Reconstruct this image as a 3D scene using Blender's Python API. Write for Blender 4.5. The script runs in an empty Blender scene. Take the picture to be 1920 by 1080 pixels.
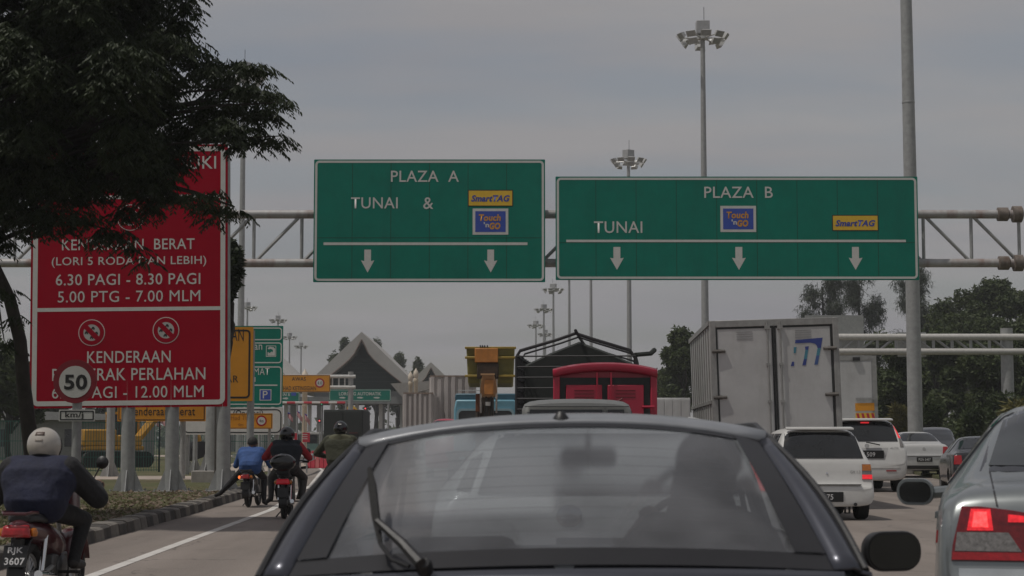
import bpy, bmesh, math, random
import numpy as np
from math import sin, cos, pi, radians as R, atan, atan2, sqrt
from mathutils import Vector as V, Matrix
from mathutils.bvhtree import BVHTree

random.seed(7)
S = bpy.context.scene
C = S.collection

# ------------------------------------------------------------------ camera, sky, sun, exposure
FPX = 3500.0; EYE = 1.25; PITCH = atan((830 - 540) / FPX)
cam_d = bpy.data.cameras.new('camera'); cam = bpy.data.objects.new('camera', cam_d); C.objects.link(cam)
cam.location = (0, 0, EYE); cam.rotation_euler = (pi / 2 + PITCH, 0, 0)
cam_d.sensor_width = 36.0; cam_d.lens = 36.0 * FPX / 1920.0
cam_d.clip_start = 0.1; cam_d.clip_end = 6000
cam_d.dof.use_dof = True; cam_d.dof.focus_distance = 48; cam_d.dof.aperture_fstop = 9
S.camera = cam

SUN_EL = R(66); SUN_AZ = R(-110)       # azimuth from +Y towards +X: high on the left, a little behind the camera
world = bpy.data.worlds.new('World'); S.world = world; world.use_nodes = True
def build_world():
    nt = world.node_tree; nt.nodes.clear(); N = nt.nodes.new; L = nt.links.new
    out = N('ShaderNodeOutputWorld'); bg = N('ShaderNodeBackground')
    sky = N('ShaderNodeTexSky'); sky.sky_type = 'NISHITA'; sky.sun_disc = False
    sky.sun_elevation = SUN_EL; sky.sun_rotation = SUN_AZ; sky.air_density = 1.2; sky.dust_density = 2.5; sky.ozone_density = 1.5
    tc = N('ShaderNodeTexCoord'); sep = N('ShaderNodeSeparateXYZ'); L(tc.outputs['Generated'], sep.inputs[0])
    zp = N('ShaderNodeMath'); zp.operation = 'MAXIMUM'; L(sep.outputs['Z'], zp.inputs[0]); zp.inputs[1].default_value = 0.0
    za = N('ShaderNodeMath'); za.operation = 'ADD'; L(zp.outputs[0], za.inputs[0]); za.inputs[1].default_value = 0.16
    dv = N('ShaderNodeVectorMath'); dv.operation = 'DIVIDE'; L(tc.outputs['Generated'], dv.inputs[0])
    cmb = N('ShaderNodeCombineXYZ')
    for i in range(3): L(za.outputs[0], cmb.inputs[i])
    L(cmb.outputs[0], dv.inputs[1])
    mp = N('ShaderNodeMapping'); mp.inputs['Scale'].default_value = (0.75, 1.6, 0.0); mp.inputs['Location'].default_value = (3.1, 1.35, 0); mp.inputs['Rotation'].default_value = (0, 0, R(14))
    L(dv.outputs[0], mp.inputs[0])
    nz = N('ShaderNodeTexNoise'); nz.inputs['Scale'].default_value = 1.5; nz.inputs['Detail'].default_value = 6; nz.inputs['Roughness'].default_value = 0.5
    L(mp.outputs[0], nz.inputs['Vector'])
    rp = N('ShaderNodeValToRGB'); rp.color_ramp.elements[0].position = 0.38; rp.color_ramp.elements[1].position = 0.58
    rp.color_ramp.elements[0].color = (0.60, 0.60, 0.60, 1); rp.color_ramp.elements[1].color = (0.97, 0.97, 0.97, 1)
    L(nz.outputs['Fac'], rp.inputs[0])
    mx = N('ShaderNodeMix'); mx.data_type = 'RGBA'
    L(rp.outputs[0], mx.inputs['Factor']); L(sky.outputs[0], mx.inputs['A'])
    nz2 = N('ShaderNodeTexNoise'); nz2.inputs['Scale'].default_value = 0.9; nz2.inputs['Detail'].default_value = 4
    L(mp.outputs[0], nz2.inputs['Vector'])
    rp2 = N('ShaderNodeValToRGB'); rp2.color_ramp.elements[0].position = 0.3; rp2.color_ramp.elements[1].position = 0.7
    rp2.color_ramp.elements[0].color = (3.75, 3.68, 3.95, 1); rp2.color_ramp.elements[1].color = (4.95, 4.78, 4.72, 1)
    L(nz2.outputs['Fac'], rp2.inputs[0]); L(rp2.outputs[0], mx.inputs['B'])
    L(mx.outputs['Result'], bg.inputs['Color']); bg.inputs['Strength'].default_value = 0.10
    L(bg.outputs[0], out.inputs['Surface'])
build_world()

sun_d = bpy.data.lights.new('sun', 'SUN'); sun = bpy.data.objects.new('sun', sun_d); C.objects.link(sun)
sun_d.energy = 3.0; sun_d.angle = R(0.6); sun_d.color = (1.0, 0.95, 0.88)
sd = V((sin(SUN_AZ) * cos(SUN_EL), cos(SUN_AZ) * cos(SUN_EL), sin(SUN_EL)))
sun.rotation_euler = sd.to_track_quat('Z', 'Y').to_euler(); sun.location = (0, 0, 60)

S.view_settings.view_transform = 'Standard'; S.view_settings.look = 'None'
S.view_settings.exposure = -0.55; S.view_settings.gamma = 1.0
S.view_settings.use_curve_mapping = False

# ------------------------------------------------------------------ helpers
CP, SP = cos(PITCH), sin(PITCH)
def at(px, py, Y):
    """world point at photograph pixel (px, py) and distance Y ahead of the camera"""
    xc = (px - 960) / FPX; yc = -(py - 540) / FPX
    d = V((xc, CP - SP * yc, SP + CP * yc))
    return V((0, 0, EYE)) + d * (Y / d.y)
def gz(px, Y): return at(px, 830, Y).x

MATS = {}
def mat(name, col, rough=0.55, metal=0.0, var=0.12, scale=6.0, bump=0.0, bscale=60.0, coat=0.0, spec=0.5, dirt=0.0, dirtcol=(0.12, 0.1, 0.08), emit=None, estr=1.0, detail=4):
    if name in MATS: return MATS[name]
    m = bpy.data.materials.new(name); m.use_nodes = True; nt = m.node_tree; b = nt.nodes['Principled BSDF']; N = nt.nodes.new; L = nt.links.new
    b.inputs['Roughness'].default_value = rough; b.inputs['Metallic'].default_value = metal
    b.inputs['Specular IOR Level'].default_value = spec
    if coat: b.inputs['Coat Weight'].default_value = coat; b.inputs['Coat Roughness'].default_value = 0.06
    tc = N('ShaderNodeTexCoord')
    nz = N('ShaderNodeTexNoise'); nz.inputs['Scale'].default_value = scale; nz.inputs['Detail'].default_value = detail; nz.inputs['Roughness'].default_value = 0.65
    L(tc.outputs['Object'], nz.inputs['Vector'])
    mx = N('ShaderNodeMix'); mx.data_type = 'RGBA'
    mx.inputs['A'].default_value = (*[c * (1 - var) for c in col], 1); mx.inputs['B'].default_value = (*[min(1, c * (1 + var)) for c in col], 1)
    rp = N('ShaderNodeMapRange'); rp.inputs[1].default_value = 0.3; rp.inputs[2].default_value = 0.7
    L(nz.outputs['Fac'], rp.inputs[0]); L(rp.outputs[0], mx.inputs['Factor'])
    last = mx.outputs['Result']
    if dirt:
        n2 = N('ShaderNodeTexNoise'); n2.inputs['Scale'].default_value = scale * 0.45; n2.inputs['Detail'].default_value = 8; n2.inputs['Roughness'].default_value = 0.72
        mp = N('ShaderNodeMapping'); mp.inputs['Scale'].default_value = (1, 1, 0.3); L(tc.outputs['Object'], mp.inputs[0]); L(mp.outputs[0], n2.inputs['Vector'])
        r2 = N('ShaderNodeMapRange'); r2.inputs[1].default_value = 0.48; r2.inputs[2].default_value = 0.75; r2.inputs[4].default_value = dirt
        L(n2.outputs['Fac'], r2.inputs[0])
        m2 = N('ShaderNodeMix'); m2.data_type = 'RGBA'; L(r2.outputs[0], m2.inputs['Factor']); L(last, m2.inputs['A']); m2.inputs['B'].default_value = (*dirtcol, 1)
        last = m2.outputs['Result']
        ad = N('ShaderNodeMath'); ad.operation = 'MULTIPLY_ADD'; L(r2.outputs[0], ad.inputs[0]); ad.inputs[1].default_value = 0.3; ad.inputs[2].default_value = rough
        L(ad.outputs[0], b.inputs['Roughness'])
    L(last, b.inputs['Base Color'])
    if bump:
        n3 = N('ShaderNodeTexNoise'); n3.inputs['Scale'].default_value = bscale; n3.inputs['Detail'].default_value = 5
        L(tc.outputs['Object'], n3.inputs['Vector'])
        bp = N('ShaderNodeBump'); bp.inputs['Strength'].default_value = bump; bp.inputs['Distance'].default_value = 0.02
        L(n3.outputs['Fac'], bp.inputs['Height']); L(bp.outputs[0], b.inputs['Normal'])
    if emit:
        b.inputs['Emission Color'].default_value = (*emit, 1)
        er = N('ShaderNodeMapRange'); er.inputs[1].default_value = 0.3; er.inputs[2].default_value = 0.7; er.inputs[3].default_value = estr * .45; er.inputs[4].default_value = estr * 1.3; L(nz.outputs['Fac'], er.inputs[0]); L(er.outputs[0], b.inputs['Emission Strength'])
    MATS[name] = m; return m

def glassmat(name, tint, diff=0.05, dcol=(0.5, 0.5, 0.48), refl=1.0, blur=0):
    if name in MATS: return MATS[name]
    m = bpy.data.materials.new(name); m.use_nodes = True; nt = m.node_tree; nt.nodes.clear(); N = nt.nodes.new; L = nt.links.new
    out = N('ShaderNodeOutputMaterial'); tr = N('ShaderNodeBsdfTransparent'); tr.inputs[0].default_value = (*tint, 1)
    df = N('ShaderNodeBsdfDiffuse'); df.inputs[0].default_value = (*dcol, 1)
    tc = N('ShaderNodeTexCoord'); nz = N('ShaderNodeTexNoise'); nz.inputs['Scale'].default_value = 3; nz.inputs['Detail'].default_value = 6
    L(tc.outputs['Object'], nz.inputs['Vector'])
    mr = N('ShaderNodeMapRange'); mr.inputs[1].default_value = 0.3; mr.inputs[2].default_value = 0.7; mr.inputs[3].default_value = diff * 0.6; mr.inputs[4].default_value = diff * 1.4
    L(nz.outputs['Fac'], mr.inputs[0])
    base = tr
    if blur:      # a dusty film that softens what is seen through the pane
        rf = N('ShaderNodeBsdfRefraction'); rf.inputs['IOR'].default_value = 1.04; rf.inputs['Roughness'].default_value = blur; rf.inputs['Color'].default_value = (*tint, 1)
        base = N('ShaderNodeMixShader'); base.inputs[0].default_value = 0.7; L(tr.outputs[0], base.inputs[1]); L(rf.outputs[0], base.inputs[2])
    m1 = N('ShaderNodeMixShader'); L(mr.outputs[0], m1.inputs[0]); L(base.outputs[0], m1.inputs[1]); L(df.outputs[0], m1.inputs[2])
    gl = N('ShaderNodeBsdfGlossy'); gl.inputs['Roughness'].default_value = 0.04
    lw = N('ShaderNodeLayerWeight'); lw.inputs['Blend'].default_value = 0.5; pw = N('ShaderNodeMath'); pw.operation = 'POWER'; pw.inputs[1].default_value = 5.0; L(lw.outputs['Facing'], pw.inputs[0])
    mu = N('ShaderNodeMath'); mu.operation = 'MULTIPLY_ADD'; mu.inputs[1].default_value = 0.94 * refl; mu.inputs[2].default_value = 0.05 * refl; L(pw.outputs[0], mu.inputs[0])
    m2 = N('ShaderNodeMixShader'); L(mu.outputs[0], m2.inputs[0]); L(m1.outputs[0], m2.inputs[1]); L(gl.outputs[0], m2.inputs[2])
    L(m2.outputs[0], out.inputs[0]); MATS[name] = m; return m

def leafmat(name, c0, c1, scale=1.2, trans=0.25):
    if name in MATS: return MATS[name]
    m = bpy.data.materials.new(name); m.use_nodes = True; nt = m.node_tree; nt.nodes.clear(); N = nt.nodes.new; L = nt.links.new
    out = N('ShaderNodeOutputMaterial'); tc = N('ShaderNodeTexCoord')
    nz = N('ShaderNodeTexNoise'); nz.inputs['Scale'].default_value = scale; nz.inputs['Detail'].default_value = 5; nz.inputs['Roughness'].default_value = 0.7
    L(tc.outputs['Object'], nz.inputs['Vector'])
    mr = N('ShaderNodeMapRange'); mr.inputs[1].default_value = 0.3; mr.inputs[2].default_value = 0.7; L(nz.outputs['Fac'], mr.inputs[0])
    mx = N('ShaderNodeMix'); mx.data_type = 'RGBA'; mx.inputs['A'].default_value = (*c0, 1); mx.inputs['B'].default_value = (*c1, 1); L(mr.outputs[0], mx.inputs['Factor'])
    df = N('ShaderNodeBsdfPrincipled'); df.inputs['Roughness'].default_value = 0.6; df.inputs['Specular IOR Level'].default_value = 0.3; L(mx.outputs['Result'], df.inputs['Base Color'])
    tl = N('ShaderNodeBsdfTranslucent'); L(mx.outputs['Result'], tl.inputs[0])
    ms = N('ShaderNodeMixShader'); ms.inputs[0].default_value = trans; L(df.outputs[0], ms.inputs[1]); L(tl.outputs[0], ms.inputs[2])
    L(ms.outputs[0], out.inputs[0]); MATS[name] = m; return m

def tag(o, label=None, cat=None, group=None, kind=None):
    if label: o['label'] = label
    if cat: o['category'] = cat
    if group: o['group'] = group
    if kind: o['kind'] = kind
    return o
def thing(name, label, cat, loc=(0, 0, 0), rz=0.0, group=None):
    o = bpy.data.objects.new(name, None); C.objects.link(o); o.location = loc; o.rotation_euler = (0, 0, rz); o.empty_display_size = 0.2
    return tag(o, label, cat, group)
def copy_tree(o, parent=None, label=None):
    c = o.copy(); C.objects.link(c)
    if parent: c.parent = parent
    if label: c['label'] = label
    for ch in list(o.children): copy_tree(ch, c)
    return c
def link_mesh(name, me, mats, parent=None):
    o = bpy.data.objects.new(name, me); C.objects.link(o)
    for m in (mats if isinstance(mats, (list, tuple)) else [mats]): me.materials.append(m)
    if parent: o.parent = parent
    return o

class MB:
    def __init__(s): s.v = []; s.f = []; s.mi = []; s.cur = 0
    def add(s, vs, fs, M=None):
        o = len(s.v)
        s.v += [tuple(M @ V(v)) if M else tuple(v) for v in vs]
        for f in fs: s.f.append([i + o for i in f]); s.mi.append(s.cur)
        return s
    def box(s, x0, x1, y0, y1, z0, z1, M=None):
        return s.add([(x0, y0, z0), (x1, y0, z0), (x1, y1, z0), (x0, y1, z0), (x0, y0, z1), (x1, y0, z1), (x1, y1, z1), (x0, y1, z1)],
                     [(0, 3, 2, 1), (4, 5, 6, 7), (0, 1, 5, 4), (1, 2, 6, 5), (2, 3, 7, 6), (3, 0, 4, 7)], M)
    def cbox(s, c, sz, M=None):
        return s.box(c[0] - sz[0] / 2, c[0] + sz[0] / 2, c[1] - sz[1] / 2, c[1] + sz[1] / 2, c[2] - sz[2] / 2, c[2] + sz[2] / 2, M)
    def tube(s, pts, r, n=8, caps=True):
        pts = [V(p) for p in pts]; k = len(pts); rs = r if isinstance(r, (list, tuple)) else [r] * k
        t0 = (pts[1] - pts[0]).normalized(); a = V((0, 0, 1)) if abs(t0.z) < 0.9 else V((1, 0, 0)); u = t0.cross(a).normalized()
        vs = []; fs = []
        for i, p in enumerate(pts):
            t = (pts[min(i + 1, k - 1)] - pts[max(i - 1, 0)]).normalized()
            u = (u - t * u.dot(t)).normalized(); w = t.cross(u)
            for j in range(n):
                an = 2 * pi * j / n; vs.append(p + (u * cos(an) + w * sin(an)) * rs[i])
        for i in range(k - 1):
            for j in range(n): fs.append((i * n + j, i * n + (j + 1) % n, (i + 1) * n + (j + 1) % n, (i + 1) * n + j))
        if caps: fs.append(tuple(range(n - 1, -1, -1))); fs.append(tuple((k - 1) * n + j for j in range(n)))
        return s.add(vs, fs)
    def lathe(s, prof, n=16, M=None, closed=False):
        vs = []; fs = []; k = len(prof)
        for r, z in prof:
            for j in range(n): vs.append((r * cos(2 * pi * j / n), r * sin(2 * pi * j / n), z))
        for i in range(k if closed else k - 1):
            i2 = (i + 1) % k
            for j in range(n): fs.append((i * n + j, i * n + (j + 1) % n, i2 * n + (j + 1) % n, i2 * n + j))
        if not closed:
            fs.append(tuple(range(n - 1, -1, -1))); fs.append(tuple((k - 1) * n + j for j in range(n)))
        return s.add(vs, fs, M)
    def prism(s, poly, y0, y1, M=None):
        n = len(poly); vs = [(a, y0, b) for a, b in poly] + [(a, y1, b) for a, b in poly]
        fs = [tuple(range(n)), tuple(range(2 * n - 1, n - 1, -1))] + [(i, n + i, n + (i + 1) % n, (i + 1) % n) for i in range(n)]
        return s.add(vs, fs, M)
    def ring(s, po, pi_, y0, y1, M=None):
        n = len(po); vs = [(a, y0, b) for a, b in po] + [(a, y0, b) for a, b in pi_] + [(a, y1, b) for a, b in po] + [(a, y1, b) for a, b in pi_]
        fs = []
        for i in range(n):
            j = (i + 1) % n
            fs += [(i, j, n + j, n + i), (2 * n + i, 3 * n + i, 3 * n + j, 2 * n + j), (i, 2 * n + i, 2 * n + j, j), (n + i, n + j, 3 * n + j, 3 * n + i)]
        return s.add(vs, fs, M)
    def loft(s, secs, cap=True):
        n = len(secs[0]); vs = [p for sec in secs for p in sec]; fs = []
        for i in range(len(secs) - 1):
            for j in range(n): fs.append((i * n + j, i * n + (j + 1) % n, (i + 1) * n + (j + 1) % n, (i + 1) * n + j))
        if cap: fs.append(tuple(range(n - 1, -1, -1))); fs.append(tuple((len(secs) - 1) * n + j for j in range(n)))
        return s.add(vs, fs)
    def grid(s, rows):
        n = len(rows[0]); vs = [p for r in rows for p in r]; fs = []
        for i in range(len(rows) - 1):
            for j in range(n - 1): fs.append((i * n + j, i * n + j + 1, (i + 1) * n + j + 1, (i + 1) * n + j))
        return s.add(vs, fs)
    def mesh(s, name):
        me = bpy.data.meshes.new(name); me.from_pydata(s.v, [], s.f)
        if any(s.mi): me.polygons.foreach_set('material_index', s.mi)
        bm = bmesh.new(); bm.from_mesh(me); bmesh.ops.recalc_face_normals(bm, faces=bm.faces); bm.to_mesh(me); bm.free()
        me.update(); return me
    def build(s, name, mats, parent=None, smooth=38, bevel=0.0, solid=0.0, kind=None, label=None):
        me = s.mesh(name)
        if smooth: me.shade_smooth(); me.set_sharp_from_angle(angle=R(smooth))
        o = link_mesh(name, me, mats, parent)
        if solid:
            md = o.modifiers.new('solid', 'SOLIDIFY'); md.thickness = solid; md.offset = 0
        if bevel:
            md = o.modifiers.new('bevel', 'BEVEL'); md.width = bevel; md.segments = 2; md.limit_method = 'ANGLE'; md.angle_limit = R(40)
        if kind: o['kind'] = kind
        if label: o['label'] = label
        return o

def rrect(x0, x1, z0, z1, r, n=5):
    pts = []
    for cx, cz, a0 in ((x1 - r, z1 - r, 0), (x0 + r, z1 - r, 90), (x0 + r, z0 + r, 180), (x1 - r, z0 + r, 270)):
        for i in range(n + 1):
            a = R(a0 + 90 * i / n); pts.append((cx + r * cos(a), cz + r * sin(a)))
    return pts
def circ(cx, cz, r, n=28): return [(cx + r * cos(2 * pi * i / n), cz + r * sin(2 * pi * i / n)) for i in range(n)]

def evaluated_mesh(o):
    dg = bpy.context.evaluated_depsgraph_get(); dg.update()
    return bpy.data.meshes.new_from_object(o.evaluated_get(dg))
TXT = {}
def text(s, x0, x1, z0, z1, y, m, parent, bold=0.005, name='lettering', shear=0.0, spacing=1.05, depth=0.002, M=None):
    """flat lettering fitted to the box x0..x1, z0..z1 at depth y, facing -y"""
    key = (s, bold, shear, spacing)
    if key not in TXT:
        cu = bpy.data.curves.new('txt', 'FONT'); cu.body = s; cu.size = 1; cu.offset = bold; cu.shear = shear; cu.space_character = spacing; cu.resolution_u = 3; cu.fill_mode = 'FRONT'
        o = bpy.data.objects.new('txt', cu); C.objects.link(o); me = evaluated_mesh(o); bpy.data.objects.remove(o); TXT[key] = me
    me = TXT[key].copy(); me.materials.clear()
    co = np.empty(len(me.vertices) * 3); me.vertices.foreach_get('co', co); co = co.reshape(-1, 3)
    a, b = co.min(0), co.max(0)
    x = x0 + (co[:, 0] - a[0]) / max(1e-6, b[0] - a[0]) * (x1 - x0); z = z0 + (co[:, 1] - a[1]) / max(1e-6, b[1] - a[1]) * (z1 - z0)
    out = np.stack([x, np.full_like(x, y), z], 1)
    if M is not None:
        out = np.array([tuple(M @ V(p)) for p in out])
    me.vertices.foreach_set('co', out.ravel()); me.update()
    words = s.split()
    if len(words) > 1:      # one part per word: cut at the widest gaps between letters
        par = list(range(len(co)))
        def root(i):
            while par[i] != i: par[i] = par[par[i]]; i = par[i]
            return i
        for p in me.polygons:
            v = list(p.vertices)
            for i in v[1:]: par[root(i)] = root(v[0])
        rt = np.array([root(i) for i in range(len(co))]); isl = sorted((co[rt == r][:, 0].min(), co[rt == r][:, 0].max()) for r in set(rt))
        gaps = []; hi = isl[0][1]
        for a_, b_ in isl[1:]:
            if a_ > hi: gaps.append((a_ - hi, (a_ + hi) / 2))
            hi = max(hi, b_)
        cuts = sorted(g for _, g in sorted(gaps)[::-1][:len(words) - 1]); wi = np.searchsorted(cuts, co[:, 0]); objs = []
        for k in range(len(words)):
            ids = np.where(wi == k)[0]; mp = {int(v): n for n, v in enumerate(ids)}
            fs = [[mp[v] for v in p.vertices] for p in me.polygons if all(v in mp for v in p.vertices)]
            w = bpy.data.meshes.new(name); w.from_pydata([tuple(out[i]) for i in ids], [], fs); w.update(); objs.append(link_mesh(name, w, m, parent))
        bpy.data.meshes.remove(me); return objs[0]
    return link_mesh(name, me, m, parent)

# ------------------------------------------------------------------ materials
white_refl = mat('white_sign_film', (0.55, 0.55, 0.52), 0.5, var=0.06)
sign_green = mat('green_sign_film', (0.002, 0.17, 0.12), 0.55, spec=.2, var=0.10, scale=1.6, dirt=0.5, dirtcol=(0.012, 0.105, 0.085))
sign_red = mat('red_sign_film', (0.30, 0.002, 0.016), 0.6, spec=.06, var=0.08, scale=0.8)
sign_orange = mat('orange_sign_film', (0.62, 0.26, 0.012), 0.5, var=0.08, scale=1.5)
sign_yellow = mat('yellow_sign_film', (0.68, 0.43, 0.03), 0.5, var=0.06)
sign_blue = mat('blue_sign_film', (0.03, 0.07, 0.36), 0.5, var=0.06)
black_film = mat('black_sign_film', (0.012, 0.012, 0.012), 0.5)
alu_back = mat('aluminium_edge', (0.35, 0.36, 0.36), 0.5, 0.6)
galv = mat('galvanised_steel', (0.33, 0.335, 0.33), 0.5, 0.35, var=0.14, scale=5, dirt=0.25, dirtcol=(0.2, 0.19, 0.17))
galv_rust = mat('galvanised_rusty_steel', (0.36, 0.355, 0.35), 0.55, 0.2, var=0.14, scale=3, dirt=0.9, dirtcol=(0.16, 0.06, 0.03))
dark_steel = mat('dark_steel', (0.03, 0.03, 0.032), 0.55, 0.3)
lamp_steel = mat('lamp_housing', (0.45, 0.45, 0.44), 0.4, 0.15)
lamp_glass = mat('lamp_glass', (0.3, 0.3, 0.3), 0.1, 0.0, spec=0.8)
rubber = mat('rubber', (0.018, 0.018, 0.018), 0.85, bump=0.2)
rim_mat = mat('rim_alloy', (0.4, 0.4, 0.4), 0.4, 0.7)
chrome = mat('chrome', (0.7, 0.7, 0.7), 0.12, 1.0, var=0.02)
black_plastic = mat('black_plastic', (0.014, 0.014, 0.015), 0.45, bump=0.05)
black_gloss = mat('black_gloss', (0.008, 0.008, 0.009), 0.12, coat=0.6)
plate_black = mat('plate_black', (0.01, 0.01, 0.01), 0.4)
plate_white = mat('plate_lettering', (0.6, 0.6, 0.6), 0.5)
dark_glass = mat('tinted_glass', (0.018, 0.02, 0.022), 0.06, 0.0, var=0.3, scale=2, spec=0.6)
grey_glass = mat('dusty_glass', (0.045, 0.05, 0.052), 0.12, 0.0, var=0.3, scale=1.5, spec=0.6)
white_paint = mat('white_car_paint', (0.62, 0.62, 0.60), 0.35, var=0.04, coat=0.5, dirt=0.12, dirtcol=(0.3, 0.28, 0.25))
silver_paint = mat('silver_car_paint', (0.25, 0.27, 0.27), 0.32, 0.7, var=0.03, scale=30, coat=0.5)
grey_white_paint = mat('pearl_car_paint', (0.5, 0.5, 0.49), 0.35, 0.2, var=0.03, coat=0.4)
navy_paint = mat('dark_blue_car_paint', (0.060, 0.063, 0.078), 0.32, 0.6, var=0.05, scale=30, coat=0.6)
black_paint = mat('black_car_paint', (0.014, 0.014, 0.016), 0.25, 0.2, coat=0.6)
van_grey = mat('grey_van_paint', (0.16, 0.165, 0.16), 0.45, 0.1, coat=0.2, dirt=0.2)
tail_red = mat('tail_lamp_red', (0.35, 0.008, 0.012), 0.15, coat=0.5, var=0.25, scale=40)
tail_lit = mat('tail_lamp_lit', (0.6, 0.02, 0.03), 0.2, var=0.2, scale=60, emit=(1.0, 0.03, 0.04), estr=.8)
tail_glow = mat('tail_lamp_bright', (0.6, 0.05, 0.05), 0.2, var=0.2, scale=60, emit=(1.0, 0.09, 0.09), estr=1.9)
tail_amber = mat('tail_lamp_amber', (0.5, 0.16, 0.02), 0.2, coat=0.5, var=0.2, scale=40)
tail_clear = mat('tail_lamp_clear', (0.22, 0.21, 0.2), 0.12, 0.3, coat=0.5, var=0.4, scale=60)
amber_lit = mat('amber_lamp_lit', (0.6, 0.15, 0.03), 0.3, emit=(1.0, 0.22, 0.05), estr=1.6)
truck_white = mat('white_truck_panel', (0.47, 0.47, 0.465), 0.42, 0.1, var=0.08, scale=1.5, bump=0.45, bscale=2.2, dirt=0.65, dirtcol=(0.27, 0.26, 0.24))
truck_trim = mat('truck_steel_trim', (0.30, 0.30, 0.29), 0.5, 0.3, var=0.15, dirt=0.3)
seal_black = mat('door_seal', (0.02, 0.022, 0.022), 0.7)
sheen_roof = mat('dark_roof_paint_with_sheen', (0.24, 0.25, 0.265), 0.42, 0.35, var=0.12, scale=6, coat=0.3)  # dark roof paint lightened in colour to stand in for its sky reflection
lorry_red = mat('red_lorry_paint', (0.36, 0.008, 0.036), 0.4, var=0.1, scale=2, coat=0.3, dirt=0.15, dirtcol=(0.2, 0.02, 0.03))
corr_white = mat('corrugated_white', (0.42, 0.39, 0.37), 0.6, 0.05, var=0.12, scale=1.2, dirt=0.5, dirtcol=(0.28, 0.25, 0.22))
cab_blue = mat('blue_cab_paint', (0.16, 0.36, 0.46), 0.4, var=0.08, coat=0.3)
cab_blue_dark = mat('blue_cab_visor', (0.05, 0.13, 0.18), 0.5)
crane_orange = mat('orange_crane_paint', (0.55, 0.22, 0.05), 0.5, var=0.2, scale=3, dirt=0.35, dirtcol=(0.12, 0.05, 0.02))
crane_tan = mat('tan_boom_paint', (0.56, 0.33, 0.17), 0.5, var=0.1, dirt=0.2)
bucket_olive = mat('olive_bucket_paint', (0.21, 0.19, 0.05), 0.55, var=0.2, scale=3, dirt=0.3)
bucket_yellow = mat('yellow_bucket_rim', (0.38, 0.27, 0.05), 0.55, var=0.15, dirt=0.3)
tarp = mat('dark_tarpaulin', (0.022, 0.026, 0.024), 0.85, bump=0.3, bscale=5)
concrete = mat('concrete', (0.30, 0.285, 0.26), 0.85, var=0.15, scale=4, bump=0.2, dirt=0.4, dirtcol=(0.15, 0.13, 0.11))
cream = mat('cream_plaster', (0.50, 0.42, 0.31), 0.7, var=0.08, dirt=0.2)
roof_pale = mat('pale_roof_sheet', (0.40, 0.385, 0.36), 0.6, var=0.08, scale=0.4)
dark_green_wall = mat('dark_green_gable', (0.018, 0.035, 0.03), 0.6, var=0.2, scale=0.5)
bark = mat('bark', (0.032, 0.027, 0.022), 0.9, var=0.35, scale=6, bump=0.6, bscale=14)
pale_bark = mat('pale_bark', (0.16, 0.14, 0.11), 0.9, var=0.35, scale=4)
leaf_dark = leafmat('dark_feathery_leaves', (0.017, 0.026, 0.012), (0.040, 0.055, 0.021))
leaf_mid = leafmat('roadside_leaves', (0.026, 0.045, 0.014), (0.075, 0.095, 0.03), scale=0.5)
leaf_grey = leafmat('needle_leaves', (0.04, 0.055, 0.04), (0.085, 0.1, 0.07), scale=0.5)
leaf_yellow = leafmat('yellowing_leaves', (0.10, 0.10, 0.03), (0.18, 0.16, 0.05), scale=0.8)
fence_green = mat('green_fence_wire', (0.02, 0.11, 0.085), 0.6)
machine_yellow = mat('yellow_machine_paint', (0.5, 0.25, 0.02), 0.5, dirt=0.3)
barrier_red = mat('red_barrier_plastic', (0.42, 0.02, 0.04), 0.5)
fog_white = mat('faded_white_plastic', (0.5, 0.48, 0.46), 0.6)
# ------------------------------------------------------------------ the setting
def ground_mat():
    m = bpy.data.materials.new('grass_ground'); m.use_nodes = True; nt = m.node_tree; b = nt.nodes['Principled BSDF']; N = nt.nodes.new; L = nt.links.new
    tc = N('ShaderNodeTexCoord'); n1 = N('ShaderNodeTexNoise'); n1.inputs['Scale'].default_value = 0.35; n1.inputs['Detail'].default_value = 8; n1.inputs['Roughness'].default_value = 0.7
    n2 = N('ShaderNodeTexNoise'); n2.inputs['Scale'].default_value = 9; n2.inputs['Detail'].default_value = 6
    L(tc.outputs['Object'], n1.inputs['Vector']); L(tc.outputs['Object'], n2.inputs['Vector'])
    r1 = N('ShaderNodeValToRGB'); e = r1.color_ramp.elements; e[0].position = 0.42; e[0].color = (0.07, 0.078, 0.02, 1); e[1].position = 0.70; e[1].color = (0.15, 0.115, 0.065, 1)
    x = e.new(0.58); x.color = (0.10, 0.09, 0.035, 1)
    L(n1.outputs['Fac'], r1.inputs[0])
    mx = N('ShaderNodeMix'); mx.data_type = 'RGBA'; mx.blend_type = 'MULTIPLY'; mx.inputs['Factor'].default_value = 0.8
    r2 = N('ShaderNodeMapRange'); r2.inputs[1].default_value = 0.3; r2.inputs[2].default_value = 0.75; r2.inputs[3].default_value = 0.45; r2.inputs[4].default_value = 1.3; L(n2.outputs['Fac'], r2.inputs[0])
    cb = N('ShaderNodeCombineColor'); [L(r2.outputs[0], cb.inputs[i]) for i in range(3)]
    L(r1.outputs[0], mx.inputs['A']); L(cb.outputs[0], mx.inputs['B']); L(mx.outputs['Result'], b.inputs['Base Color']); b.inputs['Roughness'].default_value = 0.95
    bp = N('ShaderNodeBump'); bp.inputs['Strength'].default_value = 0.6; bp.inputs['Distance'].default_value = 0.05; L(n2.outputs['Fac'], bp.inputs['Height']); L(bp.outputs[0], b.inputs['Normal'])
    return m
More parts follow.
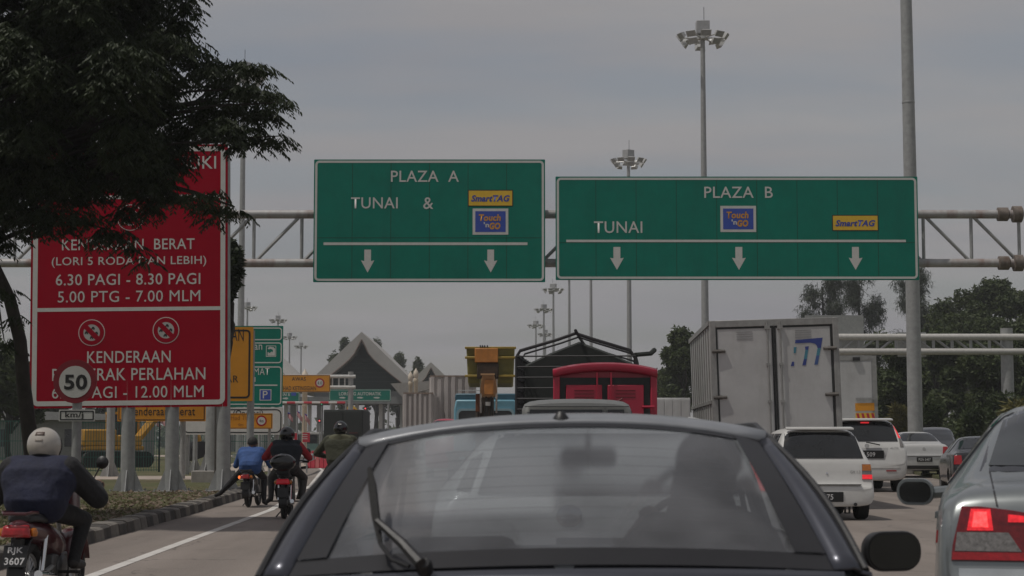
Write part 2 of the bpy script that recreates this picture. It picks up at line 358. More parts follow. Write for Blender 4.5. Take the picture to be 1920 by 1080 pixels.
def road_mat():
    m = bpy.data.materials.new('road_surface'); m.use_nodes = True; nt = m.node_tree; b = nt.nodes['Principled BSDF']; N = nt.nodes.new; L = nt.links.new
    tc = N('ShaderNodeTexCoord'); mp = N('ShaderNodeMapping'); mp.inputs['Scale'].default_value = (1.2, 0.12, 1); L(tc.outputs['Object'], mp.inputs[0])
    n1 = N('ShaderNodeTexNoise'); n1.inputs['Scale'].default_value = 0.9; n1.inputs['Detail'].default_value = 7; n1.inputs['Roughness'].default_value = 0.65; L(mp.outputs[0], n1.inputs['Vector'])
    r1 = N('ShaderNodeValToRGB'); e = r1.color_ramp.elements; e[0].position = 0.32; e[0].color = (0.175, 0.148, 0.128, 1); e[1].position = 0.7; e[1].color = (0.25, 0.215, 0.19, 1); L(n1.outputs['Fac'], r1.inputs[0])
    n2 = N('ShaderNodeTexNoise'); n2.inputs['Scale'].default_value = 45; n2.inputs['Detail'].default_value = 4; L(tc.outputs['Object'], n2.inputs['Vector'])
    r2 = N('ShaderNodeMapRange'); r2.inputs[1].default_value = 0.3; r2.inputs[2].default_value = 0.7; r2.inputs[3].default_value = 0.8; r2.inputs[4].default_value = 1.15; L(n2.outputs['Fac'], r2.inputs[0])
    cb = N('ShaderNodeCombineColor'); [L(r2.outputs[0], cb.inputs[i]) for i in range(3)]
    mx = N('ShaderNodeMix'); mx.data_type = 'RGBA'; mx.blend_type = 'MULTIPLY'; mx.inputs['Factor'].default_value = 1
    L(r1.outputs[0], mx.inputs['A']); L(cb.outputs[0], mx.inputs['B'])
    # tyre-polished, oil-darkened bands along each lane
    sx = N('ShaderNodeSeparateXYZ'); L(tc.outputs['Object'], sx.inputs[0])
    w = N('ShaderNodeMath'); w.operation = 'SINE'; sc = N('ShaderNodeMath'); sc.operation = 'MULTIPLY'; sc.inputs[1].default_value = 2 * pi / 1.75; L(sx.outputs[0], sc.inputs[0]); L(sc.outputs[0], w.inputs[0])
    r3 = N('ShaderNodeMapRange'); r3.inputs[1].default_value = 0.2; r3.inputs[2].default_value = 1; r3.inputs[4].default_value = 0.22; L(w.outputs[0], r3.inputs[0])
    m3 = N('ShaderNodeMix'); m3.data_type = 'RGBA'; L(r3.outputs[0], m3.inputs['Factor']); L(mx.outputs['Result'], m3.inputs['A']); m3.inputs['B'].default_value = (0.11, 0.095, 0.085, 1)
    # oil stains, repair patches and cracks
    n4 = N('ShaderNodeTexNoise'); n4.inputs['Scale'].default_value = 1.3; n4.inputs['Detail'].default_value = 7; n4.inputs['Roughness'].default_value = .7; L(tc.outputs['Object'], n4.inputs['Vector'])
    r4 = N('ShaderNodeMapRange'); r4.inputs[1].default_value = .56; r4.inputs[2].default_value = .72; r4.inputs[4].default_value = .55; L(n4.outputs['Fac'], r4.inputs[0])
    m4 = N('ShaderNodeMix'); m4.data_type = 'RGBA'; L(r4.outputs[0], m4.inputs['Factor']); L(m3.outputs['Result'], m4.inputs['A']); m4.inputs['B'].default_value = (0.09, 0.078, 0.07, 1)
    vo = N('ShaderNodeTexVoronoi'); vo.feature = 'DISTANCE_TO_EDGE'; vo.inputs['Scale'].default_value = .28; nw = N('ShaderNodeVectorMath'); nw.operation = 'ADD'; L(tc.outputs['Object'], nw.inputs[0]); n5 = N('ShaderNodeTexNoise'); n5.inputs['Scale'].default_value = 1.1; n5.inputs['Detail'].default_value = 5; L(tc.outputs['Object'], n5.inputs['Vector']); L(n5.outputs['Color'], nw.inputs[1]); L(nw.outputs[0], vo.inputs['Vector'])
    r5 = N('ShaderNodeMapRange'); r5.inputs[1].default_value = .0; r5.inputs[2].default_value = .006; r5.inputs[3].default_value = .6; r5.inputs[4].default_value = 0; L(vo.outputs['Distance'], r5.inputs[0])
    m5 = N('ShaderNodeMix'); m5.data_type = 'RGBA'; L(r5.outputs[0], m5.inputs['Factor']); L(m4.outputs['Result'], m5.inputs['A']); m5.inputs['B'].default_value = (0.05, 0.045, 0.04, 1)
    L(m5.outputs['Result'], b.inputs['Base Color']); b.inputs['Roughness'].default_value = 0.85
    bp = N('ShaderNodeBump'); bp.inputs['Strength'].default_value = 0.35; bp.inputs['Distance'].default_value = 0.01; L(n2.outputs['Fac'], bp.inputs['Height']); L(bp.outputs[0], b.inputs['Normal'])
    return m
GRASS, ROAD = ground_mat(), road_mat()
line_white = mat('road_line_paint', (0.55, 0.53, 0.50), 0.7, var=0.15, scale=3, dirt=0.6, dirtcol=(0.22, 0.19, 0.17))
path_mat = mat('pale_footpath', (0.36, 0.30, 0.25), 0.9, var=0.15, scale=2, dirt=0.3)
kerb_pale = mat('kerb_worn_white', (0.17, 0.155, 0.135), 0.9, var=0.3, scale=5, dirt=0.7, dirtcol=(0.06, 0.05, 0.045), bump=0.3)
kerb_dark = mat('kerb_worn_black', (0.055, 0.05, 0.045), 0.9, var=0.3, scale=5, dirt=0.4, dirtcol=(0.12, 0.1, 0.09), bump=0.3)

KERB = [(-4.55, 2), (-5.0, 14), (-5.4, 24), (-5.75, 33), (-6.2, 42), (-7.6, 58), (-10.4, 85), (-16.0, 130), (-22.0, 175), (-26, 260)]
def kerb_x(y):
    for (xa, ya), (xb, yb) in zip(KERB, KERB[1:]):
        if ya <= y <= yb: return xa + (xb - xa) * (y - ya) / (yb - ya)
    return KERB[0][0] if y < KERB[0][1] else KERB[-1][0]
def sheet(name, pts, z, m, kind='structure'):
    b = MB(); n = len(pts); b.add([(x, y, z) for x, y in pts], [tuple(range(n))]); return b.build(name, m, smooth=0, kind=kind)
g = MB(); g.add([(-800, -60, -0.06), (800, -60, -0.06), (800, 1100, -0.06), (-800, 1100, -0.06)], [(0, 1, 2, 3)]); g.build('ground', GRASS, smooth=0, kind='structure')
RX = [(7.5, 0), (14, 60), (22, 120), (45, 260)]
road = MB(); ys = [0, 14, 24, 33, 42, 58, 85, 130, 175, 260]
def rx(y):
    for (xa, ya), (xb, yb) in zip(RX, RX[1:]):
        if ya <= y <= yb: return xa + (xb - xa) * (y - ya) / (yb - ya)
road.grid([[(kerb_x(y), y, 0), (rx(y), y, 0)] for y in ys]); road.add([(-30, -50, 0), (30, -50, 0), (30, 0, 0), (-30, 0, 0)], [(0, 1, 2, 3)]); road.build('road', ROAD, smooth=0, kind='structure')
vg = MB(); vg.grid([[(kerb_x(y) - 0.15, y, 0.11), (kerb_x(y) - 3, y, 0.13), (kerb_x(y) - 9, y, 0.12), (-60 - y * 0.2, y, 0.10)] for y in ys]); vg.build('grass_verge', GRASS, smooth=0, kind='structure')
rv = MB(); rv.grid([[(rx(y), y, 0.12), (rx(y) + 60, y, 0.12)] for y in ys]); rv.grid([[(rx(y), y, -0.01), (rx(y), y, 0.12)] for y in ys]); rv.build('right_verge', GRASS, smooth=0, kind='structure')
ln = MB(); LX = [(-3.3, 4), (-3.72, 13), (-3.95, 17.5), (-4.5, 35), (-5.9, 55), (-8.6, 85), (-14, 130)]
ln.grid([[(x - 0.06, y, 0.004), (x + 0.07, y, 0.004)] for x, y in LX]); ln.build('edge_line', line_white, smooth=0, kind='structure')
for i, (xo, slope) in enumerate(((-0.55, 0.0),)):
    lm = MB()
    for k in range(24):
        y = 8 + k * 6; x = xo + slope * y * (1 if i else -0.6)
        lm.add([(x - .06, y, .004), (x + .06, y, .004), (x + .06 + slope * 2.5, y + 2.6, .004), (x - .06 + slope * 2.5, y + 2.6, .004)], [(0, 1, 2, 3)])
    lm.build('lane_line', line_white, smooth=0, kind='structure')
for x0, y0, x1, y1 in ((-60, 57, -8.1, 63), (-60, 150, -20.5, 168)):
    sheet('footpath', [(x0, y0), (kerb_x(y0) - .2, y0), (kerb_x(y1) - .2, y1), (x0, y1)], 0.136, path_mat)
b = MB(); b.grid([[(-10.5 + (y - 63) * -0.12, y, .134), (-9.4 + (y - 63) * -0.02 , y, .134)] for y in (63, 75, 95, 120, 150)]); b.build('footpath', path_mat, smooth=0, kind='structure')

kerb = thing('kerb', None, None); kerb['kind'] = 'structure'
stone_meshes = []
for dark in (0, 1):
    k = MB(); k.loft([[(-.15, -.285, -.03), (.15, -.285, -.03), (.12, -.285, .15), (.07, -.285, .175), (-.15, -.285, .18)], [(-.15, .285, -.03), (.15, .285, -.03), (.12, .285, .15), (.07, .285, .175), (-.15, .285, .18)]])
    me = k.mesh('kerb_stone'); me.materials.append(kerb_dark if dark else kerb_pale); stone_meshes.append(me)
y = 12.0; i = 0; rnd = random.Random(3)
while y < 62:
    o = bpy.data.objects.new('kerb_stone', stone_meshes[(i // 1) % 2 if rnd.random() > .15 else rnd.randint(0, 1)]); C.objects.link(o); o.parent = kerb
    ang = atan2(kerb_x(y + .3) - kerb_x(y - .3), .6)
    o.location = (kerb_x(y) + rnd.uniform(-.012, .012), y, rnd.uniform(-.012, .008)); o.rotation_euler = (rnd.uniform(-.01, .01), rnd.uniform(-.04, .04), -ang + rnd.uniform(-.015, .015)); y += .6; i += 1
kb = MB()
for ya in ys[3:-1]:
    pass
for k in range(330):
    ya = 62 + k * .6; a, c = kerb_x(ya), kerb_x(ya + .57); kb.cur = k % 2
    kb.add([(a - .15, ya, -.03), (a + .15, ya, -.03), (c + .15, ya + .57, -.03), (c - .15, ya + .57, -.03), (a - .15, ya, .17), (a + .12, ya, .17), (c + .12, ya + .57, .17), (c - .15, ya + .57, .17)], [(4, 5, 6, 7), (0, 1, 5, 4), (1, 2, 6, 5), (3, 0, 4, 7), (2, 3, 7, 6)])
kb.build('far_kerb_stones', [kerb_pale, kerb_dark], kerb, smooth=0, kind='stuff')

def quads_mesh(name, verts, nper, m, parent=None, kind=None):
    verts = np.asarray(verts, dtype=np.float32).reshape(-1, 3); n = len(verts) // nper
    me = bpy.data.meshes.new(name); me.vertices.add(n * nper); me.vertices.foreach_set('co', verts.ravel())
    me.loops.add(n * nper); me.loops.foreach_set('vertex_index', np.arange(n * nper, dtype=np.int32))
    me.polygons.add(n); me.polygons.foreach_set('loop_start', np.arange(0, n * nper, nper, dtype=np.int32)); me.polygons.foreach_set('loop_total', np.full(n, nper, dtype=np.int32))
    me.update(); me.validate(); o = link_mesh(name, me, m, parent)
    if kind: o['kind'] = kind
    return o
# grass blades and dead leaves on the verge
rg = np.random.default_rng(5)
N_ = 60000; yy = 13 + 38 * rg.random(N_) ** 1.15; kx = np.array([kerb_x(v) for v in yy]); xx = kx - 0.2 - 12 * rg.random(N_) ** 1.2
ok = ~((yy > 56.7) & (yy < 63.3)); patch = np.sin(xx * 1.1 + yy * .31) + np.sin(yy * .7 - xx * .6) + rg.normal(0, .5, N_); ok &= (patch > -1.1) & ((kx - xx > 1.2) | (rg.random(N_) < .35)); yy, xx = yy[ok], xx[ok]; n = len(xx)
h = (0.03 + 0.055 * rg.random(n)) * np.clip((58 - yy) / 30, .3, 1); a = rg.random(n) * 2 * pi; wd = .012 + .012 * rg.random(n); lx, ly = rg.normal(0, .05, n), rg.normal(0, .05, n)
base = np.stack([xx, yy, np.full(n, .105)], 1); dx = np.stack([np.cos(a) * wd, np.sin(a) * wd, np.zeros(n)], 1); tip = base + np.stack([lx, ly, h], 1)
quads_mesh('grass', np.stack([base - dx, base + dx, tip], 1), 3, leafmat('grass_blades', (0.05, 0.065, 0.018), (0.13, 0.125, 0.045), scale=.6), kind='stuff')
n = 2600; yy = 14 + 30 * rg.random(n); kx = np.array([kerb_x(v) for v in yy]); xx = kx - .15 - np.abs(rg.normal(0, 1.5, n)); a = rg.random(n) * 2 * pi; s_ = .03 + .04 * rg.random(n)
c_ = np.stack([xx, yy, .125 + .03 * rg.random(n)], 1); u = np.stack([np.cos(a) * s_, np.sin(a) * s_, rg.normal(0, .015, n)], 1); w = np.stack([-np.sin(a) * s_ * .5, np.cos(a) * s_ * .5, rg.normal(0, .012, n)], 1)
quads_mesh('dead_leaves', np.stack([c_ - u, c_ + w, c_ + u, c_ - w], 1), 4, leafmat('dead_leaf', (0.10, 0.07, 0.045), (0.26, 0.20, 0.15), scale=3), kind='stuff')

# ------------------------------------------------------------------ trees
def leaf_cloud(name, blobs, count, ln_, wd_, m, parent, seed, droop=0.5, fingers=1, shell=0.45):
    """leaf-sized quads through ellipsoid blobs (cx,cy,cz,rx,ry,rz)"""
    r = np.random.default_rng(seed); B = np.array(blobs, dtype=float); vol = (B[:, 3] * B[:, 4] * B[:, 5]) ** 0.72; pick = r.choice(len(B), count, p=vol / vol.sum())
    d = r.normal(size=(count, 3)); d /= np.linalg.norm(d, axis=1)[:, None]; rad = (shell + (1 - shell) * r.random(count))[:, None] * (1 + .10 * r.normal(size=(count, 1)))
    c = B[pick, :3] + d * rad * B[pick, 3:]
    out = []
    for k in range(fingers):
        az = r.random(count) * 2 * pi; dr = -droop + .55 * r.normal(size=count)
        t = np.stack([np.cos(az) * np.cos(dr), np.sin(az) * np.cos(dr), np.sin(dr)], 1); ll = ln_ * (.6 + .8 * r.random(count))[:, None]
        s = np.cross(t, r.normal(size=(count, 3))); s /= np.linalg.norm(s, axis=1)[:, None] + 1e-9; ww = wd_ * (.6 + .8 * r.random(count))[:, None]
        out.append(np.stack([c, c + t * ll * .45 + s * ww * .5, c + t * ll, c + t * ll * .45 - s * ww * .5], 1))
    return quads_mesh(name, np.concatenate(out), 4, m, parent, kind='stuff')
def wiggle(p, q, n, amp, rnd):
    p, q = V(p), V(q); pts = []
    for i in range(n + 1):
        t = i / n; k = amp * sin(pi * t); pts.append(p.lerp(q, t) + V((rnd.uniform(-k, k), rnd.uniform(-k, k), rnd.uniform(-k * .5, k * .5) + k * .6)))
    return pts

def roadside_tree(name, label, cat, px, top, half, Y, style='round', m=None, seed=1, base_px=None, group=None, count=4200, trunk=None):
    rnd = random.Random(seed); x = gz(px, Y); H = at(px, top, Y).z; W = half * Y / FPX
    t = thing(name, label, cat, (x, Y, 0.1), 0, group); H -= .1; blobs = []
    tr = MB(); r0 = .05 * H ** .75; mt = m or leaf_mid
    if style == 'casuarina':
        top_p = (rnd.uniform(-.3, .3), 0, H * .96); tr.tube(wiggle((0, 0, 0), top_p, 6, .15, rnd), [r0 * (1 - .14 * i) for i in range(7)], 7)
        tr.build('trunk', bark, t)
        lm = MB()
        for i in range(26):
            f = .22 + .75 * i / 25; an = rnd.uniform(0, 2 * pi); rr = W * (1.12 - .55 * max(0, (f - .55)) / .45) * rnd.uniform(.6, 1.1)
            p = (0, 0, H * f); q = (cos(an) * rr, sin(an) * rr, H * f + H * .05 + rnd.uniform(0, .5)); lm.tube(wiggle(p, q, 3, .15, rnd), [.05, .04, .03, .015], 4, False)
            for k in (.55, 1.0): blobs.append((q[0] * k, q[1] * k, p[2] + (q[2] - p[2]) * k + rnd.uniform(-.2, .3), W * .42, W * .42, H * .07))
        lm.build('limbs', bark, t)
        leaf_cloud('foliage', blobs, int(count * 1.4), .5, .055, mt, t, seed, droop=.9, fingers=3, shell=.05)
    else:
        fork = H * (.32 if style != 'umbrella' else .5); tr.tube(wiggle((0, 0, 0), (rnd.uniform(-.4, .4), 0, fork), 4, .15, rnd), [r0, r0 * .85, r0 * .8, r0 * .75, r0 * .7], 8); tr.build('trunk', trunk or bark, t)
        lm = MB(); nb = 15 if style == 'round' else 11
        for i in range(nb):
            an = 2 * pi * i * .618 + rnd.uniform(-.3, .3); rr = W * sqrt(rnd.random()) * .82
            if style == 'umbrella': q = (cos(an) * rr, sin(an) * rr, H * rnd.uniform(.80, .94) - .1 * H * (rr / W) ** 2); s = (W * rnd.uniform(.30, .46), W * rnd.uniform(.30, .46), H * .075)
            else: q = (cos(an) * rr, sin(an) * rr, H * (.40 + .5 * rnd.random() * (1 - .45 * (rr / W) ** 2))); s = (W * rnd.uniform(.25, .42), W * rnd.uniform(.25, .42), H * rnd.uniform(.07, .13))
            lm.tube(wiggle((0, 0, fork * rnd.uniform(.75, 1)), q, 4, .35, rnd), [r0 * .45, r0 * .35, r0 * .28, r0 * .2, r0 * .1], 5, False); blobs.append((*q, *s))
        blobs.append((0, 0, H * .9, W * .35, W * .35, H * .1)) if style == 'round' else None
        lm.build('limbs', trunk or bark, t)
        leaf_cloud('foliage', blobs, count, .25 * (Y / 100) ** .5, .13 * (Y / 100) ** .5, mt, t, seed, droop=.3, fingers=5, shell=.3)
    return t

RT = 'trees behind the right side of the road'
for px, top, half, Y, st, m, lab, sd_, n in (
    (1546, 524, 44, 190, 'casuarina', leaf_grey, 'feathery grey-green conifer under the lower edge of the PLAZA B sign, left of its twin', 11, 5200),
    (1616, 522, 38, 195, 'casuarina', leaf_grey, 'feathery conifer under the PLAZA B sign, right one of the adjoining pair', 12, 5200),
    (1712, 526, 46, 185, 'casuarina', leaf_grey, 'feathery conifer standing right behind the thick grey mast under the sign', 13, 5200),
    (1775, 556, 72, 165, 'round', leaf_mid, 'rounded dark tree between the thick mast and the tall spreading tree', 14, 5200),
    (1893, 520, 92, 160, 'umbrella', leaf_mid, 'tall spreading flat-topped tree at the right edge of the photo', 15, 5200),
    (1868, 566, 120, 150, 'umbrella', leaf_mid, 'lower spreading tree under the tall flat-topped tree at the right edge', 16, 5200),
    (1836, 560, 74, 155, 'round', leaf_mid, 'rounded tree directly left of the tall flat-topped tree, above the far gantry', 26, 5200),
    (1650, 622, 70, 150, 'round', leaf_mid, 'green tree behind the right edge of the second white truck', 17, 5200),
    (1765, 612, 76, 128, 'round', leaf_mid, 'dense green tree just right of the thick mast, below the far gantry', 18, 6200),
    (1685, 640, 66, 118, 'round', leaf_mid, 'leafy tree left of the foot of the thick mast', 19, 5600),
    (1850, 640, 88, 112, 'round', leaf_mid, 'bushy tree with pale branches in front of the far gantry column', 20, 6200),
    (1925, 605, 84, 120, 'round', leaf_mid, 'bushy tree cut off by the right edge beside the far gantry column', 21, 5200),
    (1590, 655, 60, 170, 'round', leaf_mid, 'green tree mostly hidden behind the two white trucks', 22, 3600),
    (1275, 610, 52, 150, 'round', leaf_mid, 'rounded tree in the gap between the red lorry and the big white truck', 23, 6200),
    (1245, 690, 48, 160, 'round', leaf_mid, 'lower dark bushy tree right beside the red lorry', 24, 4200)):
    roadside_tree('casuarina_tree' if st == 'casuarina' else 'roadside_tree', lab, 'tree', px, top, half, Y, st, m, sd_, group=RT, count=n)
for px, top, half, Y, lab, sd_, m in ((1905, 745, 34, 88, 'yellow-green leafy shrub behind the roof of the silver car', 31, leaf_yellow), (1822, 765, 26, 96, 'green shrub above the dark van on the right', 32, leaf_mid), (1740, 752, 26, 100, 'green shrub at the right foot of the thick mast', 33, leaf_mid), (1690, 758, 20, 104, 'green shrub at the left foot of the thick mast', 34, leaf_yellow), (1868, 720, 34, 98, 'dark shrub under the far gantry column', 35, leaf_mid)):
    x = gz(px, Y); t = thing('roadside_shrub', lab, 'shrub', (x, Y, .1), 0, 'shrubs along the right side'); H = at(px, top, Y).z - .1; W = half * Y / FPX; rnd = random.Random(sd_)
    st_ = MB(); [st_.tube(wiggle((0, 0, 0), (rnd.uniform(-W, W) * .6, rnd.uniform(-W, W) * .6, H * .8), 3, .1, rnd), [.04, .03, .02, .01], 5, False) for _ in range(7)]; st_.build('stems', bark, t)
    leaf_cloud('foliage', [(rnd.uniform(-W, W) * .6, rnd.uniform(-W, W) * .6, H * rnd.uniform(.25, .85), W * .45, W * .45, H * .18) for _ in range(9)], 1500, .4, .1, m, t, sd_, droop=-.2, fingers=2)
roadside_tree('roadside_tree', 'small tree hidden behind the red sign, twigs showing past its right edge', 'tree', 417, 440, 42, 49.5, 'umbrella', leaf_dark, 61, count=2200)
PT = 'trees beyond the toll plaza'
for px, top, half, Y, lab, sd_ in ((645, 630, 28, 330, 'far tree showing left of the big toll roof peak', 41), (705, 632, 26, 335, 'far tree showing just right of the big toll roof peak', 42), (748, 658, 30, 330, 'dark far tree between the two toll roof peaks, the tallest there', 43), (783, 668, 22, 332, 'small far tree left of the smaller toll roof peak', 44), (20, 640, 60, 105, 'dark background tree at the left edge behind the red sign', 45), (95, 690, 60, 140, 'dark background tree behind the lower left of the red sign', 46), (-30, 600, 70, 95, 'dark background tree cut by the left edge of the photo', 47), (200, 715, 55, 200, 'background tree behind the posts of the red sign', 48)):
    roadside_tree('background_tree', lab, 'tree', px, top, half, Y, 'round', leaf_mid, sd_, group=PT, count=3200)
tl = [(gz(px, 480), 480 + random.uniform(-20, 20), random.uniform(1.5, 4), random.uniform(7, 14), 6, random.uniform(2.5, 5.0)) for px in range(-300, 2300, 26)]
o = leaf_cloud('distant_treeline', tl, 9000, 2.4, 1.4, leaf_mid, None, 77, shell=.2); o['kind'] = 'stuff'; o['label'] = 'low distant band of trees along the horizon'

ug = [(rx(Yq) + rnd_.uniform(2, 26), Yq, rnd_.uniform(.8, 2.6), rnd_.uniform(2.2, 4), 2.5, rnd_.uniform(1.2, 2.6)) for rnd_ in [random.Random(50)] for Yq in np.linspace(96, 170, 70)]
leaf_cloud('undergrowth', ug, 26000, .42, .2, leaf_mid, None, 51, droop=.1, shell=.2)['label'] = 'dense green undergrowth below the trees on the right verge'
def near_tree():
    Y = 28.0; base = V((gz(38, Y) - .1, Y + 1.0, .1)); rnd = random.Random(21)
    t = thing('shade_tree', 'large dark feathery-leaved tree overhanging the red sign from the left edge', 'tree', base)
    def L_(px, py, dy=0.0): return at(px, py, Y + dy) - base
    tr = MB(); tr.tube([V((0, 0, -.1)), V((.02, 0, 1.0)), L_(44, 720, .9), L_(38, 640, .8), L_(18, 560, .6), L_(-25, 470, .6), L_(-60, 340, .6), L_(-60, 120, .5)], [.17, .125, .11, .10, .095, .09, .08, .06], 10); tr.build('trunk', bark, t)
    blobs = []
    # (px, py, rx px, ry px, depth offset, weight) clumps that follow the crown's outline
    def add(px, py, rx, ry, dy): blobs.append((px, py, rx, ry, dy))
    for px in range(-260, 330, 54):
        for py in range(-330, 350, 46):
            if px > 300 and py < 60: continue
            add(px + rnd.uniform(-25, 25), py + rnd.uniform(-20, 20), rnd.uniform(48, 72), rnd.uniform(30, 46), rnd.uniform(-2.2, 2.4))
    for q in ((345, 0, 30, 34), (335, 40, 34, 28), (318, 75, 52, 26), (350, 90, 45, 22), (385, 118, 40, 22), (420, 122, 40, 16), (460, 120, 34, 14), (488, 124, 20, 10), (430, 160, 60, 22), (480, 165, 44, 16), (515, 180, 30, 14), (538, 192, 16, 10), (400, 200, 50, 24), (465, 205, 40, 18), (500, 208, 30, 14), (420, 235, 44, 22), (465, 245, 30, 18), (500, 262, 22, 14), (525, 255, 18, 10), (370, 228, 60, 26), (330, 250, 40, 20), (445, 262, 22, 14),
              (275, 295, 56, 30), (230, 330, 70, 30), (290, 335, 40, 20), (352, 366, 30, 9), (385, 362, 30, 8), (412, 356, 18, 7), (300, 360, 46, 14), (395, 384, 34, 10), (430, 388, 22, 8), (452, 392, 12, 6), (398, 408, 16, 8), (280, 384, 34, 12), (232, 396, 30, 16),
              (60, 340, 90, 36), (140, 350, 80, 28), (40, 392, 56, 26), (100, 395, 46, 20), (160, 405, 30, 16), (78, 428, 30, 12), (120, 424, 20, 9), (195, 432, 26, 14), (225, 436, 26, 13), (252, 462, 18, 10), (278, 484, 13, 8), (170, 446, 14, 8), (-10, 440, 56, 26), (10, 545, 22, 10), (30, 590, 14, 8), (8, 640, 16, 12)):
        add(q[0], q[1], q[2], q[3], rnd.uniform(-.9, .9))
    lm = MB(); lb = 0
    for (px, py, rx_, ry_, dy) in blobs:
        if (rnd.random() > .62 and px > 60) or (py > 300 and px > 60 and rnd.random() > .3): continue
        sy = min(470, max(60, py + 130)); s_ = L_(-40 + (470 - sy) * -.05, sy, .6); e = L_(px, py, dy)
        mid = s_.lerp(e, .5) + V((0, 0, .25)); lm.tube([s_, s_.lerp(mid, .5) + V((rnd.uniform(-.1, .1), 0, .08)), mid, mid.lerp(e, .55) + V((0, 0, .08)), e], [.05, .042, .032, .02, .008], 5, False)
    for px, py, x2, y2, x3, y3 in ((230, 300, 330, 200, 440, 190), (200, 330, 300, 345, 440, 388), (150, 250, 260, 140, 340, 20), (260, 250, 250, 195, 290, 150)):
        lm.tube([L_(px, py), L_((px + x2) / 2, (py + y2) / 2 - 6, .2), L_(x2, y2), L_((x3 + x2) / 2, (y3 + y2) / 2 - 4, .2), L_(x3, y3)], [.07, .06, .045, .03, .012], 6, False)
    lm.build('limbs', bark, t)
    k = FPX / Y; r = np.random.default_rng(9); tw = MB(); out = []
    for bi, (px, py, rx_, ry_, dy) in enumerate(blobs):
        c = L_(px, py, dy); dens = 0.058 if (px < 330 and py < 330) else 0.062
        ns = int(max(5, rx_ * ry_ * dens)); dz = .75 * rx_ / k
        d = r.normal(size=(ns, 3)); d /= np.linalg.norm(d, axis=1)[:, None]; d *= (r.random((ns, 1)) ** .45); P = np.array(c) + d * np.array([rx_ / k, dz, ry_ / k])
        for p in P:      # one spray: a short drooping twig with finger-like leaflets on both sides
            az = r.random() * 2 * pi; outw = V((cos(az), sin(az), -.15 - .3 * r.random())); nl = 12; ln_ = .22 + .14 * r.random(); side = V((-sin(az), cos(az), 0))
            for j in range(nl):
                f = (j + .5) / nl; o_ = np.array(p) + np.array(outw) * ln_ * f + np.array((0, 0, -.10 * f * f)); sg = 1 if j % 2 else -1
                t_ = np.array(side) * sg * .75 + np.array(outw) * .6 + np.array((0, 0, -.55 - .4 * r.random())); t_ /= np.linalg.norm(t_); le = (.10 + .045 * r.random()) * (1.15 - .5 * f); n_ = np.cross(t_, r.normal(size=3)); n_ /= np.linalg.norm(n_); wd = .026 + .010 * r.random()
                out.append((o_, o_ + t_ * le * .5 + n_ * wd * .5, o_ + t_ * le, o_ + t_ * le * .5 - n_ * wd * .5))
    quads_mesh('foliage', np.array(out), 4, leaf_dark, t, kind='stuff')
near_tree()

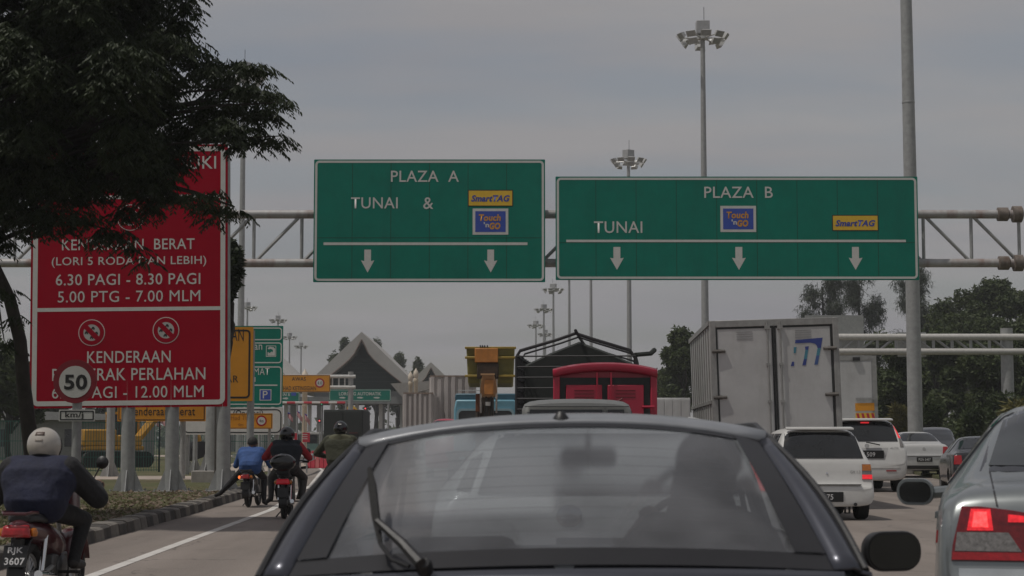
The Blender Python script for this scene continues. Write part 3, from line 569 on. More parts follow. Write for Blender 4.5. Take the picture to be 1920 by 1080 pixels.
# ------------------------------------------------------------------ signs
class Board:
    """a flat sign panel at distance Y; helpers take photograph pixels and return panel-local metres"""
    def __init__(s, name, label, cat, px0, px1, py0, py1, Y, m, z_ground=.1, group=None, thick=.05, pname='panel', parent=None, corner=.02):
        s.Y = Y; a, b = at(px0, py1, Y), at(px1, py0, Y)
        s.c = V(((a.x + b.x) / 2, Y, z_ground))
        s.root = parent or thing(name, label, cat, s.c, 0, group)
        if parent: s.c = V(parent.location)
        s.x0, s.x1, s.z0, s.z1 = a.x - s.c.x, b.x - s.c.x, a.z - s.c.z, b.z - s.c.z
        s.y = Y - s.c.y
        p = MB(); p.prism(rrect(s.x0, s.x1, s.z0, s.z1, corner), s.y, s.y + thick); s.panel = p.build(pname, m, s.root)
        s.k = Y / FPX
    def X(s, px): return at(px, 540, s.Y).x - s.c.x
    def Z(s, py): return at(960, py, s.Y).z - s.c.z
    def text(s, t, x0, x1, y0, y1, m=None, off=.006, **kw): return text(t, s.X(x0), s.X(x1), s.Z(y1), s.Z(y0), s.y - off, m or white_refl, s.panel, **kw)
    def rect(s, x0, x1, y0, y1, m, off=.004, r=.0, name='stripe', parent=None):
        p = MB(); X0, X1, Z0, Z1 = s.X(x0), s.X(x1), s.Z(y1), s.Z(y0)
        p.prism(rrect(X0, X1, Z0, Z1, r) if r else [(X0, Z0), (X1, Z0), (X1, Z1), (X0, Z1)], s.y - off, s.y - off + .003); return p.build(name, m, parent or s.panel, smooth=0)
    def border(s, inset, w, m, x0=None, x1=None, y0=None, y1=None, r=8, name='border', off=.004):
        X0 = s.x0 if x0 is None else s.X(x0); X1 = s.x1 if x1 is None else s.X(x1); Z1 = s.z1 if y0 is None else s.Z(y0); Z0 = s.z0 if y1 is None else s.Z(y1)
        i, w, r = inset * s.k, w * s.k, r * s.k; p = MB()
        p.ring(rrect(X0 + i, X1 - i, Z0 + i, Z1 - i, r), rrect(X0 + i + w, X1 - i - w, Z0 + i + w, Z1 - i - w, max(.005, r - w)), s.y - off, s.y - off + .003); return p.build(name, m, s.panel, smooth=0)
    def disc(s, cx, cy, r, m, off=.004, name='disc', r2=None, parent=None, sq=1):
        p = MB(); x, z = s.X(cx), s.Z(cy)
        if r2: p.ring(circ(x, z, r * s.k), circ(x, z, r2 * s.k), s.y - off, s.y - off + .003)
        else: p.prism(circ(x, z, r * s.k), s.y - off, s.y - off + .003)
        return p.build(name, m, parent or s.panel, smooth=0)
    def poly(s, pts, m, off=.004, name='arrow', parent=None):
        p = MB(); p.prism([(s.X(a), s.Z(b)) for a, b in pts], s.y - off, s.y - off + .003); return p.build(name, m, parent or s.panel, smooth=0)
    def post(s, px, r0, r1, top_py=None, base_z=None, flare=False, m=None, dy=.16, name='post'):
        p = MB(); x = s.X(px); zt = s.Z(top_py) if top_py is not None else s.z1 - .1; y = s.y + dy
        p.tube([(x, y, 0), (x, y, zt)], [r0, r1], 12)
        if flare:
            for a in (0, 90, 180, 270):
                M = Matrix.Translation((x, y, 0)) @ Matrix.Rotation(R(a), 4, 'Z'); p.add([(r0 * .8, -.012, .02), (r0 + .2, -.012, .02), (r0 * .9, -.012, .55), (r0 * .8, .012, .02), (r0 + .2, .012, .02), (r0 * .9, .012, .55)], [(0, 1, 2), (3, 5, 4), (0, 3, 4, 1), (1, 4, 5, 2), (2, 5, 3, 0)], M)
            p.box(x - r0 - .24, x + r0 + .24, y - r0 - .24, y + r0 + .24, 0, .03); p.box(x - r0 - .34, x + r0 + .34, y - r0 - .34, y + r0 + .34, -.1, .002)
            for bx in (-1, 1):
                for by in (-1, 1): p.lathe([(.022, 0), (.022, .06)], 6, Matrix.Translation((x + bx * (r0 + .17), y + by * (r0 + .17), .02)))
        return p.build(name, m or galv, s.root)
    def rails(s, n, m=None):
        p = MB()
        for i in range(n):
            z = s.z0 + (s.z1 - s.z0) * (i + .5) / n; p.box(s.x0 + .15, s.x1 - .15, s.y + .051, s.y + .10, z - .04, z + .04)
        return p.build('back_rails', m or alu_back, s.root, smooth=0)

def no_vehicle_symbol(b, cx, cy, r, kind):
    d = b.disc(cx, cy, r, white_refl, .005, 'prohibition_disc'); b.disc(cx, cy, r - 1.5, sign_red, .008, 'red_ring', parent=d, r2=r * .62)
    b.disc(cx, cy, r * .66, mat('disc_dull_white', (0.42, 0.42, 0.40), .5), .0065, 'disc_face', parent=d)
    w = r * .13; h = r * .62 * .72
    b.poly([(cx - h - w, cy - h + w), (cx - h + w, cy - h - w), (cx + h + w, cy + h - w), (cx + h - w, cy + h + w)], sign_red, .010, 'red_bar', parent=d)
    for ox, oy in ((.08, -.36), (-.40, .02), (.36, -.02), (-.06, .40)) if kind else ((.10, -.34), (-.42, .0), (.36, .05), (.0, .38)):
        x, y, q = cx + ox * r * .95, cy + oy * r * .95, r * .14
        b.poly([(x - q, y + q * .3), (x - q * .6, y - q * .4), (x - q * .2, y - q * .9), (x + q * .5, y - q * .8), (x + q, y - q * .1), (x + q, y + q * .4)], black_film, .0085, 'vehicle_pictogram', parent=d)
        b.disc(x - q * .55, y + q * .5, q * .35, black_film, .009, 'wheel_pictogram', parent=d); b.disc(x + q * .55, y + q * .5, q * .35, black_film, .009, 'wheel_pictogram', parent=d)

# the big red sign
rs = Board('red_road_sign', 'tall red sign of white heavy-vehicle hours on three grey posts, half under the tree', 'road sign', 53, 430, 272, 764, 43.5, sign_red)
rs.border(4, 9, white_refl, r=12)
rs.rect(66, 418, 366, 373, white_refl, .0032); rs.rect(66, 418, 576, 583, white_refl, .0032)
rs.text('SUKI', 338, 405, 294, 318); rs.text('KENDERAAN  BERAT', 116, 365, 448, 468); rs.text('(LORI 5 RODA DAN LEBIH)', 97, 387, 481, 501); rs.text('6.30 PAGI - 8.30 PAGI', 105, 376, 513, 534); rs.text('5.00 PTG - 7.00 MLM', 109, 376, 545, 566, bold=.001)
rs.text('KENDERAAN', 165, 321, 658, 680); rs.text('BERGERAK PERLAHAN', 100, 386, 690, 713); rs.text('6.00 PAGI - 12.00 MLM', 100, 383, 724, 746, bold=.001)
no_vehicle_symbol(rs, 173, 623, 25, 0); no_vehicle_symbol(rs, 312, 620, 25, 1); no_vehicle_symbol(rs, 244, 408, 25, 0)
for px in (240, 322, 418): rs.post(px, .165, .15, flare=True)
rs.rails(6); rs.root.rotation_euler = (0, R(-.6), 0); rs.root.location.x += .045

# 50 km/j speed limit
sp = Board('speed_limit_sign', 'round 50 speed limit sign with a km/j plate in front of the red sign', 'road sign', 110, 178, 768, 790, 32.5, white_refl, pname='unit_plate', thick=.02, corner=.015)
sp.border(2, 2.2, black_film, r=2); sp.text('km/j', 127, 161, 772, 786, black_film, bold=.02)
p = MB(); p.prism(circ(sp.X(144), sp.Z(715), 41 * sp.k, 40), 0, .02); sd_ = p.build('sign_disc', mat('dark_red_ring', (0.20, 0.004, 0.014), .5), sp.root)
sp.disc(144, 716, 30, white_refl, .004, 'white_face', parent=sd_); q = sp.text('50', 124, 167, 702, 731, black_film, off=.008, bold=.03); q.parent = sd_
sp.post(146, .085, .085, 690, dy=.12, m=galv)

# orange and green signs behind it
og = Board('orange_road_sign', 'tall orange sign with black border half hidden by the red sign', 'road sign', 318, 475, 613, 752, 56, sign_orange)
og.border(5, 3.5, black_film, r=8); og.text('PAN', 428, 458, 617, 639, black_film, bold=.0); og.text('AR', 425, 449, 704, 717, black_film, bold=.0); og.post(471, .11, .11); og.post(330, .11, .11)
gs = Board('green_direction_sign', 'green direction sign with ferry and parking symbols above a white panel', 'road sign', 340, 531, 611, 763, 66, sign_green)
for a, b_ in ((612, 640), (640, 683), (685, 761)): gs.border(2, 2.2, white_refl, y0=a, y1=b_, r=6)
gs.text('an', 478, 493, 646, 656); gs.text('MAT', 478, 507, 690, 703, bold=.001); gs.text('I', 478, 481, 707, 716); gs.rect(345, 522, 721, 723.5, white_refl)
gs.border(0, 1.2, white_refl, 500, 519, 648, 669, r=1, name='symbol_frame'); gs.poly([(503, 667), (503, 660), (507, 662), (511, 659), (513, 661), (513, 656), (509, 654), (505, 655), (503, 653), (507, 650), (514, 651), (517, 654), (517, 667)], white_refl, name='ferry_symbol')
pq = gs.rect(489, 511, 730, 751, white_refl, name='parking_symbol'); gs.rect(490.5, 509.5, 731.5, 749.5, sign_blue, .006, name='blue_face', parent=pq); gs.text('P', 495, 504, 733, 747, white_refl, off=.009)
wp = Board('x', None, None, 340, 531, 764, 815, 66, white_refl, parent=gs.root, pname='white_panel'); wp.border(3, 2.2, black_film, r=10); wp.text('t (Operasi)', 430, 496, 769, 783, black_film, bold=0.01)
gs.post(352, .12, .12); gs.post(520, .07, .07)
ht = Board('orange_height_sign', 'small orange 4m height limit sign below the white panel', 'road sign', 396, 511, 775, 804, 61, sign_orange)
ht.border(1, .8, black_film, r=1); ht.text('Had Tinggi', 436, 482, 779, 790, mat('faded_brown_print', (0.3, 0.12, 0.01), .6), bold=0); ht.text('4m', 449, 459, 793, 799, MATS['faded_brown_print'], bold=0)
hd = ht.disc(493, 789, 10, tail_red, .005, 'limit_disc'); ht.disc(493, 789, 7.2, white_refl, .008, 'limit_face', parent=hd); ht.text('4m', 489, 497, 786, 792, black_film, off=.011, bold=0); ht.poly([(427, 795), (427, 787), (425, 787), (428, 781), (431, 787), (429, 787), (429, 795)], black_film)
ht.post(402, .06, .06); ht.post(507, .045, .045)
kb_ = Board('orange_lorry_sign', 'low orange sign for heavy vehicles seen between the red sign posts', 'road sign', 220, 386, 752, 790, 58, sign_orange)
kb_.border(2, 1.5, black_film, r=2); kb_.text('Kenderaan  Berat', 245, 369, 763, 779, black_film, bold=0.004); kb_.post(345, .09, .09); kb_.post(233, .05, .05)

# ------------------------------------------------------------------ overhead gantry with the two green signs
def truss(mb, p0, p1, r, drop, bays, web=.045, up=True):
    p0, p1 = V(p0), V(p1); dz = V((0, 0, -drop)); mb.tube([p0, p1], r, 12); mb.tube([p0 + dz, p1 + dz], r, 12)
    for i in range(bays):
        a, b = p0.lerp(p1, i / bays), p0.lerp(p1, (i + 1) / bays); mb.tube([a, a + dz], web, 6, False)
        if i % 2 == 0: mb.tube([a + dz, b], web, 6, False)
        else: mb.tube([a, b + dz], web, 6, False)
GY = 53.0; gx0, gx1 = at(-260, 403, GY), at(1917, 391, GY)
gb = thing('sign_gantry', 'pale steel pipe gantry with rusty right end spanning the road under the green signs', 'gantry', (at(392, 800, GY).x, GY, .1))
def G_(p): return V(p) - V(gb.location)
z1, z2 = at(960, 399, GY).z, at(960, 491, GY).z; c = MB(); drop = z1 - z2
bay = 92 * GY / FPX
p0 = G_((at(392, 400, GY).x - bay * 7, GY + .35, z1)); p1 = V((gx1.x - gb.location.x - .02, p0.y, p0.z)); nb = round((p1.x - p0.x) / bay); bay = (p1.x - p0.x) / nb
for dz_ in (0, -drop):
    c = MB(); c.tube([p0 + V((0, 0, dz_)), p1 + V((0, 0, dz_))], .125, 14); c.build('chord', galv_rust, gb)
for i in range(nb + 1):
    a, b_ = p0 + V((bay * i, 0, 0)), p0 + V((bay * (i + 1), 0, 0)); d = V((0, 0, -drop)); w = MB(); w.tube([a, a + d], .05, 8, False); w.build('upright', galv, gb)
    if i < nb: w = MB(); w.tube([a + d, b_] if a.x + gb.location.x < 5 else [a, b_ + d], .05, 8, False); w.build('diagonal', galv, gb)
for z in (0, -drop):
    fl = MB(); fl.lathe([(.13, 0), (.20, .02), (.20, .30), (.13, .34)], 14, Matrix.Translation(p1 + V((-.62, 0, z))) @ Matrix.Rotation(pi / 2, 4, 'Y')); FR = mat('rusty_flange', (0.17, 0.145, 0.125), .7, .3, var=.3, scale=8, dirt=.8, dirtcol=(.1, .05, .03)); fl.build('pipe_flange', FR, gb); fl = MB(); fl.lathe([(.15, 0), (.24, .01), (.24, .26), (.15, .3)], 14, Matrix.Translation(p1 + V((-.18, 0, z))) @ Matrix.Rotation(pi / 2, 4, 'Y')); fl.build('pipe_flange', FR, gb)
for xw, lab in ((0, 'left'), (p1.x + .62, 'right')):
    col = MB(); col.tube([(xw, .75, 0), (xw, .75, z1 + .45 - .1)], [.225, .2], 18); 
    for a in range(0, 360, 60):
        M = Matrix.Translation((xw, .9, 0)) @ Matrix.Rotation(R(a), 4, 'Z'); col.add([(.2, -.015, .05), (.52, -.015, .05), (.21, -.015, .95), (.2, .015, .05), (.52, .015, .05), (.21, .015, .95)], [(0, 1, 2), (3, 5, 4), (0, 3, 4, 1), (1, 4, 5, 2), (2, 5, 3, 0)], M)
    col.build('column', galv, gb); f = MB(); f.box(xw - .55, xw + .55, .35, 1.45, -.1, .35); f.build('plinth', concrete, gb, bevel=.02)
col = MB(); xw = p0.x; col.tube([(xw, .55, 0), (xw, .55, z1 + .4)], [.225, .2], 16); col.build('column', galv, gb)

def arrow(b, cx, y0, y1, w=22):
    b.poly([(cx - w * .26, y0), (cx + w * .26, y0), (cx + w * .26, y0 + (y1 - y0) * .5), (cx + w * .52, y0 + (y1 - y0) * .47), (cx, y1), (cx - w * .52, y0 + (y1 - y0) * .47), (cx - w * .26, y0 + (y1 - y0) * .5)], white_refl)
def tag_plate(b, x0, x1, y0, y1):
    f = b.rect(x0, x1, y0, y1, black_film, .005, name='toll_tag_plate'); b.rect(x0 + 1.6, x1 - 1.6, y0 + 1.6, y1 - 1.6, sign_yellow, .008, name='plate_face', parent=f)
    h = y1 - y0; b.text('SmartTAG', x0 + 6, x1 - 6, y0 + h * .32, y0 + h * .72, mat('plate_blue_print', (.03, .06, .3), .5), off=.0115, bold=.04, shear=.25)
def touch_plate(b, x0, x1, y0, y1):
    f = b.rect(x0, x1, y0, y1, white_refl, .005, name='toll_card_plate'); b.rect(x0 + 5, x1 - 5, y0 + 5, y1 - 5, sign_blue, .008, name='plate_face', parent=f)
    w, h = x1 - x0, y1 - y0; om = mat('plate_orange_print', (.55, .26, .02), .5)
    b.text('Touch', x0 + w * .17, x0 + w * .79, y0 + h * .22, y0 + h * .48, om, off=.0115, bold=.035, shear=.12); b.text("'n", x0 + w * .31, x0 + w * .46, y0 + h * .52, y0 + h * .72, white_refl, off=.0115, bold=.03); b.text('GO', x0 + w * .47, x0 + w * .78, y0 + h * .54, y0 + h * .8, om, off=.0115, bold=.05, shear=.12)
SY = GY - .1
pa = Board('overhead_sign', 'green overhead PLAZA A sign with two down arrows', 'road sign', 587, 1022, 299, 529, SY, sign_green, group='green overhead signs on the gantry')
pa.border(2.2, 4.2, white_refl, r=8); pa.text('PLAZA  A', 732, 860, 320, 341); pa.text('TUNAI', 657, 745, 370, 391); pa.text('&', 793, 812, 370, 392); tag_plate(pa, 877, 962, 356, 387); touch_plate(pa, 886, 953, 391, 440); pa.rect(606, 989, 454.5, 459.5, white_refl); arrow(pa, 689, 468, 511, 24); arrow(pa, 920, 468, 511, 24)
pb = Board('overhead_sign', 'wide green overhead PLAZA B sign with three down arrows', 'road sign', 1042, 1720, 331, 525, SY, sign_green, group='green overhead signs on the gantry')
pb.border(2.2, 4.2, white_refl, r=8); pb.text('PLAZA  B', 1322, 1451, 350, 371); pb.text('TUNAI', 1114, 1205, 415, 437); touch_plate(pb, 1352, 1419, 386, 435); tag_plate(pb, 1562, 1649, 403, 433); pb.rect(1062, 1700, 449.5, 454, white_refl)
for x in (1157, 1386, 1605): arrow(pb, x, 463, 506, 25)
for b_ in (pa, pb):
    m_ = MB(); xs = np.linspace(b_.x0 + .5, b_.x1 - .5, 5)
    for x in xs: m_.box(x - .04, x + .04, b_.y + .05, b_.y + .22, b_.z0 + .1, b_.z1 - .1)
    m_.build('back_rails', alu_back, b_.root, smooth=0)
    sm = MB(); n = 5 if b_ is pa else 8
    for i in range(1, n + 1):
        x = b_.x0 + (b_.x1 - b_.x0) * i / (n + 1); sm.box(x - .009, x + .009, b_.y - .0015, b_.y, b_.z0 + .02, b_.z1 - .02)
    zz = b_.z0 + (b_.z1 - b_.z0) * .36; sm.box(b_.x0 + .02, b_.x1 - .02, b_.y - .0015, b_.y, zz - .009, zz + .009)
    sm.build('panel_seams', mat('seam_green', (0.0, 0.06, 0.035), .6), b_.panel, smooth=0)

# ------------------------------------------------------------------ floodlight masts
def make_mast():
    t = thing('floodlight_mast', None, 'floodlight mast', (0, 0, 0), 0, 'tall floodlight masts around the toll plaza')
    p = MB(); p.tube([(0, 0, 0), (0, 0, 10), (0, 0, 20), (0, 0, 29.2)], [.29, .25, .20, .15], 16); p.build('pole', galv, t)
    p = MB(); p.lathe([(.5, 0), (.5, .5)], 16, Matrix.Translation((0, 0, -.1))); p.build('base_plate', concrete, t)
    h = MB(); h.lathe([(.17, 28.7), (.42, 28.75), (.42, 28.95), (.17, 29.0)], 14)
    for a in range(0, 360, 60): h.tube([(0, 0, 28.85), (1.5 * cos(R(a)), 1.5 * sin(R(a)), 28.85)], .05, 6)
    h.build('head_ring', lamp_steel, t)
    b = MB(); b.box(-.45, .45, -.4, .4, 29.1, 30.0); b.build('winch_box', mat('winch_box_grey', (.36, .36, .36), .5, .2), t, bevel=.03); r_ = MB(); r_.tube([(.1, 0, 30.1), (.1, 0, 31)], .02, 5); r_.build('lightning_rod', dark_steel, t)
    lm = MB(); lm.loft([[(-.36, -.08, -.22), (.36, -.08, -.22), (.36, -.08, .22), (-.36, -.08, .22)], [(-.2, .22, -.13), (.2, .22, -.13), (.2, .22, .13), (-.2, .22, .13)]]); me = lm.mesh('floodlight'); me.materials.append(lamp_steel)
    gm = MB(); gm.box(-.28, .28, -.095, -.081, -.17, .17); gme = gm.mesh('lamp_glass'); gme.materials.append(lamp_glass)
    for i, a in enumerate(range(20, 380, 36)):
        for lev in ((0,) if i % 2 else (0, 1)):
            o = bpy.data.objects.new('floodlight', me); C.objects.link(o); o.parent = t; rr = 1.6 if lev == 0 else 1.3
            o.location = (rr * cos(R(a)), rr * sin(R(a)), 28.9 if lev == 0 else 28.45); o.rotation_euler = (R(35), 0, R(a + 90)); g_ = bpy.data.objects.new('lamp_glass', gme); C.objects.link(g_); g_.parent = o
    return t
MASTS = [(1324, 28, 'floodlight mast rising highest behind the PLAZA B sign near its centre', .98), (1181, 276, 'floodlight mast with lamps just above the PLAZA B sign top left', 1), (1109, 430, 'floodlight mast pole below the PLAZA B sign, just left of the lamp-topped pole', 1), (1068, 470, 'thin floodlight mast pole showing just left under the PLAZA B sign corner', 1), (1038, 531, 'distant floodlight mast just under the gap between the green signs, highest of its cluster', 1), (1020, 570, 'distant floodlight mast second highest under the gap between the green signs', 1), (1005, 601, 'distant floodlight mast leftmost below the gap between the green signs', 1), (1023, 618, 'smallest distant floodlight mast low above the cage lorry', 1),
         (449, 108, 'tall floodlight mast partly covered by the tree beside the red sign', 1), (519, 591, 'distant floodlight mast peeking over the green direction sign', 1), (541, 624, 'distant floodlight mast just right of the green direction sign', 1), (563, 642, 'distant floodlight mast left of the big toll roof, lowest there', 1), (461, 566, 'distant floodlight mast beside the tall pole left of the green direction sign', 1)]
mast0 = make_mast()
for i, (px, py, lab, sc) in enumerate(MASTS):
    Y = FPX * (30.1 - EYE) / (830 - py) * 1.0; o = mast0 if i == 0 else copy_tree(mast0); o.location = (gz(px, Y), Y, 0.0); o.rotation_euler = (0, 0, i * .7); o['label'] = lab
    if Y > 300: o.scale = (1.15, 1.15, 1)
# the thick plain mast on the right
t = thing('thick_mast', 'thick plain grey mast rising behind the right end of the PLAZA B sign', 'mast', (gz(1717, 75), 75, .0))
p = MB(); p.tube([(0, 0, 0), (-.02, 0, 9.2), (-.07, 0, 18.5), (-.16, 0, 30)], [.31, .272, .235, .18], 20); p.build('pole', galv, t)
p = MB(); p.lathe([(.26, 0), (.262, .02), (.262, .05), (.258, .07)], 20, Matrix.Translation((-.055, 0, 15.0))); p.build('joint_band', galv, t); p = MB(); p.box(-.6, .6, -.6, .6, -.1, .3); p.build('plinth', concrete, t)

# far gantry on the right
FG = 103.0; fx0, fx1 = at(1330, 632, FG), at(1890, 632, FG)
t = thing('far_gantry', 'distant pale gantry truss reaching from the white trucks to a column at right', 'gantry', (fx1.x, FG, .1)); za, zb = fx1.z - .1, at(960, 659, FG).z - .1
x0 = fx0.x - fx1.x; PP = mat('pale_pipe', (.5, .49, .46), .5, .1); n = 16
for zz in (za, zb): c = MB(); c.tube([(x0, 0, zz), (1.4, 0, zz)], .19, 10); c.build('chord', PP, t)
for i in range(n):
    a, b_ = x0 * (1 - i / n), x0 * (1 - (i + 1) / n); w = MB(); w.tube([(a, 0, za), (a, 0, zb)], .09, 6, False); w.build('upright', galv, t); w = MB(); w.tube([(a, 0, zb), (b_, 0, za)] if i < 10 else [(a, 0, za), (b_, 0, zb)], .075, 6, False); w.build('diagonal', galv, t)
for xx in (0, x0): c = MB(); c.tube([(xx, .3, 0), (xx, .3, za + .5)], [.36, .33], 14); c.build('column', galv, t)
pn = mat('sign_back_grey', (.30, .31, .30), .6, .3, var=.1)
for a, b_, c0, d in ((1512, 1566, 590, 670), (1567, 1622, 590, 670), (1686, 1739, 622, 668)):
    m_ = MB(); m_.box(at(a, 600, FG).x - fx1.x, at(b_, 600, FG).x - fx1.x, .45, .55, at(960, d, FG).z - .1, at(960, c0, FG).z - .1); m_.build('sign_back', pn, t, smooth=0)
# cantilever sign post with the orange AWAS sign, height bar
CG = 118.0; col = at(657, 800, CG)
t = thing('cantilever_gantry', 'slim grey cantilever gantry column in front of the dark toll roof', 'gantry', (col.x, CG, 0)); k = CG / FPX; z = lambda py: at(960, py, CG).z; X = lambda px: at(px, 540, CG).x - col.x
c = MB(); c.tube([(0, 0, 0), (0, 0, z(697))], .17, 12); c.build('column', galv, t); c = MB(); c.tube([(X(520), -.1, z(706)), (X(668), -.1, z(706))], .11, 8); c.tube([(X(520), -.1, z(726)), (X(668), -.1, z(726))], .11, 8)
for px in (625, 637, 648): c.tube([(X(px), -.1, z(706)), (X(px), -.1, z(726))], .05, 6)
c.build('arm', mat('pale_arm', (.5, .5, .48), .5), t)
aw = Board('orange_height_warning_sign', 'orange AWAS HAD KETINGGIAN sign with red ring on the cantilever gantry', 'road sign', 528, 619, 703, 735, CG - .5, sign_orange, z_ground=0)
aw.border(.8, .7, black_film, r=1); aw.text('AWAS', 549, 575, 707, 714, black_film, bold=.01); aw.text('HAD KETINGGIAN', 533, 594, 724, 732, black_film, bold=0.01); hd = aw.disc(601, 718, 9, tail_red, .005, 'limit_disc'); aw.disc(601, 718, 6.2, white_refl, .008, 'limit_face', parent=hd); aw.text('4.0', 596.5, 605.5, 715, 721, black_film, off=.012, bold=0)
HB = 112.0; t = thing('height_bar', 'red and white striped height bar across the left lanes below the orange sign', 'height barrier', (at(585, 755, HB).x, HB, 0)); k = HB / FPX; bz = at(960, 755, HB).z
for i in range(8):
    p = MB(); p.tube([((i - 4) * .5, 0, bz), ((i - 3) * .5, 0, bz)], .07, 8); p.build('bar_segment', barrier_red if i % 2 else fog_white, t)
for sx in (-2.03, 2.03): p = MB(); p.tube([(sx, 0, 0), (sx, 0, bz + .1)], .06, 8); p.build('post', galv, t)

# ------------------------------------------------------------------ toll plaza
TY = 225.0
def toll_roof(name, label, px, py, Y, s, left=True, depth=26):
    a = at(px, py, Y); t = thing(name, label, 'toll canopy', (a.x, Y, 0), 0, 'peaked toll plaza roofs'); H = a.z
    outer = [(0, 0), (1.6, -1.5), (3.3, -3.15), (4.94, -4.72), (6.2, -5.9), (7.4, -6.55)]; inner = [(0, -.95), (.38, -1.7), (.85, -2.65), (1.4, -3.3), (2.0, -3.85), (2.9, -4.6), (3.75, -5.3), (4.7, -6.05), (5.6, -6.75), (7.2, -6.9)]
    for sg in (-1, 1):
        p = MB(); p.prism([(sg * x * s, H + z * s) for x, z in outer] + [(sg * x * s, H + z * s) for x, z in inner[::-1]], 0, depth); p.build('roof_shell', roof_pale, t, smooth=30)
        e = MB(); e.tube([(sg * x * s, -.05, H + z * s) for x, z in inner], .09 * s, 6); e.build('edge_trim', mat('brown_trim', (.16, .12, .10), .7), t)
    g_ = MB(); g_.prism([(x * s, H + z * s - .02) for x, z in inner] + [(-x * s, H + z * s - .02) for x, z in inner[:0:-1]], 3.0, 3.4); g_.build('gable_wall', dark_green_wall, t, smooth=0)
    sl = MB()
    for i in range(1, 7): 
        z_ = -2.6 - i * .55; xw = np.interp(-z_, [-q[1] for q in inner], [q[0] for q in inner]) - .15; sl.box(-xw * s, xw * s, 2.86, 2.99, H + z_ * s - .05, H + z_ * s + .05)
    sl.build('gable_louvres', mat('louvre_green', (.03, .05, .045), .6), t, smooth=0)
    zb = H - 6.9 * s
    bm_ = MB(); bm_.box(-5.8 * s, 5.8 * s, 1.2, 2.2, zb - .9, zb - .25); bm_.build('edge_beam', mat('beam_grey', (.2, .2, .19), .7), t, smooth=0)
    for x in (-5.4, -2.2, 2.2, 5.4):
        c = MB(); c.box(x * s - .35, x * s + .35, 4, 4.8, 0, zb + .8); c.build('column', mat('column_grey', (.28, .27, .26), .7), t, bevel=.04)
    return t
toll_roof('toll_roof', 'large pale peaked toll roof with dark curved gable in the centre distance', 678, 622, TY, 1.0)
toll_roof('toll_roof', 'smaller pale peaked toll roof between cream lamp columns and white corrugated box', 808, 679, 310, .92)
toll_roof('toll_roof', 'pale peaked toll roof mostly hidden behind the green direction sign', 462, 632, 232, 1.0)
cn = thing('toll_canopy', 'low flat grey canopy over the toll lanes under the peaked roofs', 'canopy', (at(700, 745, 215).x, 215, 0)); zc = at(960, 757, 215).z
p = MB(); p.box(-17, 6.5, 0, 9, zc, zc + .8); p.build('canopy_slab', mat('canopy_grey', (.17, .175, .17), .7, var=.2, scale=.3), cn); p = MB(); p.prism([(3.3, zc + .8), (7.2, zc + 1.9), (6.5, zc + 2.6), (2.0, zc + 2.3)], -.5, .6); p.build('bracket', concrete, cn)
for i in range(9):
    p = MB(); p.box(-16 + i * 2.75, -15.6 + i * 2.75, 2, 2.5, 0, zc); p.build('canopy_post', fog_white, cn)
bcol = [mat('booth_white', (.42, .42, .4), .6), mat('booth_teal', (.1, .2, .17), .6), mat('booth_blue', (.05, .1, .3), .6)]
for i, px in enumerate((548, 583, 622, 690, 722, 742)):
    x = at(px, 800, 205).x; t = thing('toll_booth', ['white toll booth far left beneath the striped height bar', 'teal toll booth behind the cream column', 'white toll booth left of the black box lorry', 'blue toll booth right of the black box lorry', 'white toll booth third right of the black lorry', 'teal toll booth beside the white corrugated box'][i], 'toll booth', (x, 205, 0), 0, 'toll booths')
    p = MB(); p.box(-.75, .75, 0, 2.2, .15, 1.15); p.build('lower_wall', bcol[i % 3], t); p = MB(); p.box(-.7, .7, .05, 2.15, 1.15, 2.15); p.build('window_band', dark_glass, t); p = MB(); p.box(-.95, .95, -.25, 2.45, 2.15, 2.4); p.build('roof', bcol[0], t, bevel=.04); p = MB(); p.box(-1, 1, -5, 6, 0, .15); p.build('island', concrete, t)
def cream_column(px, py, Y, lab, w=.19):
    a = at(px, py, Y); t = thing('cream_column', lab, 'column', (a.x, Y, 0), 0, 'cream columns with bulb tops'); H = a.z
    p = MB(); p.lathe([(w, 0), (w, H - 1.45), (w * 1.3, H - 1.35), (w * 1.3, H - 1.1), (w * .9, H - 1.0)], 16); p.build('shaft', cream, t); p = MB(); p.lathe([(w * .8, H - 1.0), (w * 1.25, H - .85), (w * 1.45, H - .6), (w * 1.15, H - .35), (w * .45, H - .15), (.03, H)], 16); p.build('bulb', mat('pale_bulb', (.6, .52, .42), .5), t)
cream_column(572, 692, 150, 'cream bulb-topped column rising behind the orange AWAS sign', .21)
cream_column(770, 696, 185, 'left one of the cream pair of bulb-topped columns'); cream_column(780, 690, 184, 'right, taller one of the cream pair of bulb-topped columns')
la = Board('green_lane_sign', 'green LORONG AUTOMATIK lane sign below the big toll roof', 'road sign', 617, 733, 730, 752, 176, sign_green, z_ground=0); la.border(.8, .8, white_refl, r=2); la.text('LORONG AUTOMATIK', 637, 716, 735, 741.5, bold=.02)
for cx in (644, 677, 708): la.poly([(cx - 6, 744.8), (cx - 2, 744.2), (cx + 2, 744.2), (cx + 6, 745.8), (cx + 2, 747.4), (cx - 6, 746.6)], white_refl)
la.post(622, .1, .1); la.post(729, .1, .1)
lb = Board('green_lane_sign', 'green lane sign half hidden under the orange AWAS sign', 'road sign', 515, 562, 735, 754, 178, sign_green, z_ground=0); lb.border(.8, .8, white_refl, r=2); lb.text('TUNAI &', 520, 546, 737, 742.5, bold=.02); lb.rect(548, 557, 736, 742, sign_blue, .006, name='blue_plate'); lb.poly([(532, 746), (540, 745), (543, 747), (540, 749), (532, 748)], white_refl); lb.post(518, .1, .1); lb.post(559, .1, .1)
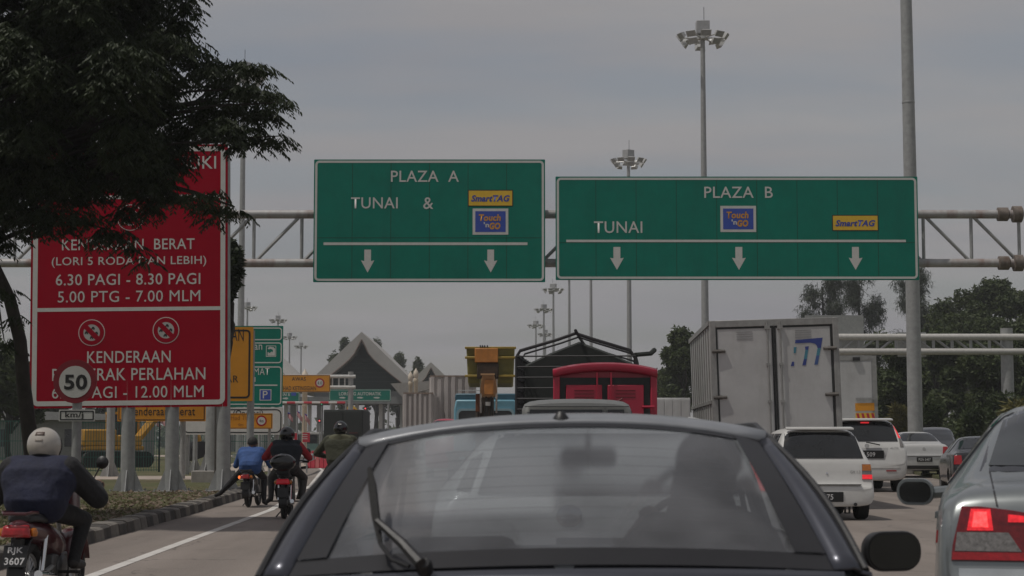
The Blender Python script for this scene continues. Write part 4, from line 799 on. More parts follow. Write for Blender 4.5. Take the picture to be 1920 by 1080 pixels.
dm = Board('warning_sign', 'yellow diamond warning sign with red dots behind the black box lorry', 'road sign', 659, 661, 767, 769, 125, sign_yellow, z_ground=0); dm.poly([(647, 769), (660, 756), (673, 769), (660, 782)], sign_yellow, name='diamond'); [dm.disc(a, b_, 1.8, barrier_red, .008, 'red_dot') for a, b_ in ((660, 761.5), (654, 768), (666, 768), (660, 768))]; dm.post(660, .05, .05, 775)
for i, (px, py, m_, lab) in enumerate(((603, 757, mat('green_signal', (.02, .3, .15), .3, emit=(.1, 1, .5), estr=1), 'small green lane signal light on the toll canopy'), (685, 766, tail_glow, 'small red lane signal light right of the black box lorry'), (599, 789, tail_glow, 'small red lane signal light left of the black box lorry'))):
    a = at(px, py, 203); t = thing('lane_signal', lab, 'signal light', (a.x, 203, 0), 0, 'lane signal lights'); p = MB(); p.box(-.16, .16, 0, .2, a.z - .2, a.z + .2); p.build('housing', black_plastic, t); p = MB(); p.lathe([(.085, 0), (.085, .03)], 12, Matrix.Translation((0, -.04, a.z)) @ Matrix.Rotation(pi / 2, 4, 'X')); p.build('lens', m_, t); p = MB(); p.tube([(0, .1, 0), (0, .1, a.z - .2)], .05, 6); p.build('post', galv, t)
# flags
fm = [mat('flag_red', (.45, .03, .05), .7), mat('flag_white', (.6, .55, .55), .7), mat('flag_blue', (.03, .04, .25), .7)]
for i, (px, py, Y) in enumerate(((538, 783, 100), (556, 781, 100), (570, 786, 100), (292, 797, 110), (300, 794, 110), (338, 792, 110), (356, 795, 110), (376, 795, 112))):
    a = at(px, py, Y); t = thing('flag', ['striped flag leftmost above the red rider helmet', 'striped flag above the helmet of the rider with red sleeves', 'striped flag drooping beside the cream column', 'striped flag leftmost between the red sign posts', 'striped flag second between the red sign posts', 'striped flag right of the middle red sign post', 'striped flag left of the thick gantry column', 'striped flag touching the left edge of the gantry column'][i], 'flag', (a.x, Y, .1), 0, 'small striped flags on poles'); rr = random.Random(i)
    p = MB(); p.tube([(0, 0, 0), (.02, 0, a.z + .25)], .018, 6); p.build('flag_pole', galv, t); f = MB(); L_ = .42
    for j in range(7):
        f.cur = j % 2; f.grid([[(.02 + u * L_ / 5 * .72, .05 * sin(u * 1.6 + i), a.z + .2 - j * .036 - q * .036 - u * .06 * (1 + .3 * sin(i))) for u in range(6)] for q in (0, 1)])
    f.cur = 2; f.grid([[(.02 + u * .03, .05 * sin(u * .26 + i) - .006, a.z + .2 - q * .09 - u * .0115) for u in range(6)] for q in (0, 1)]); f.build('cloth', fm, t, solid=.004)
# temporary barriers and boards
for i, px in enumerate((553, 580, 588, 596, 604, 612, 620, 628)):
    Y = 92; x = gz(px, Y); t = thing('plastic_barrier', ['red road barrier leftmost beside the guardrail', 'red road barrier second from the left near the black lorry', 'red road barrier third from the left near the black lorry', 'red road barrier in the middle of the row near the black lorry', 'red road barrier fourth from the right of its row', 'red road barrier third from the right of its row', 'red road barrier second from the right of its row', 'red road barrier rightmost of its row'][i], 'barrier', (x, Y, .0), 0, 'red road barriers')
    p = MB(); p.loft([[(-.1, -.25, 0), (.1, -.25, 0), (.1, .25, 0), (-.1, .25, 0)], [(-.1, -.2, .2), (.1, -.2, .2), (.1, .2, .2), (-.1, .2, .2)], [(-.09, -.08, .5), (.09, -.08, .5), (.09, .08, .5), (-.09, .08, .5)], [(-.09, -.07, .85), (.09, -.07, .85), (.09, .07, .85), (-.09, .07, .85)]]); p.build('body', barrier_red if i % 3 else mat('barrier_faded', (.45, .1, .1), .6), t, bevel=.02)
for px0, px1, py0, py1, lab in ((546, 557, 812, 832, 'red notice board left of the rider helmet with red sleeves'), (567, 581, 811, 829, 'red notice board right of the rider helmet with red sleeves')):
    b_ = Board('notice_board', lab, 'sign', px0, px1, py0, py1, 95, barrier_red, z_ground=0, group='red notice boards'); [b_.rect(px0 + 2, px1 - 2, py0 + 3 + q * 4, py0 + 4.4 + q * 4, fog_white, name='faded_line') for q in range(3)]; b_.post((px0 + px1) / 2, .03, .03)
t = thing('guard_rail', 'dull steel guard rail curving at the left lane before the barriers', 'guard rail', (at(560, 845, 70).x, 70, 0)); p = MB(); pr = [(-.03, -.15), (.03, -.1), (-.02, 0), (.03, .1), (-.03, .15)]
p.grid([[(x_ + a, y_, .62 + b_ + z_) for a, b_ in pr] for x_, y_, z_ in ((.35, -4, .1), (.2, -2, .05), (0, 0, 0), (-.3, 6, 0), (-.9, 14, 0))]); p.build('rail', galv, t, solid=.01); [(lambda q: q.build('post', galv, t))(MB().box(x_ - .1, x_ - .04, y_ - .04, y_ + .04, 0, .8)) for x_, y_ in ((.32, -3.5), (.1, -1), (-.1, 2), (-.5, 8))]

# ------------------------------------------------------------------ left background: fences, poles, shed, excavator
def fence(name, label, x0, x1, Y, y1=None, h=1.9, step=2.6):
    t = thing(name, label, 'fence', (x0, Y, .11)); y1 = Y if y1 is None else y1; n = max(1, int(abs(x1 - x0) / step)); bars = MB()
    for i in range(n + 1):
        x = (x1 - x0) * i / n; y = (y1 - Y) * i / n; p = MB(); p.box(x - .03, x + .03, y - .03, y + .03, 0, h + .1); p.build('post', mat('dark_green_post', (.01, .03, .03), .6), t)
    m_ = int(abs(x1 - x0) / .085)
    for i in range(m_ + 1):
        x = (x1 - x0) * i / m_; y = (y1 - Y) * i / m_; bars.box(x - .008, x + .008, y - .008, y + .008, .05, h)
    for z_ in (.1, .6, 1.2, h): bars.add([(0, -.012, z_ - .012), (x1 - x0, y1 - Y - .012, z_ - .012), (x1 - x0, y1 - Y - .012, z_ + .012), (0, -.012, z_ + .012)], [(0, 1, 2, 3)])
    bars.build('mesh_panel', fence_green, t, smooth=0, kind='stuff'); return t
fence('mesh_fence', 'green mesh fence behind the white-helmeted rider at the left edge', gz(-60, 66), gz(52, 66), 66)
fence('mesh_fence', 'green mesh fence with leaning corner brace behind the speed limit post', gz(150, 70), gz(280, 70), 70, 72)
fence('mesh_fence', 'long green mesh fence far behind the posts of the red sign', gz(285, 175), gz(420, 175), 175, h=3.2)
fence('mesh_fence', 'green fence panels behind the leaning rider in blue and the small orange sign', gz(432, 84), gz(528, 84), 84, h=2.6)
for px, Y, top, r, lab in ((207, 62, 700, .14, 'pale steel post behind the left leg of the red sign'), (347, 90, 700, .17, 'grey post between the middle and right legs of the red sign'), (366, 70, 690, .09, 'thin grey post left of the thick gantry column'), (268, 110, 760, .12, 'faint grey post right of the left leg of the red sign'), (486, 74, 800, .05, 'thin post behind the leaning rider in blue')):
    t = thing('steel_post', lab, 'post', (gz(px, Y), Y, .1), 0, 'steel posts behind the red sign'); a = at(px, top, Y); p = MB(); p.tube([(0, 0, 0), (0, 0, a.z - .1)], r, 12)
    for an in range(0, 360, 90): p.add([(r * .8, -.01, .03), (r + .2, -.01, .03), (r, -.01, .5), (r * .8, .01, .03), (r + .2, .01, .03), (r, .01, .5)], [(0, 1, 2), (3, 5, 4), (0, 3, 4, 1), (1, 4, 5, 2), (2, 5, 3, 0)], Matrix.Rotation(R(an), 4, 'Z'))
    p.build('shaft', galv, t)
bx = gz(80, 120); t = thing('site_shed', 'low grey shed in the left background behind the trees', 'building', (bx, 120, .1)); p = MB(); p.box(-4, 6, 0, 6, 0, 2.6); p.build('wall', mat('shed_wall', (.2, .2, .19), .8), t); p = MB(); p.prism([(-4.4, 2.6), (6.4, 2.6), (6.2, 2.9), (-4.2, 3.3)], -.5, 6.5); p.build('roof', mat('shed_roof', (.3, .3, .3), .6), t, smooth=0)
for i in range(4): p = MB(); p.box(-3.4 + i * 2.4, -2.2 + i * 2.4, -.04, -.002, .9, 2.0); p.build('window', dark_glass, t)
bx = gz(1905, 150); t = thing('roadside_building', 'grey flat-roofed building hidden by bushes at the right edge', 'building', (bx, 150, .1)); p = MB(); p.box(-2.6, 12, 0, 8, 0, 4.8); p.build('wall', mat('building_grey', (.2, .205, .2), .8), t); p = MB(); p.box(-3.2, 12.4, -.5, 8.5, 4.8, 5.3); p.build('roof', mat('building_roof', (.33, .33, .32), .7), t)
for i in range(3): p = MB(); p.box(-1.6 + i * 3.4, .4 + i * 3.4, -.05, -.003, 1.4, 3.4); p.build('window', dark_glass, t)
# yellow excavator
ex = thing('excavator', 'yellow excavator in the left background behind the red sign posts', 'excavator', (gz(212, 86), 86, .1), R(25))
for s_ in (-1, 1): p = MB(); p.prism(rrect(-1.6, 1.6, .0, .75, .36), s_ * .95 - .25, s_ * .95 + .25); p.build('track', rubber, ex)
p = MB(); p.box(-1.5, 1.2, -1.1, 1.1, .8, 1.0); p.box(-1.6, -.1, -1.1, 1.1, 1.0, 1.75); p.box(-.1, 1.1, -1.1, -.1, 1.0, 1.5); p.build('house', machine_yellow, ex, bevel=.06)
p = MB(); p.box(-.05, 1.15, 0.0, 1.05, 1.0, 2.45); p.build('cab_glass', dark_glass, ex, bevel=.05); p = MB(); p.box(-.12, 1.22, -.06, 1.12, 2.45, 2.56); [p.box(a - .05, a + .05, b_ - .05, b_ + .05, 1.0, 2.46) for a in (-.06, 1.16) for b_ in (-.01, 1.06)]; p.build('cab_frame', machine_yellow, ex)
p = MB(); p.tube([(1.0, -.5, 1.3), (2.3, -.5, 2.9), (3.4, -.5, 3.0)], [.2, .24, .18], 6); p.build('boom', machine_yellow, ex); p = MB(); p.tube([(3.4, -.5, 3.0), (3.9, -.5, 1.2)], [.18, .13], 6); p.build('stick', machine_yellow, ex); p = MB(); p.prism([(3.6, 1.2), (4.2, 1.2), (4.1, .5), (3.5, .3), (3.4, .8)], -.85, -.15); p.build('bucket', dark_steel, ex)
# ------------------------------------------------------------------ vehicles
def half_section(y, zb, zt, zbelt, wl, wb, wt):
    zm = zb + (zbelt - zb) * .55; cr = min(.06, (zt - zbelt) * .35)
    return [(0, zb), (wl * .85, zb), (wl, zb + .05), (max(wl, wb) + .012, zm), (wb, zbelt - .03), (wb - .02, zbelt + .005),
            (wb - .02 + (wt - wb + .02) * .5, zbelt + (zt - cr - zbelt) * .5), (wt + .03, zt - cr - (zt - zbelt) * .08), (wt - .05, zt - cr * .55), (wt * .5, zt - cr * .12), (0, zt)]
def full_section(s):
    y = s[0]; h = half_section(*s); return [(x, y, z) for x, z in h] + [(-x, y, z) for x, z in h[-2:0:-1]]
class Car:
    def __init__(s, name, label, cat, loc, rz, stations, paint, wheels=(), group=None, scale=1.0, sub=1, track=None):
        s.root = thing(name, label, cat, loc, rz, group); s.root.scale = (scale, scale, scale)
        b = MB(); b.loft([full_section(q) for q in stations]); me = b.mesh('body'); o = bpy.data.objects.new('body_tmp', me); C.objects.link(o)
        md = o.modifiers.new('s', 'SUBSURF'); md.levels = sub; md.render_levels = sub
        cuts = []
        for (y, r, tx) in wheels:
            c = MB(); c.lathe([(r * 1.14, -1.3), (r * 1.14, 1.3)], 28, Matrix.Translation((0, y, r)) @ Matrix.Rotation(pi / 2, 4, 'Y')); 
            for sg in (-1, 1):
                c = MB(); c.lathe([(r * 1.16, 0), (r * 1.16, .6)], 28, Matrix.Translation((sg * (tx + .22) - (.6 if sg < 0 else 0) - sg * .40 + (0 if sg > 0 else 0) , y, r * 1.02)) @ Matrix.Rotation(pi / 2, 4, 'Y'))
                co = bpy.data.objects.new('cut', c.mesh('cut')); C.objects.link(co); cuts.append(co)
                bo = o.modifiers.new('b', 'BOOLEAN'); bo.operation = 'DIFFERENCE'; bo.object = co; bo.solver = 'EXACT'
        me2 = evaluated_mesh(o)
        for q in cuts + [o]: bpy.data.objects.remove(q)
        me2.name = 'body'; me2.materials.clear(); me2.shade_smooth(); me2.set_sharp_from_angle(angle=R(40)); s.body = link_mesh('body', me2, paint, s.root)
        bm = bmesh.new(); bm.from_mesh(me2); s.bvh = BVHTree.FromBMesh(bm); bm.free()
        for (y, r, tx) in wheels:
            for sg in (-1, 1): s.wheel(sg * tx, y, r, sg)
    def wheel(s, x, y, r, sg, w=.19):
        t = MB(); M = Matrix.Translation((x, y, r)) @ Matrix.Rotation(sg * pi / 2, 4, 'Y')
        t.lathe([(r * .62, -w / 2), (r * .93, -w / 2), (r, -w * .33), (r, w * .33), (r * .93, w / 2), (r * .62, w / 2)], 28, M, closed=True); t_ = t.build('wheel', rubber, s.root)
        d = MB(); d.lathe([(.001, w * .40), (r * .25, w * .42), (r * .5, w * .30), (r * .6, w * .42), (r * .64, w * .46), (r * .64, w * .2), (.001, w * .2)], 24, M)
        d.build('rim', rim_mat, t_)
    def panel(s, name, m, outline, axis='rear', off=.005, rows=8, cols=10, fine=1, parent=None, depth=.02, smooth=50, sub=None):
        """a patch laid on the body: outline in (x, z) for rear/front, (y, z) for left/right, (x, y) for top"""
        zs = [q[1] for q in outline]; z0, z1 = min(zs), max(zs); pts = []; nrm = []
        D = {'rear': V((0, 1, 0)), 'front': V((0, -1, 0)), 'left': V((1, 0, 0)), 'right': V((-1, 0, 0)), 'top': V((0, 0, -1))}[axis]
        last = None
        if 'window' in name or 'windscreen' in name: rows, cols, off = 18, 24, (.006 if 'border' in name else max(off, .012))
        for i in range(rows + 1):
            z = z0 + (z1 - z0) * min(.9995, max(.0005, i / rows)); xs = []
            for k in range(len(outline)):
                (a, b_), (c, d) = outline[k], outline[(k + 1) % len(outline)]
                if (b_ - z) * (d - z) < 0: xs.append(a + (c - a) * (z - b_) / (d - b_))
            if len(xs) < 2: xs = [last[0], last[1]] if last else [0, 0]
            xl, xr = min(xs), max(xs); last = (xl, xr); row = []
            for j in range(cols + 1):
                u = xl + (xr - xl) * j / cols
                o_ = {'rear': V((u, -3, z)), 'front': V((u, 9, z)), 'left': V((-3, u, z)), 'right': V((3, u, z)), 'top': V((u, z, 4))}[axis]
                h = s.bvh.ray_cast(o_, D); row.append(h[0] if h[0] else None)
            pts.append(row)
        for row in pts:
            good = [q for q in row if q is not None]
            for j, q in enumerate(row):
                if q is None:
                    k = min((abs(j - jj), jj) for jj, qq in enumerate(row) if qq is not None)[1] if good else None
                    row[j] = row[k].copy() if k is not None else V((0, 0, 0))
        b = MB(); b.grid([[q - D * off for q in row] for row in pts])
        R_, C_ = rows, cols; rim = [(0, j) for j in range(C_)] + [(i, C_) for i in range(R_)] + [(R_, j) for j in range(C_, 0, -1)] + [(i, 0) for i in range(R_, 0, -1)]
        vs = []; n = len(rim)
        for i, j in rim: vs.append(pts[i][j] - D * off)
        for i, j in rim: vs.append(pts[i][j] + D * (depth - off))
        b.add(vs, [(k, (k + 1) % n, n + (k + 1) % n, n + k) for k in range(n)])
        o = b.build(name, m, parent or s.root, smooth=smooth); return o
    def rear_y(s, x, z):
        h = s.bvh.ray_cast(V((x, -3, z)), V((0, 1, 0))); return h[0].y if h[0] else 0
    def plate(s, x0, x1, z0, z1, txt=None, tx=None, two=None):
        y = min(s.rear_y(x, z) for x in (x0, x1, (x0 + x1) / 2) for z in (z0, z1)) - .012; p = MB(); p.prism(rrect(x0, x1, z0, z1, .012), y, y + .02); o = p.build('number_plate', plate_black, s.root)
        if txt: text(txt, *(tx or (x0 + .04, x1 - .04)), z0 + (z1 - z0) * .22, z1 - (z1 - z0) * .22, y - .003, plate_white, o, bold=.01)
        return o
    def part(s, name, mb, m, parent=None, **kw): return mb.build(name, m, parent or s.root, **kw)
def flip(o): return [(-a, b) for a, b in o][::-1]

# ---- white estate, nearest of the right-hand cars
Yv = 30.2; kv = FPX / Yv
ST_EST = [(0.0, .24, .52, .46, .74, .79, .74), (.02, .22, .56, .50, .78, .805, .77), (.07, .22, .60, .54, .79, .81, .77), (.09, .22, .96, .90, .79, .795, .70), (.12, .22, 1.0, .93, .795, .79, .69), (.34, .22, 1.44, .99, .80, .785, .56), (.46, .22, 1.49, 1.0, .80, .785, .56), (.9, .22, 1.52, 1.0, .80, .79, .57), (2.0, .22, 1.51, .98, .80, .79, .57), (2.35, .22, 1.42, .97, .80, .79, .57), (2.95, .22, .98, .90, .79, .78, .66), (3.5, .24, .84, .78, .78, .77, .64), (3.68, .28, .60, .54, .70, .70, .60), (3.72, .32, .5, .45, .6, .6, .5)]
cv = Car('white_estate_car', 'white boxy hatchback with dark tailgate window right of the dark car', 'car', (gz(1544, Yv), Yv, 0), R(0), ST_EST, white_paint, [(.62, .28, .70), (2.9, .28, .70)], 'cars queuing for the toll', 1.0)
cv.panel('rear_window', dark_glass, rrect(-.655, .655, 1.0, 1.425, .05) if 0 else [(-.66, 1.0), (.66, 1.0), (.555, 1.42), (-.555, 1.42)], 'rear', .006)
for sg in (-1, 1):
    o = [(sg * .625, .655), (sg * .795, .655), (sg * .77, .905), (sg * .63, .905)]; l = cv.panel('tail_lamp', tail_clear, o, 'rear', .012, 8, 6)
    cv.panel('brake_lens', tail_lit, [(sg * .628, .665), (sg * .79, .665), (sg * .788, .735), (sg * .628, .735)], 'rear', .018, 4, 6, parent=l); cv.panel('amber_lens', tail_amber, [(sg * .63, .80), (sg * .775, .80), (sg * .77, .90), (sg * .635, .90)], 'rear', .018, 4, 6, parent=l)
cv.plate(-.28, .31, .30, .46, 'PGY 75', (-.21, .145)); cv.panel('tailgate_lock', chrome, [(.06 + .016 * cos(q), .76 + .016 * sin(q)) for q in np.linspace(0, 2 * pi, 13)[:-1]], 'rear', .012, 6, 4)
text('GX 1.3', .44, .60, .755, .80, cv.rear_y(.5, .78) - .008, mat('badge_grey', (.25, .25, .25), .3, .6), cv.root, name='badge')
m_ = MB(); m_.box(-.60, .60, -.012, .05, .575, .585); cv.part('bumper_seam', m_, mat('seam_grey', (.2, .2, .2), .6)); m_ = MB(); m_.tube([(.50, -.02, .26), (.50, .25, .26)], .028, 10); cv.part('exhaust', m_, dark_steel); m_ = MB(); m_.tube([(.35, .1, .24), (.35, .1, .12), (.42, .1, .12), (.42, .1, .24)], .02, 6); cv.part('tow_hook', m_, dark_steel)
m_ = MB(); m_.loft([[(-.55, .30, 1.455), (.55, .30, 1.455), (.55, .30, 1.49), (-.55, .30, 1.49)], [(-.54, .50, 1.49), (.54, .50, 1.49), (.54, .50, 1.51), (-.54, .50, 1.51)]]); cv.part('roof_spoiler', m_, white_paint, bevel=.012)
for sg, ax in ((-1, 'left'), (1, 'right')):
    for a, b_ in ((.55, 1.25), (1.32, 2.2)): cv.panel('side_window', dark_glass, [(a, 1.03), (b_ + .1, 1.03), (b_, 1.40), (a + .08, 1.40)], ax, .006)
cv.panel('windscreen', dark_glass, [(-.66, 1.02), (.66, 1.02), (.55, 1.4), (-.55, 1.4)], 'front', .006)

# ---- white people carrier behind it
Ym = 47.5
ST_MPV = [(0, .30, .62, .56, .76, .82, .80), (.02, .26, .66, .6, .80, .85, .82), (.05, .25, .94, .88, .83, .86, .80), (.09, .24, 1.06, .98, .84, .86, .77), (.30, .24, 1.50, 1.05, .85, .86, .62), (.40, .24, 1.58, 1.06, .86, .86, .61), (1.0, .22, 1.62, 1.03, .86, .86, .62), (2.3, .22, 1.61, 1.0, .86, .86, .62), (3.3, .22, 1.08, .98, .86, .86, .70), (4.0, .24, .92, .86, .85, .84, .72), (4.25, .28, .66, .6, .76, .76, .68), (4.3, .3, .55, .5, .65, .65, .55)]
cm = Car('white_people_carrier', 'white people carrier with lit vertical brake lamps beside its rear window', 'car', (gz(1626, Ym), Ym, 0), R(-2), ST_MPV, white_paint, [(.72, .31, .74), (3.35, .31, .74)], 'cars queuing for the toll', 1.17)
cm.panel('rear_window', dark_glass, [(-.68, 1.10), (.68, 1.10), (.585, 1.535), (-.585, 1.535)], 'rear', .006)
for sg in (-1, 1):
    l = cm.panel('brake_lamp', tail_lit, [(sg * .70, 1.17), (sg * .765, 1.17), (sg * .675, 1.48), (sg * .60, 1.52)], 'rear', .012, 8, 4); cm.panel('indicator_lens', tail_clear, [(sg * .72, .98), (sg * .80, .98), (sg * .765, 1.16), (sg * .705, 1.16)], 'rear', .012, 6, 4); cm.panel('reflector', tail_red, [(sg * .40, .45), (sg * .62, .45), (sg * .62, .475), (sg * .40, .475)], 'rear', .01, 3, 6)
m_ = MB(); m_.box(-.09, .09, .30, .36, 1.49, 1.52); cm.part('centre_brake_lamp', m_, tail_lit); m_ = MB(); m_.loft([[(-.61, .24, 1.545), (.61, .24, 1.545), (.60, .24, 1.585), (-.60, .24, 1.585)], [(-.6, .5, 1.58), (.6, .5, 1.58), (.6, .5, 1.605), (-.6, .5, 1.605)]]); cm.part('roof_spoiler', m_, white_paint, bevel=.012)
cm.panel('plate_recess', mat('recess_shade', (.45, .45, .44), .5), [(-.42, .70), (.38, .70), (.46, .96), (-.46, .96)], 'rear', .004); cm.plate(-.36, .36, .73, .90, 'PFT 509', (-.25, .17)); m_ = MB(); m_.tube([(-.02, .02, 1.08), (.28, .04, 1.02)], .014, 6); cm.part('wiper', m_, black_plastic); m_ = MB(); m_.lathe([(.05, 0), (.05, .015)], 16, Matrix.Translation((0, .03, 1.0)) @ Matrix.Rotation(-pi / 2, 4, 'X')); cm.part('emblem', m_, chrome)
cm.panel('tailgate_crease', mat('crease_white', (.6, .6, .58), .3), [(-.66, .52), (.66, .52), (.70, .535), (-.70, .535)], 'rear', .008, 3, 12)
text('ALTIS', .50, .68, .93, .965, cm.rear_y(.6, .94) - .01, MATS['badge_grey'], cm.root, name='badge')
for sg, ax in ((-1, 'left'), (1, 'right')):
    for a, b_ in ((.45, 1.0), (1.05, 1.8), (1.87, 2.7)): cm.panel('side_window', dark_glass, [(a, 1.1), (b_ + .12, 1.1), (b_, 1.48), (a + .08, 1.48)], ax, .006)
m_ = MB(); m_.tube([(-.45, 1.9, 1.6), (-.5, 1.6, 2.0)], .008, 5); cm.part('aerial', m_, black_plastic)

# ---- far white sedan, silver sedan, dark cars: one sedan shape
ST_SED = [(0, .34, .62, .56, .70, .74, .70), (.02, .28, .68, .62, .77, .80, .77), (.06, .25, .74, .67, .80, .825, .79), (.085, .24, .95, .88, .82, .825, .76), (.13, .24, 1.02, .94, .835, .835, .74), (.22, .23, 1.05, .965, .85, .84, .72), (.60, .22, 1.07, .985, .865, .85, .70), (.72, .22, 1.12, .99, .868, .85, .66), (1.25, .22, 1.36, .985, .87, .855, .565), (1.45, .22, 1.405, .985, .87, .86, .555), (1.9, .22, 1.42, .98, .87, .86, .56), (2.35, .22, 1.40, .97, .87, .86, .56), (2.55, .22, 1.36, .965, .87, .86, .57), (3.2, .22, 1.0, .93, .87, .86, .70), (3.9, .23, .88, .80, .85, .84, .70), (4.3, .26, .72, .66, .80, .79, .68), (4.42, .30, .55, .5, .66, .66, .58)]
def sedan(name, label, loc, rz, paint, scale, simple=True, group='cars queuing for the toll'):
    c = Car(name, label, 'car', loc, rz, ST_SED, paint, [(.98, .30, .745), (3.55, .30, .745)], group, scale)
    c.panel('rear_window', grey_glass if not simple else dark_glass, [(-.63, 1.11), (.63, 1.11), (.535, 1.365), (-.535, 1.365)], 'rear', .005)
    for sg, ax in ((-1, 'left'), (1, 'right')):
        for a, b_, a2, b2 in ((1.32, 1.72, 1.42, 1.70), (1.78, 2.72, 1.78, 2.42)): c.panel('side_window', dark_glass, [(a, 1.02), (b_, 1.02), (b2, 1.345), (a2, 1.345)], ax, .005)
    c.panel('windscreen', dark_glass, [(-.66, 1.03), (.66, 1.03), (.54, 1.35), (-.54, 1.35)], 'front', .006)
    return c
Ys = 66.5; cs = sedan('white_sedan', 'pale sedan with red tail lamps farthest along the open lane', (gz(1733, Ys), Ys, 0), R(-1), grey_white_paint, 1.06)
cs.root.scale = (1.06, 1.06, 1.17)
for sg in (-1, 1): cs.panel('tail_lamp', tail_red, [(sg * .62, .74), (sg * .82, .74), (sg * .80, .95), (sg * .64, .95)], 'rear', .012, 6, 6)
cs.plate(-.26, .26, .49, .63, 'PGN 5407', (-.2, .2)); m_ = MB(); m_.lathe([(.05, 0), (.05, .015)], 14, Matrix.Translation((0, cs.rear_y(0, .88) - .015, .88)) @ Matrix.Rotation(-pi / 2, 4, 'X')); cs.part('emblem', m_, chrome); cs.panel('lower_valance', black_plastic, [(-.70, .27), (.70, .27), (.72, .38), (-.72, .38)], 'rear', .006, 4, 12); m_ = MB(); m_.box(-.72, .72, -.02, .06, .66, .675); cs.part('bumper_seam', m_, MATS['seam_grey'])
cd = Car('dark_van', 'black people carrier facing the camera before the bushes, right of the pale sedan', 'van', (gz(1792, 74), 78, .12), R(168), ST_MPV, black_paint, [(.72, .31, .74), (3.35, .31, .74)], None, 1.1)
cd.panel('windscreen', dark_glass, [(-.68, 1.12), (.68, 1.12), (.58, 1.5), (-.58, 1.5)], 'front', .006)
for sg, ax in ((-1, 'left'), (1, 'right')):
    for a, b_ in ((.45, 1.0), (1.05, 1.8), (1.87, 2.7)): cd.panel('side_window', dark_glass, [(a, 1.1), (b_ + .12, 1.1), (b_, 1.48), (a + .08, 1.48)], ax, .006)
cd2 = sedan('dark_car', 'dark car almost hidden between the pale sedan and the silver car', (gz(1855, 44), 44, 0), R(-8), black_paint, 1.0)
for sg in (-1, 1): cd2.panel('tail_lamp', tail_red, [(sg * .62, .74), (sg * .82, .74), (sg * .80, .95), (sg * .64, .95)], 'rear', .012, 6, 6)
for c in (cd,):
    for sg in (-1, 1): c.panel('headlamp', chrome, [(sg * .45, .66), (sg * .70, .66), (sg * .68, .80), (sg * .46, .78)], 'front', .012, 5, 6)
# ---- silver sedan, nearest on the right
yaw = R(-14); rc = at(1778, 1000, 7.75); off = Matrix.Rotation(yaw, 3, 'Z') @ V((-.80, .06, 0)); 
cq = sedan('silver_sedan', 'silver sedan with lit red tail lamp cut off by the right edge of the photo', (rc.x - off.x, rc.y - off.y, -.01), yaw, silver_paint, 1.0, simple=False); cq.root.scale = (1, 1, 1.045)
cq.panel('window_border', black_gloss, [(-.67, 1.085), (.67, 1.085), (.565, 1.375), (-.565, 1.375)], 'rear', .004)
for sg in (-1, 1):
    o = [(sg * .38, .745), (sg * .79, .745), (sg * .785, .80), (sg * .745, .955), (sg * .67, .955), (sg * .45, .93), (sg * .395, .86)]; l = cq.panel('tail_lamp', mat('deep_tail_lamp_red', (0.16, 0.004, 0.007), 0.12, coat=0.6, var=0.3, scale=40), o, 'rear', .010, 14, 14)
    cq.panel('brake_lens', tail_lit, [(sg * .62, .862), (sg * .725, .862), (sg * .708, .945), (sg * .63, .945)], 'rear', .016, 6, 6, parent=l); cq.panel('brake_bulb', tail_glow, [(sg * .64, .875), (sg * .705, .875), (sg * .695, .935), (sg * .645, .935)], 'rear', .020, 6, 6, parent=l); cq.panel('reverse_lens', tail_clear, [(sg * .51, .782), (sg * .775, .782), (sg * .765, .855), (sg * .56, .855)], 'rear', .016, 6, 8, parent=l); cq.panel('inner_lens', tail_lit, [(sg * .46, .895), (sg * .56, .895), (sg * .56, .925), (sg * .47, .92)], 'rear', .016, 4, 6, parent=l)
    cq.panel('lamp_base', tail_red, [(sg * .39, .748), (sg * .786, .748), (sg * .784, .778), (sg * .40, .778)], 'rear', .014, 3, 8, parent=l)
    m_ = MB(); m_.tube([(sg * .80, 2.42, .96), (sg * .92, 2.40, .95)], .03, 8); cq.part('mirror_arm', m_, silver_paint)
    M = Matrix.Translation((sg * 1.0, 2.40, .955)) @ Matrix.Rotation(sg * R(8), 4, 'Z'); m_ = MB(); m_.loft([[tuple(M @ V((a * f, y_, b_ * f))) for a, b_ in rrect(-.098, .098, -.068, .068, .062, 6)] for y_, f in ((-.05, .97), (-.03, 1.02), (.04, .9), (.09, .6), (.11, .3))]); mo = cq.part('mirror', m_, silver_paint, smooth=60); m_ = MB(); m_.prism(rrect(-.082, .084, -.052, .052, .046, 6), -.056, -.051, M); cq.part('mirror_glass', m_, mat('mirror_glass', (.12, .125, .125), .06, .9), mo)
for sg, ax in ((-1, 'left'), (1, 'right')):
    cq.panel('fuel_flap' if sg < 0 else 'quarter_panel_seam', silver_paint, [(.62, .78), (.78, .78), (.78, .94), (.62, .94)], ax, .003, 4, 4)
    for a in (1.80, 2.78): cq.panel('door_seam', black_plastic, [(a, .35), (a + .008, .35), (a + .008, .98), (a, .98)], ax, .002, 10, 1)
    cq.panel('door_handle', silver_paint, [(1.88, .84), (2.06, .84), (2.06, .87), (1.88, .87)], ax, .03, 2, 6); cq.panel('side_strip', silver_paint, [(1.5, .60), (3.1, .60), (3.1, .65), (1.5, .65)], ax, .012, 2, 10); cq.panel('side_repeater', tail_red, [(.30, .80), (.36, .80), (.36, .85), (.30, .85)], ax, .006, 2, 2)
    cq.panel('trunk_seam', black_plastic, [(sg * .60, .96), (sg * .607, .96), (sg * .63, 1.085), (sg * .622, 1.085)], 'rear', .007, 12, 1)
cq.plate(-.26, .26, .80, .93); cq.panel('bumper_strip', mat('bumper_silver', (.5, .53, .53), .25, .6, coat=.6), [(-.76, .63), (.76, .63), (.76, .715), (-.76, .715)], 'rear', .014, 6, 20, depth=.05)
